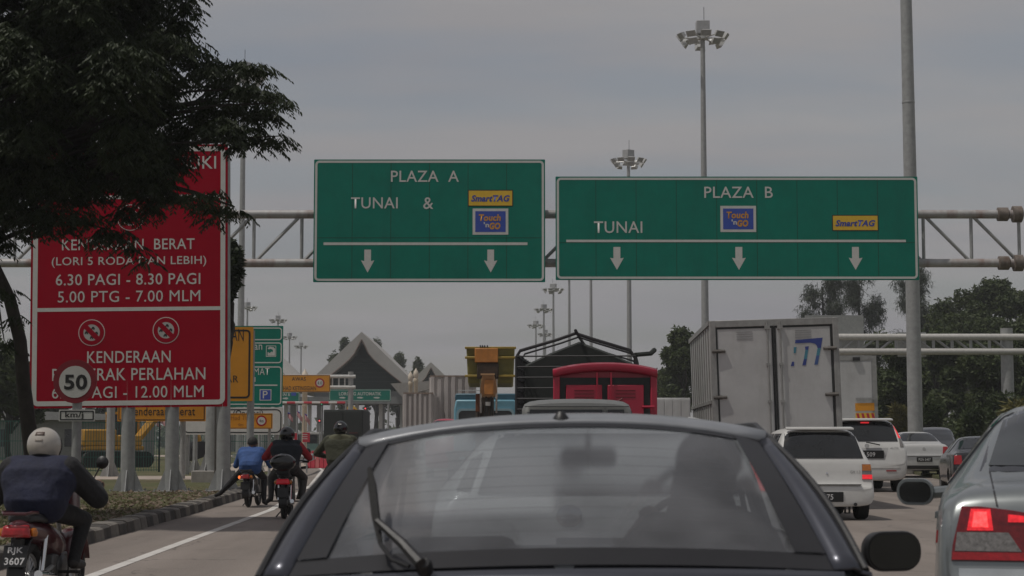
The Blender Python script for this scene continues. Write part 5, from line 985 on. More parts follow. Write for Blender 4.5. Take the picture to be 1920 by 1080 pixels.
m_ = MB(); m_.tube([(.0, 1.5, 1.41), (.0, 1.2, 1.7)], .006, 5); cq.part('aerial', m_, black_plastic)

# ---- white hatchback directly ahead of the dark car (seen through its glass)
ST_HAT = [(0, .28, .60, .54, .74, .79, .76), (.03, .24, .66, .6, .78, .82, .80), (.07, .23, .90, .82, .82, .83, .77), (.10, .22, .98, .90, .83, .83, .73), (.36, .22, 1.30, .99, .83, .83, .60), (.5, .22, 1.345, 1.0, .835, .83, .585), (1.1, .22, 1.38, .98, .835, .83, .585), (2.0, .22, 1.36, .96, .835, .83, .585), (2.8, .22, .96, .9, .83, .82, .68), (3.4, .24, .84, .78, .80, .79, .66), (3.6, .3, .55, .5, .66, .66, .56)]
Yh = 9.7; ch = Car('white_hatchback', 'white hatchback seen through the rear glass of the dark car ahead', 'car', (gz(1150, Yh), Yh, 0), R(-1), ST_HAT, white_paint, [(.62, .29, .72), (2.95, .29, .72)], 'cars queuing for the toll', 1.0)
ch.root.scale = (1.14, 1, 1)
ch.panel('rear_window', dark_glass, [(-.62, .985), (.62, .985), (.53, 1.30), (-.53, 1.30)], 'rear', .006)
for sg in (-1, 1): ch.panel('tail_lamp', tail_lit if sg > 0 else tail_clear, [(sg * .655, 1.0), (sg * .72, 1.0), (sg * .65, 1.18), (sg * .60, 1.20)], 'rear', .01, 6, 4)
ch.plate(-.26, .26, .64, .76); m_ = MB(); m_.lathe([(.045, 0), (.06, .01), (.045, .02)], 20, Matrix.Translation((-.2, ch.rear_y(-.2, .87) - .02, .87)) @ Matrix.Rotation(-pi / 2, 4, 'X')); ch.part('emblem', m_, chrome)
for sg, ax in ((-1, 'left'), (1, 'right')):
    for a, b_ in ((.62, 1.3), (1.36, 2.1)): ch.panel('side_window', dark_glass, [(a, 1.02), (b_ + .2, 1.02), (b_, 1.30), (a + .08, 1.30)], ax, .006)
m_ = MB(); m_.tube([(-.45, .55, 1.36), (-.45, 1.5, 1.39)], .016, 6); m_.tube([(.45, .55, 1.36), (.45, 1.5, 1.39)], .016, 6); ch.part('roof_rail', m_, white_paint)

# ---- the dark hatchback in front of the camera
def dark_hatch():
    Y0 = 4.87; t = thing('dark_hatchback', 'dark blue hatchback filling the foreground with raised rear wiper', 'car', (.135, Y0, 0), R(-1.6), 'cars queuing for the toll'); t.rotation_euler = (0, R(-.9), R(-2.6))
    st = [(-.02, .30, .60, .54, .70, .74, .72), (0, .26, .68, .62, .75, .79, .77), (.02, .24, .76, .70, .79, .81, .77), (.05, .23, .80, .75, .80, .815, .79), (.4, .22, .80, .755, .825, .82, .80), (1.2, .22, .79, .75, .835, .83, .81), (2.4, .22, .79, .75, .835, .83, .81), (2.75, .23, .815, .765, .83, .82, .76), (2.9, .23, .82, .765, .83, .82, .74), (3.5, .26, .75, .70, .80, .79, .70), (3.78, .30, .60, .54, .70, .70, .62), (3.84, .34, .5, .46, .58, .58, .5)]
    b = MB(); b.loft([full_section(q) for q in st]); o = b.build('body', navy_paint, t, smooth=60); md = o.modifiers.new('s', 'SUBSURF'); md.levels = md.render_levels = 2
    for y_ in (.62, 3.05):
        for sg in (-1, 1):
            w = MB(); M = Matrix.Translation((sg * .74, y_, .28)) @ Matrix.Rotation(sg * pi / 2, 4, 'Y'); w.lathe([(.17, -.1), (.26, -.1), (.28, -.06), (.28, .08), (.26, .105), (.17, .105)], 28, M, closed=True); wo = w.build('wheel', rubber, t); d = MB(); d.lathe([(.001, .09), (.08, .095), (.14, .07), (.175, .10), (.175, .02), (.001, .02)], 24, M); d.build('rim', rim_mat, wo)
    for sg in (-1, 1):
        ds = MB(); ds.grid([[(sg * (.818 + .016 * sin(pi * min(1, y_ / 2.6))), y_, .70), (sg * (.822 + .016 * sin(pi * min(1, y_ / 2.6))), y_, .82), (sg * (.812 + .016 * sin(pi * min(1, y_ / 2.6))), y_, .893), (sg * (.775 + .016 * sin(pi * min(1, y_ / 2.6))), y_, .902)] for y_ in (.11, .4, .8, 1.2, 1.6, 2.0, 2.4, 2.76)]); ds.build('door_shoulder', navy_paint, t, smooth=70, solid=.015)
    def arc(pl, pr, bulge, n=16, bz=0.0, p=2.0):
        pl, pr = V(pl), V(pr); return [pl.lerp(pr, i / n) + V((0, -bulge * (1 - abs(2 * i / n - 1) ** p), bz * (1 - abs(2 * i / n - 1) ** p))) for i in range(n + 1)]
    def rows(base, top, n=8, bow=.0):
        return [[a.lerp(c, i / n) + V((0, -bow * .6, bow)) * sin(pi * i / n) for a, c in zip(base, top)] for i in range(n + 1)]
    BL, BR, TL, TR = (-.715, .075, .905), (.715, .075, .905), (-.575, .66, 1.243), (.575, .66, 1.243)
    base, top = arc(BL, BR, .085, 18, .028), arc(TL, TR, .06, 18, .058, 2.4)
    gl = glassmat('rear_glass', (.60, .63, .67), .19, (.42, .43, .46), .9, blur=.27)
    g = MB(); g.grid(rows(base, top, 10, .012)); rg_ = g.build('rear_window', gl, t, smooth=80)
    # black ceramic border strips along the glass edge
    def strip(name, m, pa, pb, lift=.004, solid=.006):
        q = MB(); q.grid([[V(p) + V((0, -lift, lift)) for p in pa], [V(p) + V((0, -lift, lift)) for p in pb]]); return q.build(name, m, rg_, smooth=80, solid=solid)
    grd = rows(base, top, 40, .012)
    q = MB(); q.grid([[p + V((0, -.003, .003)) for p in r_] for r_ in grd[0:5]]); q.build('lower_border', mat('glass_border_black', (.02, .02, .022), .3, spec=.35), rg_, smooth=80)
    q = MB(); q.grid([[p + V((0, -.003, .003)) for p in r_] for r_ in grd[39:41]]); q.build('upper_seal', MATS['glass_border_black'], rg_, smooth=80)
    for sg in (0, 1):
        q = MB(); q.grid([[r_[0 if not sg else -1], r_[0 if not sg else -1].lerp(r_[1 if not sg else -2], 1.05)] for r_ in [[p + V((0, -.0065, .0065)) for p in rr] for rr in grd[4:]]]); q.build('side_border', MATS['glass_border_black'], rg_, smooth=80)
    hl = MB()
    for i in range(9, 36, 3): hl.tube([p + V((0, .006, -.006)) for p in grd[i][2:-2]], .0006, 3, False)
    hl.build('heater_lines', mat('heater_line_brown', (.06, .04, .03), .6), rg_)
    # pillars and quarter panels, roof
    for sg in (-1, 1):
        ob, ot = V((sg * .800, .12, .895)), V((sg * .612, .69, 1.240))
        ib, it = V((sg * .717, .078, .905)), V((sg * .577, .662, 1.243)); c = MB(); rr = []
        for i in range(13):
            f = i / 12; a, b_ = ib.lerp(it, f), ob.lerp(ot, f); bw = .018 * sin(pi * f); rr.append([a + V((0, -bw * .5, bw)), a.lerp(b_, .5) + V((sg * .012, -.012 - bw * .5, bw + .010)), b_ + V((sg * bw, 0, bw)), V((b_.x + sg * (.018 + bw), b_.y + .08, b_.z - .01)), V((sg * (.818 - .195 * f), .55 + .36 * f, .895 + .355 * f))])
        c.cur = 0; c.grid(rr); c.mi = [0] * len(c.f); c.build('rear_pillar', [navy_paint, MATS['glass_border_black']], t, smooth=80, solid=.012)
        d = MB(); d.tube([r_[2] + V((sg * .004, -.006, .008)) for r_ in rr], .011, 8); d.tube([rr[-1][2] + V((sg * .004, -.006, .008)), V((sg * .600, 1.0, 1.293)), V((sg * .595, 1.9, 1.297)), V((sg * .60, 2.15, 1.285)), V((sg * .70, 2.72, .93))], .011, 8); d.build('drip_moulding', black_plastic, t)
        sw = MB(); lo = [(sg * .822, .62, .90), (sg * .828, 1.25, .895), (sg * .83, 1.9, .895), (sg * .825, 2.62, .90)]; hi = [(sg * .635, .96, 1.24), (sg * .622, 1.3, 1.262), (sg * .62, 1.75, 1.268), (sg * .625, 2.12, 1.25)]
        sw.grid([[V(a).lerp(V(b_), i / 4) + V((sg * .015 * sin(pi * i / 4), 0, 0)) for a, b_ in zip(lo, hi)] for i in range(5)]); sw.build('side_window', glassmat('side_glass', (.35, .38, .40), .03), t, smooth=80)
        bp = MB(); bp.tube([(sg * .826, 1.35, .89), (sg * .73, 1.38, 1.1), (sg * .622, 1.4, 1.265)], [.045, .035, .03], 6); bp.build('centre_pillar', black_plastic, t)
        ap = MB(); ap.tube([(sg * .775, 2.75, .885), (sg * .69, 2.43, 1.1), (sg * .600, 2.12, 1.27)], [.035, .03, .03], 8); ap.build('front_pillar', navy_paint, t)
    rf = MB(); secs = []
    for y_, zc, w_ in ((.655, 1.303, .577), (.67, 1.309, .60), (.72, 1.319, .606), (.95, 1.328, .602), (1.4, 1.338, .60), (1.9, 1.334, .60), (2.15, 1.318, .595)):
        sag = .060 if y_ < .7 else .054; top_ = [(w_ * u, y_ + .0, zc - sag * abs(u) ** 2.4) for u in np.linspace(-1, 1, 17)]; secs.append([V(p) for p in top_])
    rf.grid(secs); rf.build('roof', sheen_roof, t, smooth=80, solid=.022)
    nz_ = MB(); nz_.lathe([(.030, -.012), (.028, .006), (.016, .022), (.010, .030), (.001, .031)], 14, Matrix.Translation((.0, .685, 1.312))); nz_.build('washer_nozzle', black_plastic, t)
    ws = MB(); ws.grid(rows(arc((-.72, 2.72, .885), (.72, 2.72, .885), -.10, 12, -.06), arc((-.57, 2.13, 1.265), (.57, 2.13, 1.265), -.06, 12, .055), 6)); ws.build('windscreen', glassmat('screen_glass', (.86, .9, .9), .03), t, smooth=80)
    # tailgate lower part, wiper
    tg = MB(); tg.grid([[V((x, .055 - .085 * (1 - abs(x / .72) ** 2) - dy, z_ + .022 * (1 - abs(x / .72) ** 2))) for x in np.linspace(-.74, .74, 15)] for z_, dy in ((.60, .075), (.72, .07), (.82, .05), (.885, .02), (.902, .0))]); tg.build('tailgate', navy_paint, t, smooth=80, solid=.01)
    W = lambda px, py, Y: at(px, py, Y) - V((.135, Y0, 0))
    wp = MB(); piv = W(808, 1066, 4.84); 
    wp.lathe([(.022, 0), (.022, .03), (.014, .045), (.001, .046)], 12, Matrix.Translation(piv) @ Matrix.Rotation(R(60), 4, 'X')); wp.tube([piv + V((0, -.02, .0)), W(800, 1052, 4.80), W(765, 1015, 4.86), W(716, 972, 4.92)], [.018, .017, .014, .010], 8); wo = wp.build('rear_wiper', black_plastic, t)
    bl = MB(); bl.tube([W(697, 872, 5.10), W(703, 905, 5.06), W(712, 965, 4.97), W(722, 1015, 4.90)], [.006, .012, .012, .006], 6); bl.build('wiper_blade', rubber, wo); bl = MB(); bl.tube([W(722, 1015, 4.90), W(745, 1045, 4.86), W(778, 1058, 4.84)], .006, 6); bl.build('wiper_link', black_plastic, wo)
    # interior
    dk = mat('dark_upholstery', (.02, .02, .022), .9); sh = MB(); sh.box(-.70, .70, .10, .5, .855, .865); sh.build('parcel_shelf', dk, t)
    for x, y_, nm in ((-.30, .75, 'rear_seat_back'), (.30, .75, 'rear_seat_back')): s_ = MB(); s_.loft([[(x - .29, y_, .78), (x + .29, y_, .78), (x + .29, y_ + .14, .78), (x - .29, y_ + .14, .78)], [(x - .27, y_ - .03, .90), (x + .27, y_ - .03, .90), (x + .27, y_ + .06, .90), (x - .27, y_ + .06, .90)]]); s_.build(nm, dk, t, bevel=.03)
    for x in (-.36, .44):
        s_ = MB(); s_.loft([[(x - .24, 1.35, .78), (x + .24, 1.35, .78), (x + .24, 1.50, .78), (x - .24, 1.50, .78)], [(x - .19, 1.22, 1.02), (x + .19, 1.22, 1.02), (x + .19, 1.33, 1.02), (x - .19, 1.33, 1.02)]]); so = s_.build('front_seat', dk, t, bevel=.04)
        if x < 0: so.scale = (1, 1, .93); continue
        h_ = MB(); h_.loft([[(x - .12, 1.2, 1.0), (x + .12, 1.2, 1.0), (x + .12, 1.29, 1.0), (x - .12, 1.29, 1.0)], [(x - .09, 1.18, 1.10), (x + .09, 1.18, 1.10), (x + .09, 1.26, 1.10), (x - .09, 1.26, 1.10)]]); h_.tube([(x - .05, 1.25, .98), (x - .05, 1.25, 1.06)], .008, 6); h_.tube([(x + .05, 1.25, .98), (x + .05, 1.25, 1.06)], .008, 6); h_.build('headrest', dk, so, bevel=.03)
    da = MB(); da.loft([[(-.72, 2.3, .78), (.72, 2.3, .78), (.72, 2.75, .78), (-.72, 2.75, .78)], [(-.70, 2.36, .86), (.70, 2.36, .86), (.66, 2.72, .84), (-.66, 2.72, .84)]]); da.build('dashboard', dk, t, bevel=.02)
    mr = MB(); mr.prism(rrect(-.03, .17, 1.055, 1.125, .025), 2.08, 2.12); mr.tube([(.07, 2.12, 1.11), (.07, 2.2, 1.24)], .01, 6); mr.build('rear_view_mirror', black_plastic, t)
    sw = MB(); M = Matrix.Translation((.44, 2.02, .88)) @ Matrix.Rotation(R(65), 4, 'X'); sw.tube([tuple(M @ V((.18 * cos(a), .18 * sin(a), 0))) for a in np.linspace(0, 2 * pi, 25)], .014, 8); sw.build('steering_wheel', black_plastic, t)
    for sg in (-1, 1):
        m_ = MB(); m_.tube([(sg * .80, 2.1, .87), (sg * 1.0, 1.99, .85)], .028, 8); m_.build('mirror_arm', black_plastic, t); M = Matrix.Translation((1.15 if sg > 0 else -.96, 1.95, .845)) @ Matrix.Rotation(sg * R(8), 4, 'Z')
        m_ = MB(); m_.loft([[tuple(M @ V((a * f, y_, b_ * f))) for a, b_ in rrect(-.103, .103, -.072, .072, .064, 6)] for y_, f in ((-.05, .96), (-.035, 1.0), (.04, .92), (.10, .6), (.115, .3))]); mo = m_.build('mirror', black_plastic, t, smooth=60); m_ = MB(); m_.prism(rrect(-.092, .092, -.060, .060, .053, 6), -.057, -.0515, M); m_.build('mirror_glass', mat('shaded_mirror_glass', (.05, .055, .055), .08, .8), mo)
    return t
DH = dark_hatch()

# ---- trucks
def wheel_pair(root, x, y, r, m=rubber):
    for sg in (-1, 1):
        w = MB(); M = Matrix.Translation((sg * x, y, r)) @ Matrix.Rotation(sg * pi / 2, 4, 'Y'); w.lathe([(r * .5, -.14), (r * .93, -.14), (r, -.1), (r, .1), (r * .93, .14), (r * .5, .14)], 24, M, closed=True); wo = w.build('wheel', m, root); d = MB(); d.lathe([(.001, .06), (r * .3, .08), (r * .5, .03), (r * .53, .12), (r * .53, 0), (.001, 0)], 20, M); d.build('rim', truck_trim, wo)
def lorry_front(root, w, y, h, paint, L_=1.7):
    p = MB(); p.loft([[(-w, y, .5), (w, y, .5), (w, y, h), (-w, y, h)], [(-w, y + L_ * .7, .5), (w, y + L_ * .7, .5), (w * .97, y + L_ * .7, h), (-w * .97, y + L_ * .7, h)], [(-w, y + L_, .5), (w, y + L_, .5), (w * .96, y + L_ * .98, h * .55), (-w * .96, y + L_ * .98, h * .55)]]); c = p.build('cab', paint, root, bevel=.06)
    g_ = MB(); g_.add([(-w * .9, y + L_ * .995, h * .57), (w * .9, y + L_ * .995, h * .57), (w * .88, y + L_ * .735, h * .94), (-w * .88, y + L_ * .735, h * .94)], [(0, 1, 2, 3)]); g_.build('windscreen', dark_glass, c, solid=.02)
def chassis(root, w, y0, y1, z=.75):
    p = MB(); [p.box(s_ * w * .45 - .05, s_ * w * .45 + .05, y0, y1, z - .12, z + .12) for s_ in (-1, 1)]; p.box(-w, w, y0 + .02, y0 + .12, .45, .6); p.build('chassis', dark_steel, root)

# big white box truck
Yb = 35.2; kb = FPX / Yb; t = thing('white_box_truck', 'large dented white box truck with a blue logo on its right rear door', 'truck', (gz(1463, Yb), Yb, 0)); t.rotation_euler = (0, R(-1.6), R(-2.2)); rx_ = t.location.x
H = 3.58; w = 1.2; z0 = .95
p = MB(); p.box(-w, w, .06, 6.6, z0, H - .02); p.build('box_body', truck_white, t, bevel=.01)
fr = MB(); fr.box(-w - .01, -w + .10, -.02, .10, z0 - .05, H); fr.box(w - .10, w + .01, -.02, .10, z0 - .05, H); fr.box(-w + .10, w - .10, -.02, .10, H - .13, H); fr.box(-w + .1, w - .1, -.02, .10, z0 - .05, z0 + .08); fr.build('door_frame', truck_trim, t, bevel=.008)
rt = MB(); [rt.box(sx - .035, sx + .035, .1, 6.6, H - .08, H + .01) for sx in (-w, w)]; rt.build('roof_rail', truck_trim, t)
LX_ = lambda px, py=700: (px - 1449) / kb
for nm, a, b_ in (('rear_door', -1.08, -.04), ('rear_door', .02, 1.06)):
    d = MB(); d.box(a, b_, -.005, .05, z0 + .1, H - .15)
    o = d.build(nm, truck_white, t, bevel=.012); e = MB()
    e.ring([(a - .022, z0 + .082), (b_ + .022, z0 + .082), (b_ + .022, H - .132), (a - .022, H - .132)], [(a + .012, z0 + .115), (b_ - .012, z0 + .115), (b_ - .012, H - .165), (a + .012, H - .165)], -.013, -.004); e.build('door_seal', seal_black, o, smooth=0)
    for x in ((b_ - .09) if a < 0 else (a + .09),):
        r_ = MB(); r_.tube([(x, -.045, z0), (x, -.045, H - .05)], .016, 8); r_.box(x - .05, x + .05, -.06, -.01, H - .19, H - .11); [r_.box(x - .035, x + .035, -.06, -.008, z_, z_ + .05) for z_ in (1.3, 2.0, 2.7)]; r_.build('lock_rod', truck_trim, o)
    for z_ in (1.25, 2.13, 3.0):
        h_ = MB(); xx = a if a < 0 else b_; s_ = -1 if a < 0 else 1; h_.tube([(xx + s_ * .1, -.04, z_), (xx - s_ * .15, -.03, z_)], .03, 8); h_.box(xx - .06, xx + .06, -.035, -.008, z_ - .035, z_ + .035); h_.build('hinge', mat('weathered_hinge', (.13, .12, .11), .6, .4, var=.3), o)
    vn = MB(); [vn.box((a + b_) / 2 - .15, (a + b_) / 2 + .15, -.012, -.004, H - .23 - q * .045, H - .217 - q * .045) for q in range(4)]; vn.build('vent_slots', mat('vent_grey', (.3, .3, .3), .6), o, smooth=0)
    if a > 0:
        hd_ = MB(); hd_.tube([(.18, -.05, 1.46), (.42, -.06, 1.46), (.50, -.06, 1.52), (.50, -.06, 1.36), (.42, -.06, 1.46)], .014, 6); hd_.build('door_handle', dark_steel, o)
        lg = [mat('logo_dark_blue', (.03, .05, .22), .5), mat('logo_teal', (.05, .2, .27), .5)]
        cz = lambda cx, cy: (LX_(1280 + cx / 4.908), EYE + (830 - (580 + cy / 4.908)) / kb + .004)
        def lp(pts, m, nm): q = MB(); q.prism([cz(*c) for c in pts], -.010, -.0055); q.build(nm, m, o, smooth=0)
        lp([(1022, 292), (1272, 277), (1252, 372), (1222, 372), (1216, 348), (1198, 330), (1160, 320), (1018, 322)], lg[0], 'logo'); lp([(1222, 372), (1252, 372), (1236, 440), (1207, 440)], lg[1], 'logo'); lp([(1207, 440), (1236, 440), (1217, 524), (1186, 524)], mat('logo_mid_blue', (.05, .1, .26), .5), 'logo')
        lp([(1108, 355), (1142, 352), (1136, 385), (1110, 385)], lg[0], 'logo'); lp([(1110, 385), (1136, 385), (1120, 470), (1092, 470)], lg[1], 'logo'); lp([(1092, 470), (1120, 470), (1108, 527), (1076, 527)], lg[0], 'logo'); lp([(1004, 358), (1030, 356), (1020, 412), (1002, 412)], lg[1], 'logo'); lp([(984, 490), (1003, 490), (1000, 530), (970, 531)], lg[0], 'logo')
for i in range(9):
    p = MB(); y_ = .5 + i * .68; p.box(-w - .022, -w - .002, y_, y_ + .07, z0, H - .1); p.build('side_rib', truck_trim, t, smooth=0)
p = MB(); p.box(-w - .03, -w - .002, .1, 6.6, 2.02, 2.08); p.build('side_rail', truck_trim, t, smooth=0)
for i in range(9): p = MB(); y_ = .5 + i * .68; p.box(w + .002, w + .022, y_, y_ + .07, z0, H - .1); p.build('side_rib', truck_trim, t, smooth=0)
chassis(t, 1.1, 0, 8.4); wheel_pair(t, .95, 1.4, .48); wheel_pair(t, .95, 6.9, .48); lorry_front(t, 1.05, 6.75, 2.6, white_paint)
for sg in (-1, 1): p = MB(); p.box(sg * .75 - .15, sg * .75 + .15, -.02, .04, .62, .74); p.build('tail_lamp', tail_red, t)

# second white truck
Yt = 53.0; t = thing('white_box_truck', 'plain white box truck with orange and striped red marker plates, behind the logo truck', 'truck', (gz(1648, Yt) - 1.2, Yt, 0)); H = at(960, 668, Yt).z; t.rotation_euler = (0, R(-1), 0); k_ = FPX / Yt
p = MB(); p.box(-1.2, 1.2, 0, 7, 1.0, H); p.build('box_body', truck_white, t, bevel=.05); p = MB(); p.box(-1.22, -1.1, -.03, .05, 1, H); p.box(1.1, 1.22, -.03, .05, 1, H); p.box(-1.1, 1.1, -.03, .05, H - .12, H + .01); p.build('door_frame', truck_trim, t)
for a, b_ in ((-1.08, -.02), (.02, 1.08)): p = MB(); p.box(a, b_, -.02, .03, 1.1, H - .16); p.build('rear_door', truck_white, t, bevel=.015)
p = MB(); p.box(.55, .75, -.08, -.02, H - .14, H - .04); p.build('camera_box', black_plastic, t); zz = at(960, 764, Yt).z; p = MB(); p.box(.58, 1.12, -.035, -.022, zz - .11, zz + .11); p.build('marker_plate', sign_orange, t); p = MB(); z2_ = zz - .28; p.box(.58, 1.12, -.035, -.022, z2_ - .11, z2_ + .11); mp_ = p.build('marker_plate', sign_yellow, t)
for i in range(4): p = MB(); a = .60 + i * .14; p.prism([(a, z2_ + .10), (a + .07, z2_ + .10), (a + .07 + (.05 if i < 2 else .05), z2_ - .10), (a + .05, z2_ - .10)], -.039, -.0355); p.build('red_stripe', barrier_red, mp_, smooth=0)
p = MB(); p.box(.6, 1.16, -.06, -.03, zz + .2, zz + .26); p.build('step_rail', truck_trim, t); chassis(t, 1.1, 0, 8.8); wheel_pair(t, .95, 1.4, .48); wheel_pair(t, .95, 7.4, .48); lorry_front(t, 1.05, 7.15, 2.7, white_paint)
# small white lorry in the gap
Yw = 80; t = thing('white_lorry', 'small distant white lorry between the red lorry and the big white truck', 'truck', (gz(1262, Yw), Yw, 0)); H = at(960, 746, Yw).z; p = MB(); p.box(-.75, .75, 0, 3.6, .8, H); p.build('box_body', truck_white, t, bevel=.03)
for i in range(4): p = MB(); a = -.7 + i * .36; p.box(a, a + .32, -.03, -.002, .9, H - .08); p.build('rear_panel', truck_white, t, bevel=.01)
chassis(t, .7, 0, 5); wheel_pair(t, .62, .8, .36); wheel_pair(t, .62, 4.1, .36); lorry_front(t, .75, 3.7, 2.0, white_paint, 1.4)

# red box lorry
Yr = 30.6; kr = FPX / Yr; t = thing('red_box_lorry', 'red box lorry with bulging roof and black-framed double doors', 'truck', (gz(1135, Yr), Yr, 0)); H = at(960, 692, Yr).z; w = .83; t.rotation_euler = (0, 0, R(-1.5))
p = MB(); sec = lambda y_: [(-w, y_, .8), (w, y_, .8), (w, y_, H - .04)] + [(w * cos(a), y_, H - .04 + .10 * sin(a)) for a in np.linspace(.15, pi - .15, 12)] + [(-w, y_, H - .04)]
p.loft([sec(.04), sec(3.0)]); p.build('box_body', lorry_red, t, smooth=30); p = MB(); n_ = 14
p.grid([[(w * 1.03 * u, y_, z_ + .105 * (1 - abs(u) ** 2.2)) for u in np.linspace(-1, 1, 15)] for y_, z_ in ((-.03, H - .14), (-.06, H - .10), (-.05, H - .03), (.1, H))]); p.build('roof_cap', lorry_red, t, smooth=60, solid=.02)
p = MB(); p.box(-w - .02, -w + .09, -.03, .06, .75, H - .06); p.box(w - .09, w + .02, -.03, .06, .75, H - .06); p.build('door_post', lorry_red, t, bevel=.02); p = MB(); p.box(-w + .09, w - .09, .0, .05, .8, H - .14); p.build('door_seal', seal_black, t, smooth=0)
for a, b_ in ((-.64, -.05), (.04, .63)):
    d = MB(); d.box(a, b_, -.03, .02, .85, H - .26); o = d.build('rear_door', lorry_red, t, bevel=.012); v_ = MB(); [v_.box((a + b_) / 2 - .16, (a + b_) / 2 + .16, -.036, -.029, H - .36 - q * .055, H - .345 - q * .055) for q in range(3)]; v_.build('vent_slots', mat('dark_red_slot', (.12, .005, .01), .6), o, smooth=0)
    r_ = MB(); x = b_ - .08 if a < 0 else a + .06; r_.tube([(x, -.06, .8), (x, -.06, H - .06)], .014, 8); r_.build('lock_rod', lorry_red, o); s_ = MB(); f = -1 if a < 0 else 1
    s_.tube([((a + b_) / 2 + f * -.25, -.035, H - .42 - .18), ((a + b_) / 2 - f * .05, -.035, H - .48)], .012, 5); s_.build('door_brace', MATS['dark_red_slot'], o)
    h_ = MB(); xx = -w + .03 if a < 0 else w - .03; [h_.tube([(xx, -.06, z_), (xx - (-.2 if a < 0 else .2), -.05, z_)], .022, 8) for z_ in (H - .62, H - 1.25)]; h_.build('hinge', lorry_red, o)
chassis(t, .75, 0, 4.6); wheel_pair(t, .65, .8, .34); wheel_pair(t, .65, 3.9, .34); lorry_front(t, .80, 3.15, 1.95, lorry_red, 1.4)

# cage lorry with tarpaulin
Yc = 36.5; kc = FPX / Yc; t = thing('cage_lorry', 'lorry with open black rail cage, peaked top bars and dark tarpaulin load', 'truck', (gz(1080, Yc), Yc, 0), R(-4.5)); w = 1.16; ze = at(960, 663, Yc).z; za_ = at(960, 625, Yc).z; cg = dark_steel
def hoop(y_, m=cg, r=.028): q = MB(); q.tube([(-w, y_, 1.1), (-w, y_, ze - .06), (-w + .07, y_, ze + .06), (-.35, y_, za_ - .12), (0, y_, za_), (.35, y_, za_ - .12), (w - .1, y_, ze + .06), (w, y_, ze - .08), (w, y_, 1.1)], r, 7); return q.build('hoop', m, t)
for y_ in (0, 1.3, 4.8): hoop(y_, r=.034 if y_ == 0 else .02)
q = MB(); q.tube([(0, -.05, za_ + .05), (0, 1.6, za_ + .02), (.02, 3.2, za_ - .03), (0, 4.8, za_)], .035, 6); q.build('ridge_bar', cg, t)
for sg in (-1, 1):
    for i in range(9):
        z_ = 1.15 + (ze - 1.2) * i / 8; q = MB(); q.tube([(sg * w, 0, z_), (sg * w, 4.8, z_)], .022, 5, False); q.build('side_rail', cg, t)
    for i in range(1, 8): q = MB(); q.tube([(sg * w, i * .6, 1.1), (sg * w, i * .6, ze)], .028, 5, False); q.build('side_bar', cg, t)
for i in range(6): z_ = 1.9 + (ze - 1.95) * i / 5; q = MB(); q.tube([(-w, -.02, z_), (w, -.02, z_)], .016, 5, False); q.build('rear_rail', cg, t)
tp = MB(); tp.loft([[(-w * .96, y_, 1.1), (w * .96, y_, 1.1), (w * .96, y_, ze - .16 + dz), (w * .5, y_, ze + .08 + dz), (0, y_, za_ - .10 + dz), (-w * .5, y_, ze + .07 + dz), (-w * .96, y_, ze - .18 + dz)] for y_, dz in ((1.5, -.02), (1.56, .02), (2.2, -.03), (3.2, .02), (4.2, -.02), (4.75, 0))]); tp.build('tarpaulin', tarp, t, smooth=50)
fl_ = MB(); fl_.box(-w - .03, w + .03, -.05, 4.9, .95, 1.1); fl_.build('load_bed', dark_steel, t); q = MB(); q.tube([(w, .2, ze - .02), (w + .3, .5, ze + .02), (w + .38, .6, ze + .1)], .05, 6); q.build('rolled_canvas', tarp, t); chassis(t, 1.0, 0, 6.9); wheel_pair(t, .9, 1.1, .45); wheel_pair(t, .9, 6.0, .45); lorry_front(t, 1.05, 5.0, 2.35, black_paint, 1.8)

# blue crane lorry
Yk = 57.0; kk = FPX / Yk; t = thing('blue_crane_lorry', 'blue lorry with orange folded crane boom holding an olive bucket', 'truck', (gz(908, Yk), Yk, 0)); Xp = lambda px: (px - 908) / kk; Zp = lambda py: EYE + (830 - py) / kk
hc = Zp(744); wc = 1.0; cy = 2.4
p = MB(); p.loft([[(-wc, cy, .7), (wc, cy, .7), (wc, cy, hc - .35), (wc * .94, cy, hc - .04), (-wc * .94, cy, hc - .04), (-wc, cy, hc - .35)], [(-wc, cy + 1.7, .7), (wc, cy + 1.7, .7), (wc, cy + 1.7, hc - .4), (wc * .93, cy + 1.4, hc), (-wc * .93, cy + 1.4, hc), (-wc, cy + 1.7, hc - .4)]]); cb_ = p.build('cab', cab_blue, t, bevel=.05)
p = MB(); p.prism(rrect(-.86, .86, hc - .98, hc - .38, .14), cy - .03, cy + .02); wo = p.build('rear_window', grey_glass, cb_); p = MB(); p.ring(rrect(-.92, .92, hc - 1.04, hc - .32, .17), rrect(-.85, .85, hc - .97, hc - .39, .13), cy - .05, cy + .01); p.build('window_frame', mat('pale_blue_frame', (.32, .46, .52), .5), wo)
p = MB(); p.loft([[(-wc * .98, cy + .1, hc - .05), (wc * .98, cy + .1, hc - .05), (wc * .96, cy + .1, hc + .16), (-wc * .96, cy + .1, hc + .16)], [(-wc * .98, cy + .5, hc - .05), (wc * .98, cy + .5, hc - .05), (wc * .9, cy + .5, hc + .16), (-wc * .9, cy + .5, hc + .16)]]); p.build('roof_visor', cab_blue_dark, cb_, bevel=.04)
p = MB(); q0, q1 = Xp(853) , Xp(897); p.tube([(q0, cy + .3, hc + .1), (q0, cy + .3, Zp(728)), (q1, cy + .3, Zp(728)), (q1, cy + .3, hc + .1)], .015, 6); p.build('roof_rail', galv, t)
p = MB(); p.box(-1.05, 1.05, -3.2, 2.2, .85, 1.0); p.build('load_bed', dark_steel, t); chassis(t, 1.0, -3.2, 4); wheel_pair(t, .88, -1.8, .46); wheel_pair(t, .88, 3.2, .46)
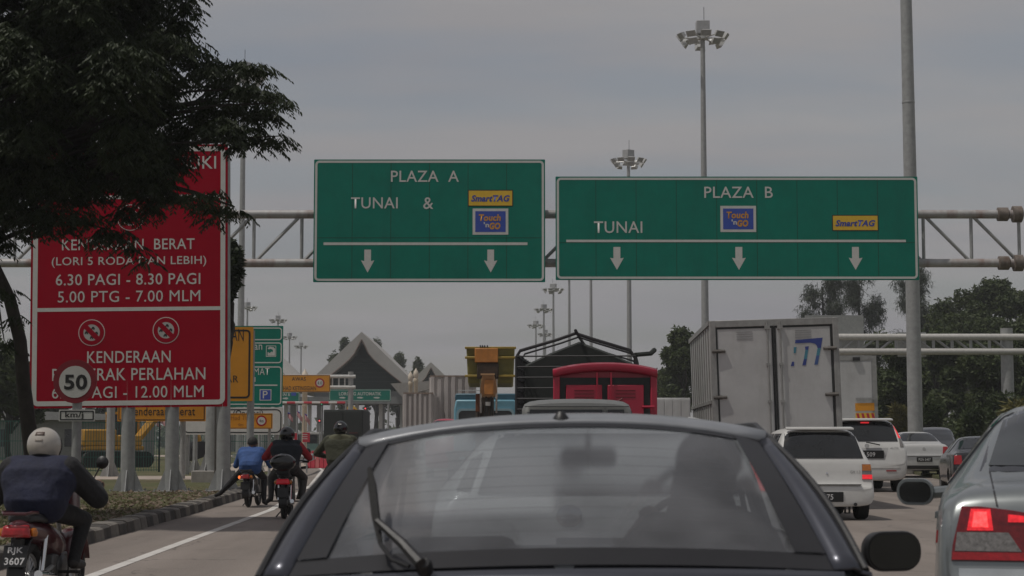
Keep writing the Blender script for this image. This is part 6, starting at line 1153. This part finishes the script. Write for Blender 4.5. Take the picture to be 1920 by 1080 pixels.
p = MB(); p.box(Xp(908) - .28, Xp(908) + .28, .9, 1.6, 1.0, Zp(738)); p.box(Xp(893), Xp(899), .7, 1.4, 1.6, Zp(741)); p.build('crane_post', mat('crane_dark', (.06, .045, .035), .6, dirt=.4), t, bevel=.03); p = MB(); p.box(Xp(891), Xp(899), .5, .8, Zp(772), Zp(738)); p.build('control_box', mat('rust_brown', (.20, .07, .03), .6), t, bevel=.02)
p = MB(); p.loft([[(Xp(900), -.55, Zp(745)), (Xp(933), -.55, Zp(745)), (Xp(933), .3, Zp(745)), (Xp(900), .3, Zp(745))], [(Xp(902), -.75, Zp(722)), (Xp(931), -.75, Zp(722)), (Xp(931), .1, Zp(722)), (Xp(902), .1, Zp(722))], [(Xp(905), -.95, Zp(706)), (Xp(927), -.95, Zp(706)), (Xp(927), -.3, Zp(706)), (Xp(905), -.3, Zp(706))]]); p.build('boom', crane_tan, t, bevel=.02)
p = MB(); p.box(Xp(909), Xp(926), -.98, -.6, Zp(742), Zp(715)); p.build('boom_plate', crane_orange, t, bevel=.02); p = MB(); [p.tube([(Xp(px), -.4, Zp(775)), (Xp(px), -.7, Zp(712))], .035, 6) for px in (902, 931)]; p.build('hydraulic_ram', chrome, t); p = MB(); p.box(Xp(902), Xp(928), -1.02, -.3, Zp(706), Zp(703)); p.build('boom_head', crane_tan, t)
p = MB(); [p.tube([(Xp(px), -.7, Zp(780)), (Xp(px + d_), -.8, Zp(745))], .02, 5) for px, d_ in ((910, 2), (915, -3), (920, 1), (924, -2))]; p.build('hydraulic_hose', black_plastic, t); p = MB(); p.box(Xp(911), Xp(920), -.85, -.65, Zp(762), Zp(755)); p.build('valve_block', fog_white, t)
zt, zb = Zp(654), Zp(726); xa, xb = Xp(875), Xp(965)
p = MB(); p.loft([[(xa + .05, -.55, zb + .1), (xb - .05, -.55, zb + .1), (xb - .05, .6, zb), (xa + .05, .6, zb)], [(xa, -.7, zt), (xb, -.7, zt), (xb, .75, zt), (xa, .75, zt)]]); bo = p.build('bucket', bucket_olive, t, bevel=.05)
for py in (654, 672, 706): p = MB(); z_ = Zp(py); i_ = .05 * (z_ - zb) / (zt - zb); p.box(xa - .04, xb + .04, -.78, -.60, z_ - .05, z_ + .02); p.build('bucket_rim', bucket_yellow, bo, bevel=.015)
p = MB(); p.box(Xp(891), Xp(934), -.84, -.70, Zp(682), Zp(656)); p.build('bucket_plate', crane_orange, bo, bevel=.02); p = MB(); p.box(Xp(895), Xp(935), -.82, -.62, Zp(712), Zp(683)); p.build('linkage', mat('linkage_dark', (.05, .035, .025), .7, var=.4), bo, bevel=.03); p = MB(); [p.box(Xp(px), Xp(px) + .04, -.80, -.70, zt, zt + .06) for px in (900, 904, 908, 913)]; p.build('bucket_teeth', dark_steel, bo); p = MB(); p.lathe([(.1, 0), (.1, .12)], 12, Matrix.Translation((Xp(934), .2, Zp(710))) @ Matrix.Rotation(pi / 2, 4, 'X')); p.build('pivot_pin', crane_orange, t)

# grey van
Yg = 26.5; kg = FPX / Yg
ST_VAN = [(0, .30, .7, .62, .72, .78, .76), (.03, .26, .85, .78, .78, .81, .78), (.06, .25, 1.2, 1.1, .80, .82, .78), (.10, .25, 1.80, 1.15, .81, .83, .74), (.16, .24, 1.86, 1.15, .82, .835, .76), (.5, .24, 1.89, 1.15, .83, .84, .77), (1.6, .24, 1.90, 1.15, .83, .84, .77), (2.5, .24, 1.86, 1.12, .83, .84, .76), (3.1, .24, 1.15, 1.05, .83, .82, .74), (3.6, .26, .9, .84, .80, .8, .7), (3.7, .32, .6, .54, .7, .7, .6)]
cg_ = Car('grey_van', 'grey boxy van whose roof and rear windows show above the dark car roof', 'van', (gz(1082, Yg), Yg, 0), R(-1), ST_VAN, van_grey, [(.7, .29, .72), (3.0, .29, .72)], 'cars queuing for the toll')
for a, b_ in ((-.70, .36), (.44, .70)): cg_.panel('rear_window', dark_glass, [(a, 1.22), (b_, 1.22), (b_ - (.03 if b_ > .5 else 0), 1.72), (a + (.03 if a < -.5 else 0), 1.72)], 'rear', .006)
m_ = MB(); m_.box(.39, .41, .07, .10, 1.2, 1.74); cg_.part('window_bar', m_, van_grey); m_ = MB(); m_.box(-.74, .74, .055, .10, 1.755, 1.765); cg_.part('gutter', m_, black_plastic)
for sg, ax in ((-1, 'left'), (1, 'right')): [cg_.panel('side_window', dark_glass, [(a, 1.22), (b_, 1.22), (b_, 1.70), (a, 1.70)], ax, .006) for a, b_ in ((.3, 1.1), (1.2, 2.0))]; cg_.panel('tail_lamp', tail_red, [(sg * .66, .75), (sg * .78, .75), (sg * .78, 1.0), (sg * .66, 1.0)], 'rear', .01, 5, 4)

# white corrugated containers on trailers
def corrugated(name, label, px0, px1, py, Y, depth, pitch_px):
    xa, xb = gz(px0, Y), gz(px1, Y); t = thing(name, label, 'truck', ((xa + xb) / 2, Y, 0), 0, 'white corrugated trucks'); H = at(960, py, Y).z; w = (xb - xa) / 2; n = int((px1 - px0) / pitch_px)
    p = MB(); p.box(-w, w, .05, depth, .9, H - .03); p.build('box_body', corr_white, t, smooth=0); s_ = 2 * w / n
    for i in range(n): q = MB(); x = -w + i * s_; q.loft([[(x, .05, z_), (x + s_ * .15, -.06, z_), (x + s_ * .6, -.06, z_), (x + s_ * .75, .05, z_)] for z_ in (.92, H - .04 - (.12 if i % 3 == 1 else 0))]); q.build('corrugation', corr_white, t, smooth=0)
    q = MB(); q.box(-w, w, -.04, .06, H - .04, H + .03); q.build('top_rail', mat('rusty_top_rail', (.22, .17, .14), .7, var=.3), t, smooth=0)
    for i in range(int(depth / .4)):
        for sg in (-1, 1): q = MB(); y_ = .2 + i * .4; q.box(sg * (w + .03) - .028, sg * (w + .03) + .028, y_, y_ + .22, .92, H - .06); q.build('side_corrugation', corr_white, t, smooth=0)
    chassis(t, w * .9, 0, depth); wheel_pair(t, w * .8, 1, .48); wheel_pair(t, w * .8, depth - 1, .48); return t
corrugated('corrugated_truck', 'tall white corrugated container truck left of the crane bucket', 806, 884, 705, 92, 9, 13)
corrugated('corrugated_truck', 'lower white ribbed tipper truck left of the tall corrugated container', 756, 812, 737, 88, 6, 9)
# black box lorry on the left lane
Yl = 101; t = thing('black_box_lorry', 'black box lorry far ahead in the motorcycle lane', 'truck', (gz(643, Yl), Yl, 0)); H = at(960, 768, Yl).z; w = 37 * Yl / FPX; p = MB(); p.box(-w, w, .05, 5, .7, H); p.build('box_body', tarp, t, bevel=.06)
for a, b_ in ((-w + .04, -.02), (.02, w - .04)): p = MB(); p.box(a, b_, -.01, .05, .85, H - .1); p.build('rear_door', tarp, t, bevel=.02)
p = MB(); p.box(w * .3, w * .75, -.03, -.012, 1.75, 1.8); p.build('faded_stripe', mat('dull_red_stripe', (.10, .02, .02), .7), t); chassis(t, w * .9, 0, 6.6); wheel_pair(t, w * .8, 1, .42); wheel_pair(t, w * .8, 5.8, .42); lorry_front(t, w * .95, 5.1, 2.3, black_paint)
# red lorry nose and distant cars near the plaza
for px, Y, lab, pt, sc in ((833, 66, 'red car half hidden by the blue crane lorry', lorry_red, 1.0), (720, 140, 'dark car far ahead near the toll booths', black_paint, 1.0), (700, 160, 'pale car far ahead right of the black box lorry', grey_white_paint, 1.0), (738, 120, 'dark vehicle roof left of the white ribbed tipper', black_paint, 1.15)):
    c = sedan('distant_car', lab, (gz(px, Y), Y, 0), 0, pt, sc); c.root.scale = (1, 1, 1.25) if px != 833 else (.8, 1, 1.5)
    for sg in (-1, 1): c.panel('tail_lamp', tail_red, [(sg * .62, .74), (sg * .82, .74), (sg * .80, .95), (sg * .64, .95)], 'rear', .012, 4, 4)

# ------------------------------------------------------------------ motorcycles and riders
def tyre(mb, y, r, rt, x=0.0): mb.tube([(x, y + (r - rt) * cos(a), r + (r - rt) * sin(a)) for a in np.linspace(0, 2 * pi, 33)], rt, 10, False)
def motorcycle(name, label, loc, rz, paint, seat_col, box=False, plate=None, lamp=None, lean=0, tailw=.13, amber=False):
    t = thing(name, label, 'motorcycle', loc, rz, 'motorcycles in the left lane'); t.rotation_euler = (0, R(lean), rz)
    for nm, y, rt in (('wheel', 0, .048), ('wheel', 1.22, .042)):
        w = MB(); tyre(w, y, .285, rt); wo = w.build(nm, rubber, t); d = MB(); tyre(d, y, .24, .016); [d.tube([(0, y, .285), (0, y + .225 * cos(a), .285 + .225 * sin(a))], .006, 4, False) for a in np.linspace(0, 2 * pi, 19)[:-1]]; d.lathe([(.05, -.06), (.05, .06)], 12, Matrix.Translation((0, y, .285)) @ Matrix.Rotation(pi / 2, 4, 'Y')); d.build('rim', rim_mat, wo)
    f = MB(); f.grid([[(x, .02 + .345 * cos(a), .285 + .345 * sin(a)) for x in (-.07, -.05, 0, .05, .07)] for a in np.linspace(R(60), R(195), 10)]); f.build('rear_mudguard', black_plastic, t, solid=.008)
    f = MB(); f.grid([[(x, 1.22 + .33 * cos(a), .285 + .33 * sin(a)) for x in (-.06, 0, .06)] for a in np.linspace(R(10), R(170), 10)]); f.build('front_mudguard', paint, t, solid=.008)
    b = MB(); b.loft([[(w_ * cos(a) * (1 if abs(sin(a)) < .8 else .8), y_ + 0, zc + h_ * sin(a)) for a in np.linspace(0, 2 * pi, 17)[:-1]] for y_, zc, w_, h_ in ((-.32, .70, .03, .03), (-.27, .69, .085, .06), (-.1, .66, .11, .09), (.2, .62, .13, .12), (.5, .52, .13, .16), (.72, .50, .09, .10), (.80, .52, .03, .03))]); b.build('body_shell', paint, t, smooth=60)
    s = MB(); s.loft([[(-w_, y_, z_ - .05), (w_, y_, z_ - .05), (w_ * .95, y_, z_), (w_ * .5, y_, z_ + .025), (-w_ * .5, y_, z_ + .025), (-w_ * .95, y_, z_)] for y_, z_, w_ in ((-.24, .775, .08), (-.18, .785, .115), (.1, .765, .125), (.3, .745, .12), (.5, .755, .09), (.58, .75, .05))]); s.build('seat', seat_col, t, bevel=.015)
    e = MB(); e.lathe([(.01, -.14), (.1, -.13), (.13, -.05), (.13, .06), (.1, .13), (.01, .14)], 14, Matrix.Translation((0, .55, .33)) @ Matrix.Rotation(pi / 2, 4, 'Y')); e.box(-.1, .1, .35, .75, .26, .45); e.build('engine', mat('engine_grey', (.12, .12, .12), .5, .6), t, bevel=.02)
    for sg in (-1, 1):
        q = MB(); q.tube([(sg * .085, 0, .285), (sg * .08, .45, .36)], .02, 8); q.build('swingarm', galv, t); q = MB(); q.tube([(sg * .10, .02, .33), (sg * .10, .12, .62)], .022, 10); q.build('shock_absorber', chrome, t); q = MB(); q.tube([(sg * .075, 1.2, .285), (sg * .075, 1.0, .80)], .02, 8); q.build('fork', galv, t)
        q = MB(); q.tube([(sg * .04, .96, .98), (sg * .22, .92, 1.02), (sg * .34, .86, 1.0)], .013, 8); q.build('handlebar', dark_steel, t); q = MB(); q.tube([(sg * .24, .86, 1.0), (sg * .355, .855, 1.0)], .02, 8); q.build('grip', rubber, t)
        q = MB(); q.tube([(sg * .24, .92, 1.02), (sg * .31, .93, 1.16)], .007, 6); q.lathe([(.001, -.012), (.05, -.01), (.055, .0), (.03, .02), (.001, .025)], 16, Matrix.Translation((sg * .325, .93, 1.19)) @ Matrix.Rotation(pi / 2, 4, 'X')); q.build('mirror', black_plastic, t)
        q = MB(); q.tube([(sg * .12, .42, .30), (sg * .30, .42, .30)], .014, 6); q.build('footpeg', rubber, t); q = MB(); q.lathe([(.001, -.04), (.025, -.03), (.032, 0), (.02, .03), (.001, .035)], 10, Matrix.Translation((sg * .125, -.27, .655))); q.build('indicator', amber_lit if amber and sg < 0 else tail_amber, t)
    q = MB(); q.tube([(.10, .5, .24), (.13, .2, .27), (.145, -.05, .30)], [.018, .04, .045], 10); q.tube([(.145, -.05, .30), (.15, -.22, .32)], [.045, .035], 10); q.build('exhaust', chrome, t)
    q = MB(); q.loft([[(-w_, y_, z0_), (w_, y_, z0_), (w_ * .8, y_ + .02, z1_), (-w_ * .8, y_ + .02, z1_)] for y_, w_, z0_, z1_ in ((.86, .10, .78, 1.02), (.98, .13, .72, 1.0), (1.08, .09, .78, .93))]); q.build('front_cowl', paint, t, bevel=.02); q = MB(); q.lathe([(.001, 0), (.07, .01), (.075, .04), (.06, .06)], 16, Matrix.Translation((0, 1.08, .86)) @ Matrix.Rotation(-pi / 2, 4, 'X')); q.build('headlamp', lamp_glass, t)
    for sg in (-1, 1): q = MB(); q.grid([[(sg * .10, .86, .80), (sg * .20, .80, .72), (sg * .24, .78, .5), (sg * .20, .76, .32)], [(sg * .07, .92, .82), (sg * .15, .90, .72), (sg * .18, .88, .5), (sg * .14, .84, .32)]]); q.build('leg_shield', paint, t, solid=.012, smooth=60)
    q = MB(); q.loft([[(-w_, y_, z_ - h_), (w_, y_, z_ - h_), (w_ * .85, y_, z_ + h_), (-w_ * .85, y_, z_ + h_)] for y_, z_, w_, h_ in ((-.36, .655, tailw * .55, .028), (-.34, .66, tailw * .8, .045), (-.28, .665, tailw * .75, .05))]); q.build('tail_lamp', lamp or tail_red, t, bevel=.012, smooth=50)
    q = MB(); q.tube([(-.10, -.1, .80), (-.115, -.3, .81), (-.09, -.36, .80), (.09, -.36, .80), (.115, -.3, .81), (.10, -.1, .80)], .013, 8); q.build('grab_rail', paint if not box else black_plastic, t)
    M = Matrix.Translation((0, -.335, .47)) @ Matrix.Rotation(R(-14), 4, 'X'); q = MB(); q.prism(rrect(-.095, .095, -.085, .085, .012), -.004, .004, M); po = q.build('number_plate', plate_black, t); q = MB(); q.box(-.03, .03, -.30, -.2, .38, .6); q.build('plate_bracket', black_plastic, t)
    if plate: text(plate[0], -.06, .06, .01, .07, -.006, plate_white, po, bold=.02, M=M); text(plate[1], -.08, .08, -.07, -.012, -.006, plate_white, po, bold=.02, M=M)
    q = MB(); q.tube([(.05, .3, .28), (-.16, .22, .03)], .012, 6); q.build('side_stand', dark_steel, t)
    if box:
        q = MB(); q.loft([[(w_ * c_, y_ + .0, zc + s_ * h_) for c_, s_ in [(cos(a) if abs(cos(a)) > .3 else cos(a) * 1.15, sin(a) * .96) for a in np.linspace(0, 2 * pi, 21)[:-1]]] for y_, w_, zc, h_ in ((-.52, .12, 1.0, .08), (-.50, .19, 1.0, .135), (-.36, .225, 1.0, .165), (-.2, .215, 1.0, .16), (-.11, .17, 1.0, .13), (-.09, .1, 1.0, .08))]); bo = q.build('top_box', black_gloss, t, smooth=60); q = MB(); q.tube([(.228 * cos(a), -.30 + .225 * sin(a) * .9, .985) for a in np.linspace(0, 2 * pi, 25)], .007, 6); q.build('lid_seam', black_plastic, bo)
        q = MB(); q.prism(rrect(-.085, .075, 1.085, 1.13, .022), -.488, -.45); q.build('lid_badge', chrome, bo); q = MB(); q.box(-.1, .1, -.4, -.1, .80, .85); q.build('box_rack', dark_steel, t)
    return t
def capsule(mb, p, q, ra, rb, n=10):
    p, q = V(p), V(q); d = q - p; L_ = max(1e-4, d.length); M = Matrix.Translation(p) @ d.to_track_quat('Z', 'Y').to_matrix().to_4x4(); prof = [(ra * sin(a), -ra * cos(a)) for a in np.linspace(.05, pi / 2, 5)] + [(rb * cos(a), L_ + rb * sin(a)) for a in np.linspace(0, pi / 2 - .05, 5)]
    mb.lathe(prof, n, M)
def person(label, loc, rz, caps, mats, voxel=.011, smooth_it=5, group=None):
    """one continuous body surface grown from tapered limbs; faces take the material of the nearest limb"""
    b = MB(); [capsule(b, *c[:4]) for c in caps]; me = b.mesh('tmp'); o = bpy.data.objects.new('tmp', me); C.objects.link(o)
    md = o.modifiers.new('r', 'REMESH'); md.mode = 'VOXEL'; md.voxel_size = voxel; sm = o.modifiers.new('s', 'SMOOTH'); sm.factor = .5; sm.iterations = smooth_it; m2 = evaluated_mesh(o); bpy.data.objects.remove(o)
    nf = len(m2.polygons); cen = np.empty(nf * 3, dtype=np.float32); m2.polygons.foreach_get('center', cen); cen = cen.reshape(-1, 3); best = np.full(nf, 1e9, dtype=np.float32); idx = np.zeros(nf, dtype=np.int32)
    for (p, q, ra, rb, mi) in caps:
        p, q = np.array(p, dtype=np.float32), np.array(q, dtype=np.float32); d = q - p; tt = np.clip(((cen - p) @ d) / max(1e-8, d @ d), 0, 1); dist = np.linalg.norm(cen - p - tt[:, None] * d, axis=1) - (ra + (rb - ra) * tt); w_ = dist < best; best[w_] = dist[w_]; idx[w_] = mi
    m2.materials.clear(); m2.name = 'person'; m2.shade_smooth(); o = link_mesh('person', m2, mats); m2.polygons.foreach_set('material_index', idx); m2.update(); o.location = loc; o.rotation_euler = (0, 0, rz); return tag(o, label, 'person', group)
def rider_caps(pel, sh, hd, knees, feet, toes, elbows, hands, k=1.0, bulk=1.0, sw=.19, slots=(0, 1, 2, 3, 4, 5), hips=.09, arm=1.0, hipm=None):
    T, U, F, L_, SHO, SK = slots; py, pz = pel; sy, sz = sh; hy, hz = hd; c = []
    c += [((-hips, py, pz), (hips, py, pz), .135, .135, L_ if hipm is None else hipm), *[((-.075 - .045 * f, py + (sy - .03 - py) * f, pz + .05 + (sz - .10 - pz - .05) * f), (.075 + .045 * f, py + (sy - .03 - py) * f, pz + .05 + (sz - .10 - pz - .05) * f), (.138 - .006 * sin(pi * f)) * bulk, (.138 - .006 * sin(pi * f)) * bulk, T) for f in np.linspace(0, 1, 8)], ((-sw + .03, sy, sz), (sw - .03, sy, sz), .078 * bulk, .078 * bulk, T), ((0, sy, sz + .02), (0, (sy + hy) / 2 + .01, hz - .10), .068, .058, SK), ((0, hy - .02, hz + .01), (0, hy + .03, hz - .02), .098, .088, SK), ((0, hy + .05, hz - .07), (0, hy + .085, hz - .08), .05, .04, SK), ((0, hy + .115, hz - .01), (0, hy + .125, hz - .035), .012, .018, SK)]
    for i, sg in enumerate((-1, 1)):
        S_ = (sg * sw, sy, sz - .01); E, Hn = elbows[i], hands[i]; c += [(S_, E, .066 * bulk * arm, .056 * bulk * arm, U), (E, Hn, .054 * bulk * arm, .036 * bulk, F), ((sg * .088, hy + .01, hz - .01), (sg * .102, hy, hz - .015), .02, .016, SK)]
        hx, hy_, hz_ = Hn; palm = (hx, hy_ + .05, hz_ + .012); c.append((Hn, palm, .034, .036, SK))
        for f in range(4):
            fx = hx + sg * (-.03 + f * .021); ln_ = (.034, .039, .036, .028)[f]; a = (fx, hy_ + .075, hz_ + .02); b_ = (fx, hy_ + .085 + ln_ * .5, hz_ - .005); d_ = (fx, hy_ + .065 + ln_ * .2, hz_ - .028); c += [(a, b_, .0105, .0095, SK), (b_, d_, .0095, .008, SK)]
        c.append(((hx - sg * .035, hy_ + .03, hz_), (hx - sg * .05, hy_ + .06, hz_ - .015), .013, .010, SK))
        Kn, Ft, To = knees[i], feet[i], toes[i]; c += [((sg * hips, py, pz - .01), Kn, .098, .068, L_), (Kn, Ft, .066, .045, L_), (Ft, To, .046, .036, SHO)]
    return c
def helmet(parent, hd, m, kind, rot=0):
    hy, hz = hd; M = Matrix.Translation((0, hy, hz + .015)) @ Matrix.Rotation(R(rot), 4, 'X') @ Matrix.Diagonal((1, 1.14, 1.08, 1)); b = MB(); pr = [(.127 * cos(a), .127 * sin(a)) for a in np.linspace(R(-46 if kind == 'full' else -34), R(88), 14)]; b.lathe([(pr[0][0] - .02, pr[0][1] + .004)] + pr + [(.001, .127)], 26, M); o = b.build('helmet', m, parent, smooth=60)
    v = MB(); v.grid([[tuple(M @ V((.131 * cos(el) * sin(az), .131 * cos(el) * cos(az), .131 * sin(el)))) for az in np.linspace(R(-75), R(75), 13)] for el in np.linspace(R(-25), R(28), 6)]); v.build('visor', dark_glass, o, solid=.004); r_ = MB(); r_.tube([tuple(M @ V((.126 * cos(R(-44 if kind == 'full' else -33)) * cos(a), .126 * cos(R(-44 if kind == 'full' else -33)) * sin(a), .127 * sin(R(-44 if kind == 'full' else -33))))) for a in np.linspace(0, 2 * pi, 27)], .007, 6, False); r_.build('rim_trim', rubber, o)
    return o, M
skin = mat('brown_skin', (.20, .11, .07), .6); black_cloth = mat('black_cloth', (.014, .014, .016), .85, bump=.8, bscale=14); navy_cloth = mat('navy_cloth', (.013, .016, .040), .85, var=.35, scale=4, bump=.9, bscale=11); blue_cloth = mat('blue_shirt_cloth', (.035, .085, .24), .85, var=.2, scale=5, bump=.9, bscale=12); red_cloth = mat('red_sleeve_cloth', (.34, .02, .028), .8, var=.2, bump=.8, bscale=13); dark_vest = mat('dark_vest_cloth', (.016, .02, .028), .85, bump=.8, bscale=13); olive_cloth = mat('olive_jacket_cloth', (.042, .044, .026), .85, var=.3, scale=3, bump=.9, bscale=11); grey_trouser = mat('grey_trouser_cloth', (.055, .052, .05), .85, bump=.8, bscale=13); shoe = mat('dark_shoe', (.02, .018, .017), .6); jean = mat('dark_jean', (.025, .028, .038), .85, bump=.8, bscale=13)
burgundy = mat('burgundy_plastic', (.06, .006, .010), .3, coat=.4); black_bike = mat('black_bike_plastic', (.014, .014, .015), .3, coat=.4)
RG = 'riders in the left lane'
def face(sgy): pass
# nearest rider, white helmet
Y1 = 13.6; L1 = (gz(38, Y1), Y1 + .3, 0); motorcycle('motorcycle', 'burgundy and black motorcycle with plate RJK 3607 at the lower left corner', L1, R(-3), burgundy, black_plastic, plate=('RJK', '3607'), tailw=.15).scale = (.93, .93, .92)
hd = (.33, 1.215); cp_ = rider_caps((.16, .775), (.25, 1.065), hd, ((-.25, .56, .66), (.25, .56, .66)), ((-.22, .40, .34), (.22, .40, .34)), ((-.24, .56, .32), (.24, .56, .32)), ((-.40, .40, .83), (.40, .40, .83)), ((-.29, .75, .92), (.29, .75, .92)), bulk=1.22, sw=.215, arm=1.22, hipm=0)
r1 = person('person in a blue-backed black jacket and white helmet on the nearest motorcycle', L1, R(-3), cp_, [navy_cloth, black_cloth, black_cloth, black_cloth, shoe, skin], .010, group=RG)
ho, M = helmet(r1, hd, mat('ivory_helmet', (.40, .37, .33), .25, coat=.4), 'full', -14)
def sticker(ho, M, el0, el1, az, m, nm='helmet_sticker'): v = MB(); v.grid([[tuple(M @ V((.1285 * cos(R(el)) * sin(a), -.1285 * cos(R(el)) * cos(a), .1285 * sin(R(el))))) for a in np.linspace(R(-az), R(az), 7)] for el in np.linspace(el0, el1, 4)]); v.build(nm, m, ho, solid=.001)
sticker(ho, M, 18, 32, 17, mat('brown_sticker', (.07, .04, .03), .5)); sticker(ho, M, -2, 5, 13, mat('pale_sticker', (.25, .22, .19), .5))
q = MB(); q.box(-.035, .035, .255, .262, 1.075, 1.085); q.build('collar_tag', fog_white, r1)
# rider with red sleeves and top box
Y2 = 30.6; L2 = (gz(530, Y2), Y2 + .3, 0); motorcycle('motorcycle', 'black motorcycle with glossy top box and red tail lamp', L2, R(2), black_bike, black_plastic, box=True, tailw=.15, lamp=mat('tail_lamp_dim', (.3, .01, .02), .2, emit=(1, .03, .05), estr=.15)).scale = (.95, .95, .93)
hd = (.40, 1.37); cp_ = rider_caps((.26, .86), (.35, 1.22), hd, ((-.27, .66, .66), (.27, .66, .66)), ((-.26, .42, .32), (.26, .42, .32)), ((-.33, .52, .27), (.33, .52, .27)), ((-.37, .46, 1.0), (.37, .46, 1.0)), ((-.31, .78, 1.0), (.31, .78, 1.0)), bulk=1.06, sw=.205)
r2 = person('person in dark vest with red sleeves and black helmet on the top-box motorcycle', L2, R(2), cp_, [dark_vest, red_cloth, red_cloth, grey_trouser, shoe, skin], .011, group=RG); helmet(r2, hd, black_gloss, 'full', -6)
# leaning rider in blue without helmet
Y3 = 36.2; L3 = (gz(463, Y3), Y3 + .3, 0); motorcycle('motorcycle', 'black motorcycle with orange lit indicator standing beside the kerb', L3, R(-2), black_bike, black_plastic, lean=-2, amber=True).scale = (.92, .92, .9)
hd = (.40, 1.245); cp_ = rider_caps((.16, .76), (.33, 1.09), hd, ((-.36, .32, .52), (.22, .48, .56)), ((-.62, .38, .26), (.26, .26, .10)), ((-.73, .46, .215), (.28, .42, .06)), ((-.33, .42, .80), (.35, .44, .80)), ((-.28, .72, .90), (.28, .72, .90)), bulk=1.08, sw=.205, hipm=0)
r3 = person('person bareheaded in blue shirt with red sleeves leaning left with a foot on the kerb', L3, R(-2), cp_, [blue_cloth, blue_cloth, red_cloth, black_cloth, shoe, skin], .011, group=RG)
b = MB(); b.lathe([(.106 * cos(a), .106 * sin(a)) for a in np.linspace(R(-15), R(88), 10)] + [(.001, .106)], 20, Matrix.Translation((0, hd[0] - .015, hd[1] + .018)) @ Matrix.Rotation(R(16), 4, 'X') @ Matrix.Diagonal((.95, 1.08, 1.0, 1))); b.build('hair', mat('black_hair', (.012, .011, .01), .7, bump=.8, bscale=60), r3)
# olive jacket rider
Y4 = 33.0; L4 = (gz(632, Y4), Y4 + .3, 0); motorcycle('motorcycle', 'dark motorcycle mostly hidden behind the roof corner of the dark car', L4, R(0), black_bike, black_plastic)
hd = (.36, 1.49); cp_ = rider_caps((.24, .90), (.33, 1.30), hd, ((-.30, .62, .66), (.30, .62, .66)), ((-.27, .42, .32), (.27, .42, .32)), ((-.30, .56, .29), (.30, .56, .29)), ((-.43, .42, 1.06), (.43, .42, 1.06)), ((-.31, .76, 1.0), (.31, .76, 1.0)), bulk=1.22, sw=.23)
r4 = person('person in olive jacket and black helmet beside the left roof corner of the dark car', L4, R(0), cp_, [olive_cloth, olive_cloth, olive_cloth, black_cloth, shoe, skin], .011, group=RG); ho, M = helmet(r4, hd, black_gloss, 'full', 0); sticker(ho, M, 28, 36, 14, fog_white)
q = MB(); q.loft([[(w_ * cos(a), .33 + .20 * sin(a) * .8, z_) for a in np.linspace(pi, 2 * pi, 12)] + [(w_ * .8, .36, z_), (-w_ * .8, .36, z_)] for w_, z_ in ((.245, 1.14), (.27, 1.25), (.22, 1.36), (.12, 1.40))]); q.build('jacket_yoke', mat('pale_olive_yoke', (.10, .10, .06), .85, bump=.4, bscale=16), r4, smooth=60)
# driver of the dark hatchback
dl = V((.135, 4.87, 0)); cp_ = rider_caps((1.55, .60), (1.46, .93), (1.43, 1.11), ((-.16, 2.0, .62), (.16, 2.0, .62)), ((-.14, 2.3, .35), (.14, 2.3, .35)), ((-.14, 2.42, .34), (.14, 2.42, .34)), ((-.26, 1.72, .84), (.26, 1.72, .84)), ((-.16, 1.93, .98), (.16, 1.93, .98)), bulk=1.0, sw=.19)
cp_ = [tuple([(c[0][0] + .47, *c[0][1:]), (c[1][0] + .47, *c[1][1:])] + list(c[2:])) for c in cp_]
r5 = person('dark-haired person driving the dark hatchback, seen through its rear glass', dl, R(-1.6), cp_, [dark_vest, dark_vest, skin, jean, shoe, skin], .013); b = MB(); b.lathe([(.108 * cos(a), .108 * sin(a)) for a in np.linspace(R(-28), R(88), 10)] + [(.001, .108)], 18, Matrix.Translation((.47, 1.42, 1.125)) @ Matrix.Rotation(R(18), 4, 'X')); b.build('hair', MATS['black_hair'], r5)

# ------------------------------------------------------------------ haze
HAZE = 0.00045
hz = MB(); hz.box(-860, 860, -80, 1120, -1.1, 40); ho_ = hz.build('haze', bpy.data.materials.new('haze_air'), None, smooth=0, kind='stuff'); hm = ho_.data.materials[0]; hm.use_nodes = True; hm.node_tree.nodes.clear()
hv = hm.node_tree.nodes.new('ShaderNodeVolumePrincipled'); hv.inputs['Color'].default_value = (.86, .88, .90, 1); hv.inputs['Density'].default_value = HAZE; hv.inputs['Anisotropy'].default_value = 0.2; hout = hm.node_tree.nodes.new('ShaderNodeOutputMaterial'); hm.node_tree.links.new(hv.outputs[0], hout.inputs['Volume'])
